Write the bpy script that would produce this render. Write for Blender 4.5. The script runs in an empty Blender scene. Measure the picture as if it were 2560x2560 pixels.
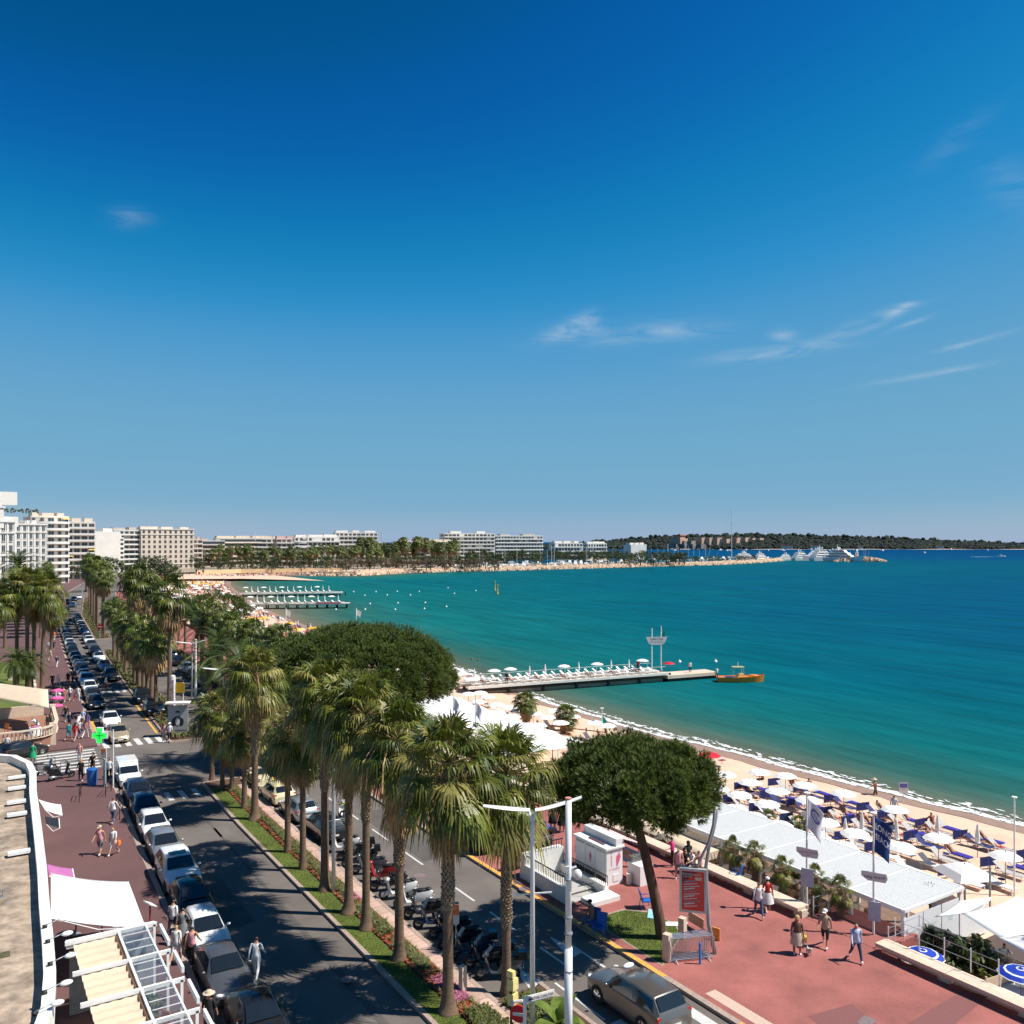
import bpy, math, random
import numpy as np
from mathutils import Vector, Matrix
R = random.Random(11)
SC = bpy.context.scene
COL = SC.collection
rad = math.radians
# ------------------------------------------------------------------ camera, sky, sun, exposure
F, YH, HC, TH = 2150., 1353., 19.5, rad(32.5)
S_, C_ = math.sin(TH), math.cos(TH)
cd = bpy.data.cameras.new('camera'); cam = bpy.data.objects.new('camera', cd); COL.objects.link(cam)
cam.location = (0, 0, HC); cam.rotation_euler = (rad(90), 0, -TH)
cd.sensor_width = 36; cd.sensor_fit = 'HORIZONTAL'; cd.lens = 36 * F / 2560; cd.shift_y = (YH - 1280) / 2560
cd.clip_start = .3; cd.clip_end = 30000
SC.camera = cam
SC.view_settings.view_transform = 'Standard'; SC.view_settings.look = 'None'
SC.view_settings.exposure = 0.4; SC.view_settings.gamma = 1
SUN_EL, SUN_AZ = rad(55), rad(128)          # azimuth clockwise from +Y
w = bpy.data.worlds.new('World'); SC.world = w; w.use_nodes = True
nt = w.node_tree; nt.nodes.clear()
N = nt.nodes.new; LK = nt.links.new
sky = N('ShaderNodeTexSky'); sky.sky_type = 'NISHITA'; sky.sun_disc = False
sky.sun_elevation = SUN_EL; sky.sun_rotation = SUN_AZ
sky.altitude = 2000; sky.air_density = 1.0; sky.dust_density = 0.5; sky.ozone_density = 1.0
k1 = N('ShaderNodeVectorMath'); k1.operation = 'SCALE'; k1.inputs['Scale'].default_value = .1; LK(sky.outputs[0], k1.inputs[0])
cv = N('ShaderNodeRGBCurve'); LK(k1.outputs[0], cv.inputs['Color'])      # film response of the deep blue slide
for ch, pts in enumerate([[(0, 0), (.1, .002), (.14, .013), (.19, .08), (.25, .135), (.36, .17), (.57, .225), (.65, .28), (1, .42)], [(0, 0), (.15, .085), (.231, .235), (.3, .325), (.38, .37), (.49, .4), (.68, .425), (1, .6)], [(0, 0), (.28, .27), (.31, .37), (.397, .52), (.46, .6), (.53, .61), (.65, .6), (.75, .62), (1, .8)]]):
    c = cv.mapping.curves[ch]
    c.points[0].location = pts[0]; c.points[1].location = pts[-1]
    for p in pts[1:-1]: c.points.new(*p)
cv.mapping.update()
hs = N('ShaderNodeVectorMath'); hs.operation = 'SCALE'; hs.inputs['Scale'].default_value = 10; LK(cv.outputs[0], hs.inputs[0])
bgn = N('ShaderNodeBackground'); bgn.inputs['Strength'].default_value = .076
# thin cirrus wisps: ellipses of stretched noise on the sky, placed by bearing and elevation
tc = N('ShaderNodeTexCoord'); sep = N('ShaderNodeSeparateXYZ'); LK(tc.outputs['Generated'], sep.inputs[0])
def mth(op, a, b=None, c=None):
    n = N('ShaderNodeMath'); n.operation = op
    for i, x in enumerate((a, b, c)):
        if x is None: continue
        if isinstance(x, (int, float)): n.inputs[i].default_value = x
        else: LK(x, n.inputs[i])
    return n.outputs[0]
az = mth('ARCTAN2', sep.outputs[0], sep.outputs[1]); el = mth('ARCSINE', sep.outputs[2])
cmb = N('ShaderNodeCombineXYZ'); LK(mth('MULTIPLY', az, 14), cmb.inputs[0]); LK(mth('MULTIPLY', el, 70), cmb.inputs[1])
nz = N('ShaderNodeTexNoise'); nz.inputs['Scale'].default_value = .9; nz.inputs['Detail'].default_value = 5; nz.inputs['Roughness'].default_value = .5; nz.inputs['Distortion'].default_value = 1.2
LK(cmb.outputs[0], nz.inputs['Vector'])
acc = None
def skyang(px, py):
    return TH + math.atan2(px - 1280, F), math.atan2(YH - py, math.hypot(F, px - 1280))
for (px, py, wx, wy, tilt, amp) in [(1430, 818, 60, 20, .3, .8), (1590, 835, 170, 22, .03, .45), (1930, 882, 130, 15, .05, .4), (1958, 838, 30, 12, 0, .3),
        (2170, 806, 90, 14, .3, .5), (2235, 783, 40, 9, .5, .45), (2270, 812, 40, 6, .3, .35), (2420, 858, 70, 6, .18, .35), (2330, 934, 110, 6, .1, .35), (320, 545, 40, 18, .1, .2), (2390, 350, 60, 25, .5, .08), (2540, 470, 60, 50, -.5, .1)]:
    a0, e0 = skyang(px, py); sx, sy = wx / F, wy / F
    da = mth('SUBTRACT', az, a0); de = mth('SUBTRACT', mth('SUBTRACT', el, e0), mth('MULTIPLY', da, tilt))
    q = mth('ADD', mth('POWER', mth('ABSOLUTE', mth('DIVIDE', da, sx)), 2), mth('POWER', mth('ABSOLUTE', mth('DIVIDE', de, sy)), 2))
    g = mth('MULTIPLY', mth('EXPONENT', mth('MULTIPLY', q, -1)), amp)
    acc = g if acc is None else mth('ADD', acc, g)
cl = mth('MULTIPLY', acc, mth('MULTIPLY', mth('MAXIMUM', mth('SUBTRACT', nz.outputs[0], .33), 0), 2.6))
cl = mth('MINIMUM', cl, .8)
mx = N('ShaderNodeMixRGB'); LK(cl, mx.inputs[0]); LK(hs.outputs[0], mx.inputs[1]); mx.inputs[2].default_value = (6.4, 7.2, 8.0, 1)
LK(mx.outputs[0], bgn.inputs[0])
wo = N('ShaderNodeOutputWorld'); LK(bgn.outputs[0], wo.inputs[0])
sd = bpy.data.lights.new('sun', 'SUN'); sd.energy = 5.0; sd.angle = rad(.53); sd.color = (1, .955, .88)
so = bpy.data.objects.new('sun', sd); COL.objects.link(so); so.location = (60, -40, 90)
tosun = Vector((math.sin(SUN_AZ) * math.cos(SUN_EL), math.cos(SUN_AZ) * math.cos(SUN_EL), math.sin(SUN_EL)))
so.rotation_euler = (-tosun).to_track_quat('-Z', 'Y').to_euler()
# ------------------------------------------------------------------ helpers
def P(px, py, z=0.):
    "world XY of the point of the plane at height z that stands at this spot of the survey"
    d = F * (HC - z) / (py - YH); r = (px - 1280) * d / F
    return (d * S_ + r * C_, d * C_ - r * S_)
def D(px, py, d):
    r = (px - 1280) * d / F
    return (d * S_ + r * C_, d * C_ - r * S_, HC - (py - YH) * d / F)
def dep(x, y): return x * S_ + y * C_
def interp(tab, y):
    if y <= tab[0][0]: return tab[0][1]
    for (a, b), (c, d) in zip(tab, tab[1:]):
        if y <= c: return b + (d - b) * (y - a) / (c - a)
    (a, b), (c, d) = tab[-2:]
    return d + (d - b) * (y - c) / (c - a)

MATS = {}
def mat(name, col, rough=.65, metal=0., var=.12, scale=6., col2=None, big=0., bigscale=.25, bump=0., bscale=60., spec=.4, trans=0., rnd=0., emit=0., coat=0., stretch=None, detail=4, transl=0.):
    if name in MATS: return MATS[name]
    m = bpy.data.materials.new(name); m.use_nodes = True; MATS[name] = m
    t = m.node_tree; nn = t.nodes.new; lk = t.links.new
    b = t.nodes['Principled BSDF']
    col = tuple(col)[:3]
    b.inputs['Roughness'].default_value = rough; b.inputs['Metallic'].default_value = metal
    b.inputs['Specular IOR Level'].default_value = spec
    b.inputs['Transmission Weight'].default_value = trans; b.inputs['Coat Weight'].default_value = coat
    tcn = nn('ShaderNodeTexCoord'); vec = tcn.outputs['Object']
    if stretch:
        mp = nn('ShaderNodeMapping'); mp.inputs['Scale'].default_value = stretch; lk(vec, mp.inputs[0]); vec = mp.outputs[0]
    out = None
    if var or col2:
        n = nn('ShaderNodeTexNoise'); n.inputs['Scale'].default_value = scale; n.inputs['Detail'].default_value = detail; n.inputs['Roughness'].default_value = .65
        lk(vec, n.inputs['Vector'])
        cr = nn('ShaderNodeValToRGB'); e = cr.color_ramp.elements
        e[0].position, e[1].position = .33, .67
        c2 = col2 or tuple(min(1, x * (1 + var)) for x in col)
        e[0].color = tuple(x * (1 - var) for x in col) + (1,); e[1].color = tuple(c2) + (1,)
        lk(n.outputs[0], cr.inputs[0]); out = cr.outputs[0]
    if big:
        n2 = nn('ShaderNodeTexNoise'); n2.inputs['Scale'].default_value = bigscale; n2.inputs['Detail'].default_value = 5; n2.inputs['Roughness'].default_value = .6
        lk(vec, n2.inputs['Vector'])
        mr = nn('ShaderNodeMapRange'); mr.inputs[1].default_value = .3; mr.inputs[2].default_value = .7; mr.inputs[3].default_value = 1 - big; mr.inputs[4].default_value = 1 + big
        lk(n2.outputs[0], mr.inputs[0])
        mm = nn('ShaderNodeVectorMath'); mm.operation = 'SCALE'; lk(mr.outputs[0], mm.inputs['Scale'])
        if out: lk(out, mm.inputs[0])
        else: mm.inputs[0].default_value = col
        out = mm.outputs[0]
    if rnd:
        oi = nn('ShaderNodeObjectInfo'); mr = nn('ShaderNodeMapRange'); mr.inputs[3].default_value = 1 - rnd; mr.inputs[4].default_value = 1 + rnd
        lk(oi.outputs['Random'], mr.inputs[0]); mm = nn('ShaderNodeVectorMath'); mm.operation = 'SCALE'; lk(mr.outputs[0], mm.inputs['Scale'])
        if out: lk(out, mm.inputs[0])
        else: mm.inputs[0].default_value = col
        out = mm.outputs[0]
    if out: lk(out, b.inputs['Base Color'])
    else: b.inputs['Base Color'].default_value = col + (1,)
    if bump:
        n3 = nn('ShaderNodeTexNoise'); n3.inputs['Scale'].default_value = bscale; n3.inputs['Detail'].default_value = 4; lk(vec, n3.inputs['Vector'])
        bp = nn('ShaderNodeBump'); bp.inputs['Strength'].default_value = bump; bp.inputs['Distance'].default_value = .03
        lk(n3.outputs[0], bp.inputs['Height']); lk(bp.outputs[0], b.inputs['Normal'])
    if emit:
        b.inputs['Emission Color'].default_value = col + (1,); b.inputs['Emission Strength'].default_value = emit
    if transl:
        tr = nn('ShaderNodeBsdfTranslucent'); mxs = nn('ShaderNodeMixShader'); mxs.inputs[0].default_value = transl
        if out: lk(out, tr.inputs[0])
        else: tr.inputs[0].default_value = col + (1,)
        o = t.nodes['Material Output']; lk(b.outputs[0], mxs.inputs[1]); lk(tr.outputs[0], mxs.inputs[2]); lk(mxs.outputs[0], o.inputs[0])
    return m

class MB:
    def __init__(s): s.v = []; s.f = []; s.m = []; s.cur = 0
    def add(s, vs, fs):
        o = len(s.v); s.v.extend(tuple(map(float, x)) for x in vs); s.f.extend(tuple(i + o for i in f) for f in fs); s.m.extend([s.cur] * len(fs)); return s
    def box(s, c, d, rz=0., top=1., ry=0.):
        x, y, z = d[0] / 2, d[1] / 2, d[2] / 2; cs, sn = math.cos(rz), math.sin(rz); ca, sa = math.cos(ry), math.sin(ry); vs = []
        for k in (-1, 1):
            for i, j in ((-1, -1), (1, -1), (1, 1), (-1, 1)):
                q = top if k > 0 else 1; a, b, e = i * x * q, j * y * q, k * z
                a, e = a * ca + e * sa, -a * sa + e * ca
                vs.append((c[0] + a * cs - b * sn, c[1] + a * sn + b * cs, c[2] + e))
        return s.add(vs, [(0, 3, 2, 1), (4, 5, 6, 7), (0, 1, 5, 4), (1, 2, 6, 5), (2, 3, 7, 6), (3, 0, 4, 7)])
    def beam(s, a, b, w, h=None):
        a, b = Vector(a), Vector(b); d = (b - a).normalized(); u = Vector((0, 0, 1)).cross(d)
        u = Vector((1, 0, 0)) if u.length < 1e-3 else u.normalized(); v = d.cross(u); h = h or w; vs = []
        for p in (a, b):
            for i, j in ((-1, -1), (1, -1), (1, 1), (-1, 1)): vs.append(p + u * i * w / 2 + v * j * h / 2)
        return s.add(vs, [(0, 3, 2, 1), (4, 5, 6, 7), (0, 1, 5, 4), (1, 2, 6, 5), (2, 3, 7, 6), (3, 0, 4, 7)])
    def tube(s, pts, r, n=8, cap=True):
        pts = [Vector(p) for p in pts]; k = len(pts); rs = r if isinstance(r, (list, tuple)) else [r] * k; vs = []; fs = []; ref = None
        for i, p in enumerate(pts):
            d = (pts[min(i + 1, k - 1)] - pts[max(i - 1, 0)]).normalized()
            if ref is None: ref = Vector((0, 0, 1)) if abs(d.z) < .9 else Vector((1, 0, 0))
            u = ref.cross(d).normalized(); v = d.cross(u); ref = d.cross(u).cross(d) if False else v
            ref = v
            for j in range(n):
                t = 2 * math.pi * j / n; vs.append(p + (u * math.cos(t) + v * math.sin(t)) * rs[i])
            if i: fs += [((i - 1) * n + j, (i - 1) * n + (j + 1) % n, i * n + (j + 1) % n, i * n + j) for j in range(n)]
        if cap: fs += [tuple(range(n - 1, -1, -1)), tuple(range((k - 1) * n, k * n))]
        return s.add(vs, fs)
    def lathe(s, prof, n=12, at=(0, 0, 0), cap=True, sq=1.):
        vs = []; fs = []
        for i, (r, z) in enumerate(prof):
            for j in range(n):
                t = 2 * math.pi * j / n; vs.append((at[0] + r * math.cos(t), at[1] + r * math.sin(t) * sq, at[2] + z))
            if i: fs += [((i - 1) * n + j, (i - 1) * n + (j + 1) % n, i * n + (j + 1) % n, i * n + j) for j in range(n)]
        if cap: fs += [tuple(range(n - 1, -1, -1)), tuple(range((len(prof) - 1) * n, len(prof) * n))]
        return s.add(vs, fs)
    def prism(s, poly, z0, z1):
        n = len(poly); vs = [(x, y, z0) for x, y in poly] + [(x, y, z1) for x, y in poly]
        return s.add(vs, [tuple(range(n - 1, -1, -1)), tuple(range(n, 2 * n))] + [(i, (i + 1) % n, n + (i + 1) % n, n + i) for i in range(n)])
    def sprism(s, poly, y0, y1):
        n = len(poly); vs = [(x, y0, z) for x, z in poly] + [(x, y1, z) for x, z in poly]
        return s.add(vs, [tuple(range(n)), tuple(range(2 * n - 1, n - 1, -1))] + [((i + 1) % n, i, n + i, n + (i + 1) % n) for i in range(n)])
    def poly(s, pts): return s.add(pts, [tuple(range(len(pts)))])
    def grid(s, rows):
        n = len(rows[0]); return s.add([p for r in rows for p in r], [(i * n + j, i * n + j + 1, (i + 1) * n + j + 1, (i + 1) * n + j) for i in range(len(rows) - 1) for j in range(n - 1)])
    def ell(s, c, r, n=10, k=6):
        prof = [(math.sin(math.pi * i / k), -math.cos(math.pi * i / k)) for i in range(k + 1)]; prof[0] = (.02, -1); prof[-1] = (.02, 1); vs = []; fs = []
        for i, (a, z) in enumerate(prof):
            for j in range(n):
                t = 2 * math.pi * j / n; vs.append((c[0] + a * math.cos(t) * r[0], c[1] + a * math.sin(t) * r[1], c[2] + z * r[2]))
            if i: fs += [((i - 1) * n + j, (i - 1) * n + (j + 1) % n, i * n + (j + 1) % n, i * n + j) for j in range(n)]
        return s.add(vs, fs)
    def join(s, o, M=None):
        b = len(s.v); s.v.extend([tuple(M @ Vector(p)) for p in o.v] if M is not None else o.v)
        s.f.extend(tuple(i + b for i in f) for f in o.f); s.m.extend(o.m); return s
    def mesh(s, name, mats, smooth=False):
        me = bpy.data.meshes.new(name); me.from_pydata(s.v, [], s.f)
        for m in (mats if isinstance(mats, (list, tuple)) else [mats]): me.materials.append(m)
        if any(s.m): me.polygons.foreach_set('material_index', s.m)
        if smooth:
            me.polygons.foreach_set('use_smooth', [True] * len(s.f))
            if smooth is not True: me.set_sharp_from_angle(angle=rad(smooth))
        me.update(); return me
    def obj(s, name, mats, parent=None, smooth=False, loc=(0, 0, 0), rz=0, kind=None):
        return put(name, s.mesh(name, mats, smooth), parent, loc, rz, kind=kind)
def put(name, me, parent=None, loc=(0, 0, 0), rz=0., sc=1., ov=None, kind=None, rot=None):
    o = bpy.data.objects.new(name, me); COL.objects.link(o); o.parent = parent; o.location = loc
    o.rotation_euler = rot if rot else (0, 0, rz); o.scale = sc if isinstance(sc, tuple) else (sc, sc, sc)
    if kind: o['kind'] = kind
    if ov:
        for i, sl in enumerate(o.material_slots):
            n = sl.material.name
            if n in ov: sl.link = 'OBJECT'; sl.material = ov[n]
    return o
def tag(o, label, cat, group=None):
    o['label'] = label; o['category'] = cat
    if group: o['group'] = group
    return o
def thing(name, label, cat, loc=(0, 0, 0), rz=0., group=None, sc=1.):
    o = bpy.data.objects.new(name, None); COL.objects.link(o); o.empty_display_size = .2
    o.location = loc; o.rotation_euler = (0, 0, rz); o.scale = sc if isinstance(sc, tuple) else (sc, sc, sc)
    return tag(o, label, cat, group)
def inst(kit, name, label, cat, loc, rz=0., group=None, sc=1., ov=None):
    "a thing built from a kit: list of (part name, mesh, location, rotation, [sub-parts]) that shares its mesh data"
    t = thing(name, label, cat, loc, rz, group, sc)
    def rec(k, par):
        for it in k:
            o = put(it[0], it[1], par, it[2] if len(it) > 2 else (0, 0, 0), ov=ov, rot=it[3] if len(it) > 3 else None)
            if len(it) > 4: rec(it[4], o)
    rec(kit, t); return t
ORD = 'first second third fourth fifth sixth seventh eighth ninth tenth eleventh twelfth thirteenth fourteenth fifteenth sixteenth seventeenth eighteenth nineteenth twentieth'.split()
def nth(i):
    if i < 20: return ORD[i]
    if i >= 99: return 'hundred and ' + nth(i - 100) if i > 99 else 'hundredth'
    tens = ['twenty', 'thirty', 'forty', 'fifty', 'sixty', 'seventy', 'eighty', 'ninety']; q, r = divmod(i + 1, 10)
    return (tens[q - 2] + '-' + ORD[r - 1]) if r else tens[q - 2][:-1] + 'ieth'
# ------------------------------------------------------------------ materials shared by many things
asphalt = mat('asphalt', (.14, .118, .104), .85, var=.22, scale=30, big=.22, bigscale=.3, bump=.25, bscale=90)
pave_l = mat('plum_asphalt', (.13, .066, .064), .85, var=.2, scale=22, big=.14, bigscale=.2, bump=.2, bscale=80)
pave_r = mat('red_asphalt', (.315, .105, .088), .85, var=.18, scale=25, big=.24, bigscale=.4, bump=.2, bscale=80)
stonek = mat('kerb_stone', (.36, .27, .22), .8, var=.2, scale=8, big=.12, bigscale=.6, bump=.2)
paint_w = mat('road_white', (.62, .6, .57), .7, var=.3, scale=9, col2=(.72, .7, .67))
paint_o = mat('road_orange', (.75, .36, .06), .7, var=.3, scale=8)
cream = mat('cream_stone', (.62, .5, .38), .75, var=.12, scale=5, big=.08, bigscale=.5, bump=.1)
white = mat('white_paint', (.8, .79, .77), .5, var=.04, scale=4)
offw = mat('off_white', (.72, .69, .63), .7, var=.08, scale=3)
canvas = mat('white_canvas', (.8, .79, .77), .8, var=.04, scale=2, bump=.1, bscale=12)
creamc = mat('cream_canvas', (.62, .49, .35), .8, var=.06, scale=2, bump=.1, bscale=14)
black = mat('black_plastic', (.018, .018, .02), .5, var=.2)
rubber = mat('rubber', (.02, .02, .02), .8, var=.2)
steel = mat('galvanised_steel', (.5, .52, .54), .38, .8, var=.12, scale=8)
gpole = mat('grey_pole_paint', (.33, .35, .37), .4, .3, var=.08)
chrome = mat('chrome', (.75, .75, .77), .15, 1, var=0)
glass_c = mat('car_glass', (.012, .016, .02), .06, var=0, spec=.9)
glass_b = mat('window_glass', (.05, .065, .08), .08, var=.25, scale=.6, spec=.8)
redl = mat('red_lens', (.5, .02, .015), .25, var=0)
lampl = mat('clear_lens', (.7, .72, .74), .15, var=0, spec=.8)
wood = mat('brown_wood', (.23, .11, .05), .6, var=.3, scale=8, stretch=(1, 1, 8))
sand = mat('sand', (.68, .46, .33), .95, var=.12, scale=7, big=.1, bigscale=.3, bump=.5, bscale=6)
wets = mat('wet_sand', (.32, .2, .14), .5, var=.12, scale=1.5)
rock = mat('breakwater_rock', (.55, .4, .28), .9, var=.35, scale=.6, rnd=.2)
soil = mat('bed_soil', (.10, .055, .035), .95, var=.35, scale=9)
lawn = mat('lawn', (.085, .135, .018), .9, var=.35, scale=14, col2=(.16, .19, .035), big=.2, bigscale=.7, bump=.5, bscale=60)
terra = mat('terracotta', (.42, .14, .07), .8, var=.2)
navy = mat('navy_cloth', (.012, .025, .14), .75, var=.15, scale=4)
conc = mat('roof_concrete', (.34, .26, .19), .9, var=.35, scale=1.6, big=.3, bigscale=.4, bump=.3, bscale=25, detail=8)
# ------------------------------------------------------------------ plan of the place
LKT = [(-40, 8.2), (30, 8.3), (41, 8.7), (49, 9.2), (61, 9.6), (72, 10.1), (91, 11), (106, 11.6), (119, 12.4), (164, 14.6), (199, 16.6), (268, 20.8), (350, 30), (450, 48), (560, 80)]
MLT = [(-40, 15.9), (60, 15.8), (70, 16), (95, 17), (125, 18.3), (154, 19.8), (189, 21.8), (250, 25.8), (350, 37), (450, 56), (560, 88)]
lk = lambda y: interp(LKT, y)
ml = lambda y: interp(MLT, y)
mr_ = lambda y: ml(y) + 3.15
okb = lambda y: ml(y) + 10.3
wl = lambda y: ml(y) + 20.55
SHORE = [(84, -140), (78, -60), (72, 0), (69.2, 35), (67.9, 42), (67.4, 50), (67.5, 57), (67.4, 63), (66.4, 70), (66, 78), (66.5, 88), (67.2, 100), (69.9, 122), (72, 136), (73.2, 154), (73.5, 182), (74.5, 214), (77.5, 243), (85.5, 302), (94, 350), (112, 440),
         (130, 505), (145, 528), (163, 538), (186, 531), (211, 515), (256, 540), (336, 544), (440, 556), (594, 572), (690, 606), (768, 648), (785, 668), (770, 684), (700, 660), (590, 640), (430, 640), (360, 690), (420, 840), (640, 1150), (900, 1400), (300, 1900), (-2500, 2600)]
SEA = -2.5
def strip(name, fl, fr, y0, y1, z, m, base=None, step=3., kind='structure', par=None):
    mb = MB(); n = max(1, int((y1 - y0) / step)); ys = [y0 + (y1 - y0) * i / n for i in range(n + 1)]
    mb.grid([[(fl(y), y, z), (fr(y), y, z)] for y in ys])
    if base is not None:
        mb.grid([[(fl(y), y, base), (fl(y), y, z)] for y in ys]); mb.grid([[(fr(y), y, z), (fr(y), y, base)] for y in ys])
        for y in (y0, y1): mb.poly([(fl(y), y, base), (fr(y), y, base), (fr(y), y, z), (fl(y), y, z)])
    return mb.obj(name, m, par, kind=kind)
# land sheet under everything (inland of the promenade wall and on to the hills)
mb = MB(); ys = [-160 + i * 20 for i in range(37)]
mb.grid([[(-3000, y, -.06), (-60, y, -.06), (lk(y) - 12, y, -.06), (wl(y) - 1.2, y, -.06)] for y in ys])
mb.poly([(-3000, 560, -.06), (wl(560) - 1.2, 560, -.06), (150, 575, -.06), (190, 568, -.06), (430, 600, -.06), (340, 700, -.06), (400, 860, -.06), (620, 1180, -.06), (800, 1420, -.06), (300, 1800, -.06), (-3000, 2500, -.06)])
mb.obj('ground', mat('dry_ground', (.3, .24, .18), .95, var=.25, scale=.3, big=.2, bigscale=.02), kind='structure')
strip('road', lambda y: lk(y) - 26 if 82.5 < y < 88.5 else lk(y) - .4, lambda y: okb(y) + .4, -40, 520, 0, asphalt, step=1.25)
strip('side_street', lambda y: -40, lambda y: lk(y) - .3, 81, 90, .004, asphalt)
# left footway (two blocks either side of the side street), kerbs
def footway(y0, y1):
    strip('pavement', lambda y: lk(y) - 12, lambda y: lk(y) - .28, y0, y1, .14, pave_l, -.05)
    strip('kerb', lambda y: lk(y) - .28, lk, y0, y1, .15, stonek, -.05)
footway(-40, 81); footway(90, 520)
# promenade on the sea side
strip('pavement', lambda y: okb(y) + .3, lambda y: wl(y) + .1, -40, 520, .14, pave_r, -2.4)
strip('kerb', okb, lambda y: okb(y) + .3, -40, 520, .15, stonek, -.05)
strip('kerb_paint', lambda y: okb(y) + .02, lambda y: okb(y) + .26, 28.6, 47, .154, paint_o)
strip('kerb_paint', lambda y: okb(y) + .02, lambda y: okb(y) + .26, 8, 24.2, .154, paint_o)
# medians
MED = [(-40, 71.5), (88, 166), (188, 330)]
for (y0, y1) in MED:
    strip('median', lambda y: ml(y) + .22, lambda y: mr_(y) - .2, y0, y1, .13, soil, -.05)
    strip('kerb', ml, lambda y: ml(y) + .22, y0 - .2, y1 + .2, .15, stonek, -.05)
    strip('kerb', lambda y: mr_(y) - .2, mr_, y0 - .2, y1 + .2, .15, stonek, -.05)
    strip('kerb', ml, mr_, y1, y1 + .25, .146, stonek, -.05); strip('kerb', ml, mr_, y0 - .25, y0, .146, stonek, -.05)
# stone path along the scooter side of the near bed, in slabs
pth = bpy.data.objects.new('path', None); COL.objects.link(pth); pth['kind'] = 'structure'
sl = [MB().box((0, 0, 0), (.62, a, .06)).mesh('paving_slab', mat('pink_slab', (.5, .34, .27), .8, var=.15, scale=4, rnd=.15, bump=.15)) for a in (1.15, .9, .7)]
y = 28.
while y < 69:
    k = R.randrange(3); a = (1.15, .9, .7)[k]; put('paving_slab', sl[k], pth, (mr_(y) - .54, y + a / 2, .13 + R.uniform(0, .008))); y += a + .025
# painted lines
mk = lambda *a: strip('road_marking', *a)
def line(x0, y0, x1, y1, wd, m=paint_w, z=.006):
    mb = MB(); d = Vector((x1 - x0, y1 - y0)).normalized(); u = Vector((-d.y, d.x)) * wd / 2
    mb.poly([(x0 - u.x, y0 - u.y, z), (x1 - u.x, y1 - u.y, z), (x1 + u.x, y1 + u.y, z), (x0 + u.x, y0 + u.y, z)])
    return mb.obj('road_marking', m, kind='structure')
for y in [31.5, 36.2, 40.4, 46.6, 51.6, 56.6, 61.6, 66.6, 93, 99, 105, 111, 117]: line(ml(y) + 7.5, y, ml(y + 2.4) + 7.5, y + 2.6, .13)
for y in (26.5, 30.9): line(ml(y) + 8.9, y, ml(y) + 8.9, y + 2.7, .13)
line(22, 27.5, 22, 31, .12)
for (x, y) in ((21.3, 32.2), (24.4, 33.5)):
    mb = MB(); mb.poly([(x - .55, y - 1.1, .007), (x + .3, y - .9, .007), (x - .05, y + 1.3, .007)]); mb.obj('road_marking', paint_w, kind='structure')
def zebra(x0, y0, x1, y1, n, wd, ln, ang=0.):
    for i in range(n):
        t = i / (n - 1); x, y = x0 + (x1 - x0) * t, y0 + (y1 - y0) * t
        dx, dy = math.sin(ang) * ln / 2, math.cos(ang) * ln / 2; line(x - dx, y - dy, x + dx, y + dy, wd)
a = P(1600, 2500); zebra(a[0] - 1.9, 25.6, 25.4, 25.2, 4, .55, 3.2, .0)
zebra(11.4, 90.3, 16.2, 90, 6, .5, 3, 0)
zebra(13.2, 69.5, 15.2, 69.5, 3, .4, 2.4, 0)
zebra(13.4, 122, 17.6, 122, 6, .45, 2.6, 0)
zebra(7.6, 82., 7.9, 89., 7, .5, 4.8, math.pi / 2)
strip('road_marking', lambda y: 26.75, lambda y: 27.35, 22.4, 26.6, .147, mat('tactile_strip', (.56, .4, .32), .8, var=.15, scale=20, bump=.4, bscale=50))
strip('road_marking', lambda y: lk(y) + .06, lambda y: lk(y) + .3, 93, 106, .005, paint_o); strip('road_marking', lambda y: ml(y) - .5, lambda y: ml(y) - .3, 93, 113, .005, paint_o)
for y in [float(v) for v in range(92, 180, 6)]: line(lk(y) + 2.1, y, lk(y + 5.6) + 2.1, y + 5.6, .1)
for (x0, x1, y0, y1, k) in ((10.9, 12.6, 44, 51, 0), (12.2, 15.2, 58, 60.2, 1), (13.4, 14.6, 66, 75, 0), (20.9, 22.6, 37, 43, 1), (23.6, 25.6, 47, 58, 0), (11.6, 13.4, 93, 104, 1), (12, 20, 79, 80.6, 0), (21, 24.8, 62, 63.4, 1), (11.5, 12.1, 28, 43, 1), (14.1, 14.5, 30, 62, 0)):
    mb = MB(); mb.poly([(x0, y0, .003), (x1, y0 + .2, .003), (x1 - .1, y1, .003), (x0 + .15, y1 - .2, .003)]); mb.obj('road_patch', mat('asphalt_dark', (.098, .086, .078), .85, var=.22, scale=30, big=.15, bigscale=.5) if k == 0 else mat('asphalt_pale', (.148, .128, .115), .85, var=.22, scale=30, big=.15, bigscale=.5), kind='structure')
for (x, y) in ((13.2, 53.5), (12.4, 68.5), (14.2, 84), (22.4, 45.2), (24.6, 39.4), (13.5, 100)): MB().lathe([(.36, 0), (.36, .008)], 14).obj('manhole_cover', mat('iron_grey', (.2, .15, .15)), loc=(x, y, .001), kind='structure')
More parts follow.
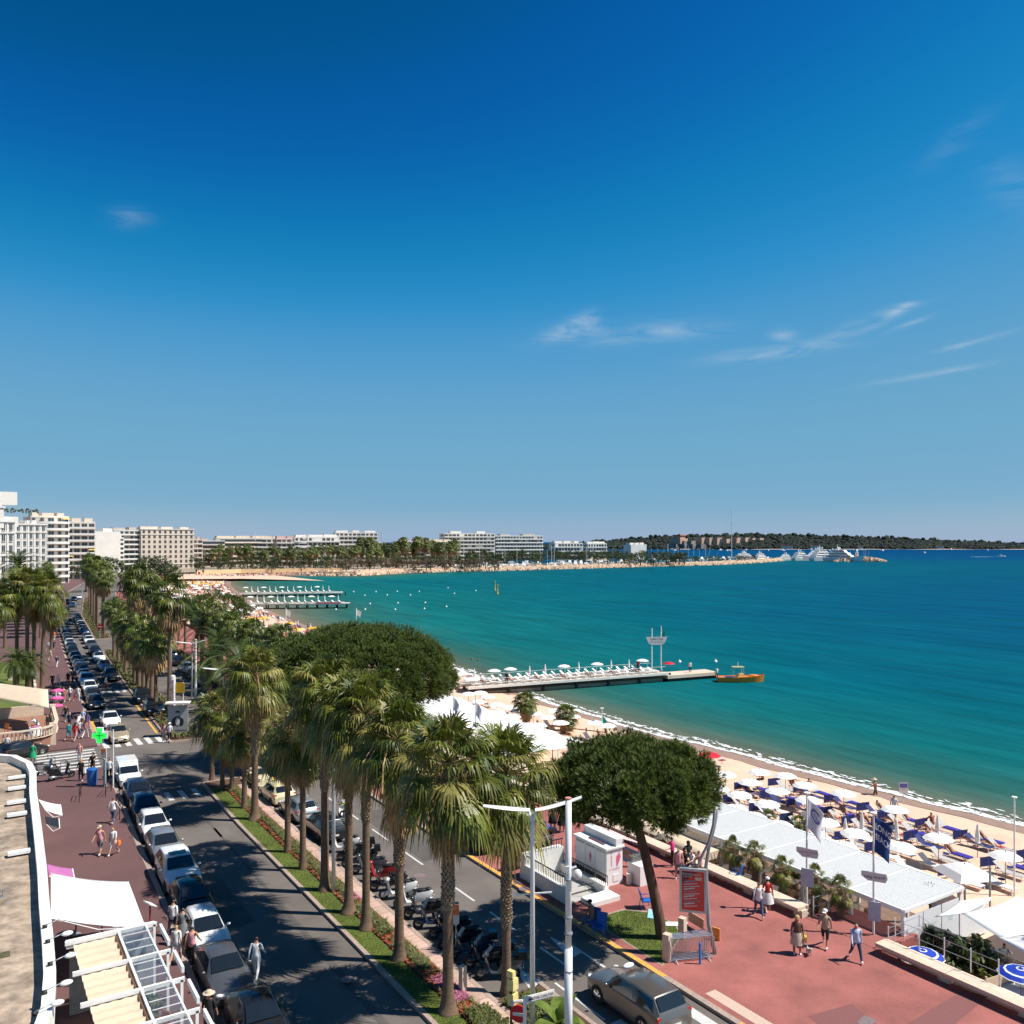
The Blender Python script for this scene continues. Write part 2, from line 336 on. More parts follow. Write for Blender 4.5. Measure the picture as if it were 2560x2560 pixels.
# darker resurfacing patch and a manhole plate in the promenade
for (pts, m_) in [([(2020, 2540), (2130, 2510), (2230, 2590), (2120, 2620)], 'patch_a'), ([(2200, 2600), (2410, 2475), (2470, 2492), (2290, 2640)], 'patch_b')]:
    MB().poly([P(*q, .14) + (.146,) for q in pts]).obj('pavement_patch', mat('patch_asphalt', (.21, .08, .075), .85, var=.2, scale=20, bump=.2), kind='structure')
MB().poly([P(*q, .14) + (.15,) for q in [(2142, 2556), (2162, 2538), (2192, 2552), (2170, 2572)]]).obj('manhole_cover', mat('iron_grey', (.2, .15, .15), .6, .3, var=.2), kind='structure')
for (px, py) in ((1295, 2206), (1310, 2222), (868, 2388 + 60)):
    x, y = P(px, py, .15); MB().lathe([(.3, 0), (.3, .012)], 12).obj('manhole_cover', mat('iron_grey', (.2, .15, .15)), loc=(x, y, .148), kind='structure')
# ------------------------------------------------------------------ beach, sea, foam
def shore_dense(step=2.5, upto=None):
    out = []
    pts = SHORE[:upto] if upto else SHORE
    for (a, b) in zip(pts, pts[1:]):
        n = max(1, int(math.dist(a, b) / step)); out += [(a[0] + (b[0] - a[0]) * i / n, a[1] + (b[1] - a[1]) * i / n) for i in range(n)]
    out.append(pts[-1]); return out
SD = shore_dense(2.5, 26)
# smooth
for _ in range(3): SD = [SD[0]] + [((a[0] + 2 * b[0] + c[0]) / 4, (a[1] + 2 * b[1] + c[1]) / 4) for a, b, c in zip(SD, SD[1:], SD[2:])] + [SD[-1]]
def shn(i):
    a, b = SD[max(0, i - 2)], SD[min(len(SD) - 1, i + 2)]; d = Vector((b[0] - a[0], b[1] - a[1])).normalized(); return (d.y, -d.x)   # seaward normal
SHT = sorted((p[1], p[0]) for p in SD if p[1] < 500 and p[0] < 140)
shx = lambda y: interp(SHT, y)
def beach_z(x, y):
    w0 = wl(y); t = (x - w0) / max(5., shx(y) - w0)
    return -1.55 - .5 * min(1, t / .75) - max(0, t - .75) * 4 * .45
mb = MB(); ys = [-120 + 2.5 * i for i in range(248)]
mb.grid([[(wl(y) + (shx(y) + 6 - wl(y)) * t, y, beach_z(wl(y) + (shx(y) + 6 - wl(y)) * t, y) + (R.uniform(-.03, .03) if .05 < t < .8 else 0)) for t in (0, .1, .2, .3, .4, .5, .6, .7, .78, .84, .9, 1)] for y in ys])
mb.grid([[(x, y, z) for (x, z) in ((95, -.6), (130, -1.2))] + [(160, y - 15, -2.2), (190, y - 35, -3.2)] for y in (480, 500, 520, 545, 575)])
mb.obj('beach', sand, smooth=True, kind='structure')
mb = MB(); rows = []
for i, (x, y) in enumerate(SD):
    if y > 520: break
    nx, ny = shn(i); rows.append([(x + nx * o, y + ny * o, beach_z(x + nx * o, y + ny * o) + .015 + (.0 if abs(o) > 2 else .01)) for o in (-2.3 + .5 * math.sin(i * .45) + .3 * math.sin(i * 1.7), -1.2, 0, 3)])
mb.grid(rows); mb.obj('wet_sand', wets, smooth=True, kind='structure')
# sea: one sheet to the horizon, its colour set by how far from the shore (depth of water over sand)
def axis(segs):
    o = []
    for a, b, n in segs: o += list(np.linspace(a, b, n, endpoint=False))
    return np.array(o + [segs[-1][1]])
gx = axis([(40, 110, 60), (110, 260, 60), (260, 900, 80), (900, 3000, 40), (3000, 15000, 20)])
gy = axis([(-9000, -400, 20), (-400, -40, 30), (-40, 160, 110), (160, 420, 80), (420, 760, 90), (760, 2600, 50), (2600, 15000, 20)])
X, Y = np.meshgrid(gx, gy, indexing='ij'); PX, PY = X.ravel(), Y.ravel()
dist = np.full(PX.shape, 1e9); SA = np.array(SHORE, float)
for (a, b) in zip(SA, SA[1:]):
    d = b - a; L2 = d @ d; t = np.clip(((PX - a[0]) * d[0] + (PY - a[1]) * d[1]) / L2, 0, 1)
    far_ = 60. if a[0] > 225 and a[1] > 480 else 0.
    dist = np.minimum(dist, far_ + np.hypot(PX - a[0] - t * d[0], PY - a[1] - t * d[1]))
dist *= np.interp(PY, [60, 130, 260, 420, 620], [1.25, 1., .42, .45, 1.])      # the bay shelves gently at its head
me = bpy.data.meshes.new('sea'); nx_, ny_ = len(gx), len(gy)
me.from_pydata(np.stack([PX, PY, np.full(PX.shape, SEA)], 1).tolist(), [], [(i * ny_ + j, (i + 1) * ny_ + j, (i + 1) * ny_ + j + 1, i * ny_ + j + 1) for i in range(nx_ - 1) for j in range(ny_ - 1)])
at = me.attributes.new('offshore', 'FLOAT', 'POINT'); at.data.foreach_set('value', dist.astype(np.float32))
m = bpy.data.materials.new('sea_water'); m.use_nodes = True; t = m.node_tree; b = t.nodes['Principled BSDF']; nn = t.nodes.new; l_ = t.links.new
an = nn('ShaderNodeAttribute'); an.attribute_name = 'offshore'
tcn = nn('ShaderNodeTexCoord'); n0 = nn('ShaderNodeTexNoise'); n0.inputs['Scale'].default_value = .018; n0.inputs['Detail'].default_value = 5; l_(tcn.outputs['Object'], n0.inputs[0])
def mt(op, a, b_=None):
    n = nn('ShaderNodeMath'); n.operation = op
    for i, x in enumerate((a, b_)):
        if x is None: continue
        if isinstance(x, (int, float)): n.inputs[i].default_value = x
        else: l_(x, n.inputs[i])
    return n.outputs[0]
dd = mt('MULTIPLY', an.outputs['Fac'], mt('ADD', mt('MULTIPLY', n0.outputs[0], 1.2), .4))
lg = mt('DIVIDE', mt('LOGARITHM', mt('ADD', dd, 1), 10), 3.0)       # 0..1 for 0..1000 m
cr = nn('ShaderNodeValToRGB'); l_(lg, cr.inputs[0]); el_ = cr.color_ramp.elements
stops = [(0., (.2, .15, .1)), (.2, (.1, .12, .085)), (.34, (.025, .105, .088)), (.46, (.004, .115, .118)), (.6, (0., .088, .118)), (.74, (0., .066, .128)), (.86, (0., .056, .14)), (1., (0., .045, .13))]
el_[0].position, el_[0].color = stops[0][0], stops[0][1] + (1,); el_[1].position, el_[1].color = stops[-1][0], stops[-1][1] + (1,)
for p_, c_ in stops[1:-1]: e = el_.new(p_); e.color = c_ + (1,)
mp = nn('ShaderNodeMapping'); mp.inputs['Rotation'].default_value = (0, 0, rad(20)); mp.inputs['Scale'].default_value = (1, .28, 1); l_(tcn.outputs['Object'], mp.inputs[0])
n1 = nn('ShaderNodeTexNoise'); n1.inputs['Scale'].default_value = .9; n1.inputs['Detail'].default_value = 6; n1.inputs['Roughness'].default_value = .6; l_(mp.outputs[0], n1.inputs[0])
n2 = nn('ShaderNodeTexNoise'); n2.inputs['Scale'].default_value = .16; n2.inputs['Detail'].default_value = 4; l_(mp.outputs[0], n2.inputs[0])
hgt = mt('ADD', mt('MULTIPLY', n1.outputs[0], .5), mt('MULTIPLY', n2.outputs[0], 1.6))
bp = nn('ShaderNodeBump'); bp.inputs['Strength'].default_value = .55; bp.inputs['Distance'].default_value = .6; l_(hgt, bp.inputs['Height']); 
mp2 = nn('ShaderNodeMapping'); mp2.inputs['Rotation'].default_value = (0, 0, rad(57)); mp2.inputs['Scale'].default_value = (1, .16, 1); l_(tcn.outputs['Object'], mp2.inputs[0])
n4 = nn('ShaderNodeTexNoise'); n4.inputs['Scale'].default_value = .22; n4.inputs['Detail'].default_value = 7; n4.inputs['Roughness'].default_value = .7; l_(mp2.outputs[0], n4.inputs[0])
sv_ = nn('ShaderNodeVectorMath'); sv_.operation = 'SCALE'; l_(cr.outputs[0], sv_.inputs[0]); l_(mt('ADD', mt('MULTIPLY', n4.outputs[0], 1.3), .35), sv_.inputs['Scale'])

df = nn('ShaderNodeBsdfDiffuse'); gl0 = nn('ShaderNodeBsdfGlossy'); gl0.inputs['Roughness'].default_value = .18; mx0 = nn('ShaderNodeMixShader'); mx0.inputs[0].default_value = .045
l_(sv_.outputs[0], df.inputs['Color']); l_(bp.outputs[0], df.inputs['Normal']); l_(bp.outputs[0], gl0.inputs['Normal']); l_(df.outputs[0], mx0.inputs[1]); l_(gl0.outputs[0], mx0.inputs[2]); l_(mx0.outputs[0], t.nodes['Material Output'].inputs[0]); t.nodes.remove(b)
me.materials.append(m); o = put('sea', me, kind='structure')
# breaking foam along the waterline: two ragged bands of thin scraps
fo = mat('foam', (.82, .83, .82), .9, var=.05, scale=3)
mb = MB()
for i, (x, y) in enumerate(shore_dense(.45, 17)):
    if y < 20 or y > 190: continue
    tx = shx(y); nx, ny = .99, .1
    k = 14 if y < 110 else 5
    wob = .8 * math.sin(y * .31) + .5 * math.sin(y * .83 + 1)
    for _ in range(k):
        o = abs(R.gauss(0, .42)) + wob * .25 + R.choice((0, 0, 0, 0, 0, 1.5)); s = R.uniform(.05, .22) * (1.6 if y > 110 else 1); ang = R.uniform(0, 3); yy = y + R.uniform(-.4, .4)
        el2 = R.uniform(1.2, 3.2)
        mb.add([(tx + o + math.cos(ang + q) * s * (.7), yy + math.sin(ang + q) * s * el2, SEA + .03 + R.uniform(0, .05)) for q in (0, 1.3, 2.5, 3.6, 4.9)], [(0, 1, 2, 3, 4)])
mb.obj('foam', fo, kind='stuff')
# ------------------------------------------------------------------ plants
leafm = mat('palm_leaf', (.095, .13, .012), .45, var=.3, scale=1.5, col2=(.235, .245, .035), rnd=.25, transl=.25, spec=.5)
leafd = mat('palm_leaf_dark', (.06, .088, .014), .45, var=.3, scale=1.5, rnd=.3, transl=.2)
leafy = mat('palm_leaf_yellow', (.26, .23, .06), .5, var=.3, scale=2, rnd=.25, transl=.2)
dead = mat('dead_frond', (.42, .26, .12), .8, var=.35, scale=3, rnd=.3, transl=.1)
tr_low = mat('palm_trunk', (.17, .108, .068), .9, var=.3, scale=3, stretch=(1, 1, 6), bump=.6, bscale=14)
tr_boot = mat('palm_boots', (.3, .215, .14), .9, var=.4, scale=6, bump=.3)
pinel = mat('pine_needles', (.055, .092, .012), .6, var=.35, scale=.8, col2=(.135, .175, .024), transl=.12)
pineb = mat('pine_bark', (.12, .065, .042), .95, var=.4, scale=5, stretch=(1, 1, .35), bump=.9, bscale=9)
def fan(mb, e, Lp, Lb, n, droop, rng, spread=115, sag=.1, az=0., jit=.12):
    f = Vector((math.cos(e), 0, math.sin(e))); pts = [f * (Lp * t) + Vector((0, 0, -sag * t * t * Lp)) for t in (0, .33, .66, 1)]
    M = Matrix.Rotation(az, 3, 'Z'); tmp = MB(); tmp.cur = 1
    tmp.tube(pts, [.035, .025, .02, .015], 4, cap=False); tmp.cur = 0
    hub = pts[-1]; f2 = (pts[-1] - pts[-2]).normalized(); s = Vector((0, 1, 0)); nn_ = f2.cross(s); da = 2 * rad(spread) / n
    for i in range(n):
        a = -rad(spread) + da * (i + .5); ln = Lb * (.72 + .28 * math.cos(a * .6)) * rng.uniform(.88, 1.08)
        d = f2 * math.cos(a) + s * math.sin(a); sd_ = s * math.cos(a) - f2 * math.sin(a); hw = ln * .5 * math.tan(da / 2) * .98
        m1 = hub + d * ln * .5 + nn_ * rng.uniform(-.05, .05) * ln; m1.z -= droop * ln * .12
        tip = hub + d * ln * (1 - .25 * droop) ; tip.z -= droop * ln * rng.uniform(.45, .95)
        m2 = m1.lerp(tip, .55); m2.z += droop * ln * .08
        tmp.add([hub, m1 - sd_ * hw, m1 + sd_ * hw, m2 - sd_ * hw * .55, m2 + sd_ * hw * .55, tip], [(0, 1, 2), (1, 3, 4, 2), (3, 5, 4)])
    mb.join(tmp, M.to_4x4())
FEL = [82, 62, 44, 26, 8, -14, -36]
FAN = []
rg = random.Random(3)
for e in FEL:
    FAN.append([])
    for q in range(2):
        mb = MB(); fan(mb, rad(e), rg.uniform(.95, 1.25), rg.uniform(1.05, 1.3), 28, .55 + .35 * (e < 30), rg, sag=.12 + .1 * (e < 20)); FAN[-1].append(mb.mesh('frond', [leafm, leafy]))
DEADF = []
for q in range(3):
    mb = MB(); fan(mb, rad(-62 - 8 * q), .7, 1.25, 16, .75, rg, spread=62, sag=.1); DEADF.append(mb.mesh('dead_frond', [dead, dead]))
def trunk_mesh(h, r, boot0, flare, rng, lean=(0, 0)):
    mb = MB(); n = 14
    zs = [-.15, 0, .12, .35, .8, 1.6] + [1.6 + (h - 1.6) * i / 8 for i in range(1, 9)]
    pr = lambda z: r * (1 - .22 * min(1, max(z, 0) / h)) + flare * math.exp(-max(z, 0) / .32)
    mb.tube([(lean[0] * (z / h) ** 2, lean[1] * (z / h) ** 2, z) for z in zs], [pr(z) for z in zs], n)
    bt = MB(); z = boot0 * h; k = 0
    while z < h - .1 and boot0 < 1:
        rr = pr(z) + .01; cx, cy = lean[0] * (z / h) ** 2, lean[1] * (z / h) ** 2
        for j in range(9):
            a = 2 * math.pi * (j + .5 * (k % 2)) / 9 + rng.uniform(-.06, .06); ca, sa = math.cos(a), math.sin(a); w2 = .1 * r / .22; o = rng.uniform(.05, .1)
            L = lambda x, rad_, zz: (cx + ca * rad_ - sa * x, cy + sa * rad_ + ca * x, z + zz)
            bt.add([L(-w2, rr - .02, -.06), L(w2, rr - .02, -.06), L(-w2 * .45, rr + o, .2), L(w2 * .45, rr + o, .2), L(0, rr - .03, .22)], [(0, 1, 3, 2), (2, 3, 4), (0, 2, 4), (1, 4, 3)])
        z += .135; k += 1
    return mb.mesh('trunk', tr_low, 40), (bt.mesh('leaf_stubs', tr_boot) if bt.v else None)
def skirt(n, r, length, rng, dens=1):
    mb = MB()
    for i in range(n):
        e = rad(rng.uniform(-88, -58)); t = MB(); fan(t, e, rng.uniform(.4, .8), rng.uniform(.8, 1.2), 9, .8, rng, spread=48, az=rng.uniform(0, 6.28)); mb.join(t, Matrix.Translation((0, 0, -rng.uniform(0, length))))
    for i in range(14):   # fruit stalks
        a = rng.uniform(0, 6.28); L = rng.uniform(1.2, 2.2); mb.tube([(0, 0, .1), (math.cos(a) * L * .5, math.sin(a) * L * .5, .35), (math.cos(a) * L * .8, math.sin(a) * L * .8, -.3), (math.cos(a) * L * .85, math.sin(a) * L * .85, -1.3)], [.025, .02, .03, .04], 4)
    return mb.mesh('dead_skirt', dead)
SKIRT = [skirt(64, .3, 1.0, rg), skirt(48, .3, .8, rg), skirt(84, .3, 1.6, rg)]
def near_palm(x, y, h, label, r=.21, boot=.5, flare=.2, sc=1., nf=46, sk=0, lean=(0, 0), z=.13, yellow=.25, group='fan palms in the flower bed of the median'):
    rng = random.Random(int(x * 91 + y * 37)); t = thing('fan_palm', label, 'palm tree', (x, y, z), 0, group)
    tm, bm = trunk_mesh(h, r, boot, flare, rng, lean); put('trunk', tm, t)
    if bm: put('leaf_stubs', bm, t)
    c = (lean[0], lean[1], h)
    for i in range(nf):
        u = (i + .5) / nf; k = min(6, int(u ** .9 * 7)); a = i * 2.39996 + rng.uniform(-.25, .25)
        put('frond', FAN[k][rng.randrange(2)], t, (c[0], c[1], c[2] + .12 - .35 * u), a, sc * rng.uniform(.85, 1.1), ov={'palm_leaf': leafy} if rng.random() < yellow else ({'palm_leaf': leafd} if rng.random() < .2 else None))
    put('dead_skirt', SKIRT[sk], t, (c[0], c[1], h - .2), rng.uniform(0, 6), 1 + (sc - 1) * .8 if sc > .7 else sc * .7, kind='stuff')
    return t
# crowns of palms farther off: the same leaves in one mesh
def far_crown(seed, ng=32, nd=40, nb=15):
    rng = random.Random(seed); mb = MB()
    for i in range(ng):
        u = (i + .5) / ng; e = rad(80 - 118 * u ** .9); fan(mb, e, rng.uniform(.9, 1.3), rng.uniform(1., 1.3), nb, .75, rng, az=i * 2.4 + rng.uniform(-.2, .2), sag=.15)
    for f_ in range(len(mb.m)): mb.m[f_] = 0 if rng.random() < .5 else 1
    for i in range(nd):
        t = MB(); fan(t, rad(rng.uniform(-85, -40)), .6, 1.15, 7, .8, rng, spread=50, az=rng.uniform(0, 6.3)); t.m = [2] * len(t.f); mb.join(t, Matrix.Translation((0, 0, -rng.uniform(.1, 1.1))))
    return mb.mesh('crown', [leafm, leafd, dead])
FCR = [far_crown(s) for s in (1, 2, 3, 4)]
FCRD = [far_crown(s, 20, 60) for s in (5, 6)]
FTR = []
for q in range(3):
    mb = MB(); mb.tube([(0, 0, -.2), (0, 0, 0), (0, 0, .5), (.03, 0, 4), (0, .04, 8)], [.4, .36, .25, .2, .17], 8); FTR.append(mb.mesh('trunk', tr_low, True))
def far_palm(x, y, h, label, z=.13, sc=1., dry=False, group='fan palms along the boulevard', seed=0):
    rng = random.Random(int(x * 53 + y * 17) + seed); t = thing('fan_palm', label, 'palm tree', (x, y, z), rng.uniform(0, 6), group)
    put('trunk', FTR[rng.randrange(3)], t, sc=(1, 1, h / 8)); put('crown', (FCRD if dry else FCR)[rng.randrange(2 if dry else 4)], t, (0, 0, h), 0, sc)
    return t
# feather-leaved date palms
def feather(e, L, n, rng):
    mb = MB(); pts = []; p = Vector((0, 0, 0)); a = e
    for i in range(9): pts.append(p.copy()); p += Vector((math.cos(a), 0, math.sin(a))) * L / 8; a -= rad(11) * (1 if e > 0 else .7)
    mb.tube(pts, [.04 - .004 * i for i in range(9)], 4, cap=False)
    for i in range(n):
        t = .12 + .88 * i / n; k = min(7, int(t * 8)); q = pts[k].lerp(pts[k + 1], t * 8 - k); d = (pts[k + 1] - pts[k]).normalized()
        for s in (-1, 1):
            ln = .55 * (1 - .55 * abs(t - .45)) * rng.uniform(.85, 1.1); tip = q + d * ln * .55 + Vector((0, s * ln * .8, ln * .12 - .1 * t))
            mb.add([q, q + d * .05, tip], [(0, 1, 2)])
    return mb.mesh('frond', leafd)
FEA = [[feather(rad(e), L, 34, rg) for _ in range(2)] for e, L in ((78, 2.6), (55, 3.), (34, 3.2), (12, 3.1), (-12, 2.8), (-40, 2.2))]
def date_palm(x, y, h, label, z=.13, sc=1., nf=44, group='feather palms', r=.28):
    rng = random.Random(int(x * 7 + y * 29)); t = thing('date_palm', label, 'palm tree', (x, y, z), 0, group)
    tm, bm = trunk_mesh(h, r, .1, .12, rng); put('trunk', tm, t); put('leaf_stubs', bm, t)
    for i in range(nf):
        u = (i + .5) / nf; put('frond', FEA[min(5, int(u * 6))][rng.randrange(2)], t, (0, 0, h), i * 2.4 + rng.uniform(-.2, .2), sc * rng.uniform(.9, 1.1))
    return t
# umbrella pines
def pine_crown(rx, ry, rz, nclump, ntuft, seed, nl=.3, under=.25, kr=(.76, 1.08), ex=3.2):
    rng = random.Random(seed); V = []; Fc = []
    for c in range(nclump):
        u = (c + .5) / nclump; zc = 1 - (1 + under) * u; th = c * 2.39996 + rng.uniform(-.2, .2); rr = math.sqrt(max(0, 1 - min(1, abs(zc)) ** ex))
        if zc < 0: rr *= rng.uniform(.35, 1)
        k = rng.uniform(*kr); cx, cy, cz = math.cos(th) * rr * rx * k, math.sin(th) * rr * ry * k, zc * rz * k * (1 if zc > 0 else .8)
        nrm = Vector((cx / rx ** 2, cy / ry ** 2, cz / rz ** 2 + .0001)).normalized(); cr_ = rng.uniform(.45, .8) * (rx / 4.3) ** .5
        for t in range(ntuft):
            d = Vector((rng.gauss(0, 1), rng.gauss(0, 1), rng.gauss(0, 1))).normalized(); d = (d + nrm * .6).normalized()
            p = Vector((cx, cy, cz)) + d * cr_ * rng.uniform(.2, 1.)
            ax = (d + nrm * .5 + Vector((0, 0, .5))).normalized(); u1 = ax.orthogonal().normalized(); v1 = ax.cross(u1)
            for q in range(8):
                a = 6.283 * q / 8 + rng.uniform(-.3, .3); spv = rng.uniform(.35, .95); dd = (ax + (u1 * math.cos(a) + v1 * math.sin(a)) * spv).normalized(); w = ax.cross(dd).normalized() * .02 * (nl / .3)
                b = len(V); V += [p - w, p + w, p + dd * nl * rng.uniform(.75, 1.1)]; Fc.append((b, b + 1, b + 2))
    mb = MB(); mb.v = [tuple(p) for p in V]; mb.f = Fc; mb.m = [0] * len(Fc); return mb.mesh('crown', pinel)
def pine(x, y, z, h, rx, ry, rz, label, nclump, ntuft, seed, lean=(0, 0), tr=.3, nl=.3):
    rng = random.Random(seed); t = thing('umbrella_pine', label, 'pine tree', (x, y, z)); top = Vector((lean[0], lean[1], h))
    mb = MB(); mb.tube([(lean[0] * s_ ** 1.3, lean[1] * s_ ** 1.3, h * s_ - .1) for s_ in (0, .04, .15, .35, .6, .8, 1)], [tr * k for k in (1.35, 1.1, 1, .93, .85, .8, .7)], 12)
    mb.obj('trunk', pineb, t, 50)
    for i in range(11):
        a = i * 2.4 + rng.uniform(-.2, .2); k = rng.uniform(.5, .85); e = Vector((math.cos(a) * rx * k, math.sin(a) * ry * k, rz * rng.uniform(.1, .45)))
        s0 = top + Vector((0, 0, -.5 + .07 * i - .3)); mb = MB(); mb.tube([s0, s0 + e * .35 + Vector((0, 0, -.15)), s0 + e * .7, s0 + e + Vector((0, 0, .3))], [tr * .42, tr * .3, tr * .2, tr * .08], 6); mb.obj('branch', pineb, t, True)
    put('crown', pine_crown(rx, ry, rz, nclump, ntuft, seed, nl, kr=(.9, 1.03) if rx > 8 else (.78, 1.06), ex=2.3 if rx > 8 else 2.8), t, (lean[0], lean[1], h + rz * .12)); return t
# broad-leaved crowns of small leaf faces in clumps
def leaf_crown(rx, ry, rz, nc, nl, size, m, seed, name='crown'):
    rng = random.Random(seed); V = []; Fc = []
    for c in range(nc):
        d = Vector((rng.gauss(0, 1), rng.gauss(0, 1), rng.gauss(0, 1) * .9 + .25)).normalized(); k = rng.uniform(.55, .95); cc = Vector((d.x * rx * k, d.y * ry * k, d.z * rz * k)); cr_ = rng.uniform(.22, .4) * min(rx, rz)
        for t in range(nl):
            q = Vector((rng.gauss(0, 1), rng.gauss(0, 1), rng.gauss(0, 1))).normalized(); p = cc + q * cr_ * rng.uniform(.4, 1); n_ = (q + Vector((rng.uniform(-.6, .6), rng.uniform(-.6, .6), rng.uniform(0, .9)))).normalized()
            u1 = n_.orthogonal().normalized(); a = rng.uniform(0, 6.28); v1 = n_.cross(u1); e1 = (u1 * math.cos(a) + v1 * math.sin(a)) * size * rng.uniform(.7, 1.3); e2 = n_.cross(e1) * .45
            b = len(V); V += [p - e1, p - e2, p + e1, p + e2]; Fc.append((b, b + 1, b + 2, b + 3))
    mb = MB(); mb.v = [tuple(p) for p in V]; mb.f = Fc; mb.m = [0] * len(Fc); return mb.mesh(name, m)
treeg = mat('tree_leaf', (.035, .06, .016), .6, var=.4, scale=.5, col2=(.075, .1, .025), rnd=.25, transl=.15)
tamar = mat('tamarisk_leaf', (.13, .085, .045), .7, var=.35, scale=.5, rnd=.15, transl=.15)
bushm = mat('bush_leaf', (.075, .1, .02), .6, var=.4, scale=2, col2=(.16, .17, .035), rnd=.2, transl=.2)
TRC = [leaf_crown(3.2, 3.2, 2.6, 26, 40, .22, treeg, s) for s in (1, 2, 3)]
TAM = [leaf_crown(4, 3.4, 2.4, 30, 42, .2, tamar, s) for s in (4, 5)]
TTR = MB().tube([(0, 0, -.2), (0, 0, .6), (.08, 0, 1.8), (0, .05, 3)], [.26, .2, .17, .12], 7).mesh('trunk', pineb, True)
def tree(x, y, z, h, label, kind=0, sc=1., group='trees of the park', name='park_tree'):
    rng = random.Random(int(x * 31 + y)); t = thing(name, label, 'tree', (x, y, z), rng.uniform(0, 6), group)
    put('trunk', TTR, t, sc=(sc, sc, h / 3)); put('crown', (TRC if kind == 0 else TAM)[rng.randrange(2)], t, (0, 0, h), 0, sc); return t
# ------------------------------------------------------------------ the palms of the median bed
WB = ['nearest the cream marker post', 'slim, at the roadside behind the scooters', 'with a deep brown crown over the dark scooters', 'with a drooping crown over the white scooters', 'with thick tan skirt of dry leaves',
      'tall, beside the white lamp post', 'short, in front of the parked black estate car', 'short, in front of the parked silver hatchback', 'tall, flared at the foot, before the vintage car', 'thin and leaning among others before the parked cars', 'last but one before the crossing', 'second to last before the crossing', 'in the rounded end by the crossing']
for i, (px, py, cyp, bt, flr, rr, sk, nf) in enumerate([(1120, 2530, 1920, .42, .24, .23, 0, 46), (1266, 2480, 1945, .3, .1, .2, 0, 46), (998, 2397, 1880, .42, .2, .22, 2, 46), (915, 2322, 1815, .5, .22, .2, 1, 42), (872, 2281, 1800, .55, .28, .22, 2, 42), (812, 2225, 1755, .5, .2, .23, 0, 44),
        (757, 2172, 1860, .7, .1, .19, 0, 38), (719, 2130, 1870, .7, .08, .19, 1, 36), (637, 2048, 1715, .45, .28, .24, 0, 44), (611, 2020, 1840, .6, .1, .19, 1, 34), (580, 1977, 1850, .7, .1, .17, 1, 28), (556, 1973, 1800, .7, .1, .17, 1, 28), (530, 1950, 1810, .7, .1, .19, 0, 32)]):
    x, y = P(px, py, .13); d = dep(x, y); h = HC - (cyp - (28 if i > 1 else 10) - YH) * d / F - .13
    near_palm(x, y, h, 'fan palm in the median, ' + WB[i], rr, bt, flr, 1.32 if i < 6 or i == 8 else 1.12, nf, sk)
# grass strip and flowers of the near bed
strip('lawn', lambda y: ml(y) + .22, lambda y: ml(y) + 1.22, -20, 69.5, .145, lawn)
rng = random.Random(5); mb = MB()
for _ in range(26000):
    y = 27 + 42 * rng.random() ** 1.3; x = ml(y) + .22 + rng.uniform(0, 1.0); a = rng.uniform(0, 6.3); h = rng.uniform(.03, .07); c, s = math.cos(a), math.sin(a)
    mb.add([(x - c * .012, y - s * .012, .14), (x + c * .012, y + s * .012, .14), (x + s * .03, y - c * .03, .14 + h)], [(0, 1, 2)])
mb.obj('grass', lawn, kind='stuff')
flr_ = mat('red_bedding_leaf', (.36, .06, .03), .6, var=.45, scale=5, col2=(.5, .14, .06)); flp = mat('pink_flower', (.4, .13, .2), .6, var=.35, scale=5); flg = mat('bedding_green', (.1, .12, .03), .6, var=.4, scale=5, col2=(.2, .2, .07))
bins = {0: MB(), 1: MB(), 2: MB()}
for _ in range(9500):
    y = 27 + 42.5 * rng.random() ** 1.25; u = rng.random(); x = ml(y) + 1.3 + u * .95
    k = 0
    wv = math.sin(y * 1.1) + math.sin(y * .47 + 2)
    if (.3 < u < .8 and wv > .1) or rng.random() < .08: k = 1
    if wv < -1.1 and u > .3: k = 2
    if y > 44 and .35 < u < .75: k = 1 if rng.random() < .8 else 2
    n = 4 if k != 1 else 6; hh = (.1, .26, .14)[k]
    for q in range(n):
        a = rng.uniform(0, 6.3); c, s = math.cos(a), math.sin(a); L = hh * rng.uniform(.6, 1.3); w = .035 if k != 1 else .022
        bins[k].add([(x - s * w, y + c * w, .15 + L * .4), (x + c * L * .9, y + s * L * .9, .14 + L * rng.uniform(.4, 1.)), (x + s * w, y - c * w, .15 + L * .4), (x, y, .12)], [(0, 1, 2), (0, 2, 3)])
for k, (n_, m_) in enumerate((('red_bedding_plants', flr_), ('green_bedding_plants', flg), ('pink_flowers', flp))): bins[k].obj(n_, m_, kind='stuff')
# pines
x, y = P(1655, 2345, .14); tx, ty, tz = D(1578, 2000, dep(x, y))
PINE1 = pine(x, y, .13, tz - .2, 3.8, 3.8, 2.35, 'umbrella pine with leaning trunk on the small lawn by the crowd barriers', 250, 90, 21, (tx - x, ty - y), .27, .3)
x, y = P(888, 1880, .14); pine(x, y, .13, 5.5, 8.8, 8.2, 4.9, 'very broad dark umbrella pine behind the median palms', 640, 84, 22, (0, 0), .45, .36)
x, y = P(535, 1640, .14); pine(x, y, .13, 6.5, 5.6, 5.2, 3.6, 'rounded umbrella pine above the far beach restaurants', 130, 34, 23, (0, 0), .4, .4)
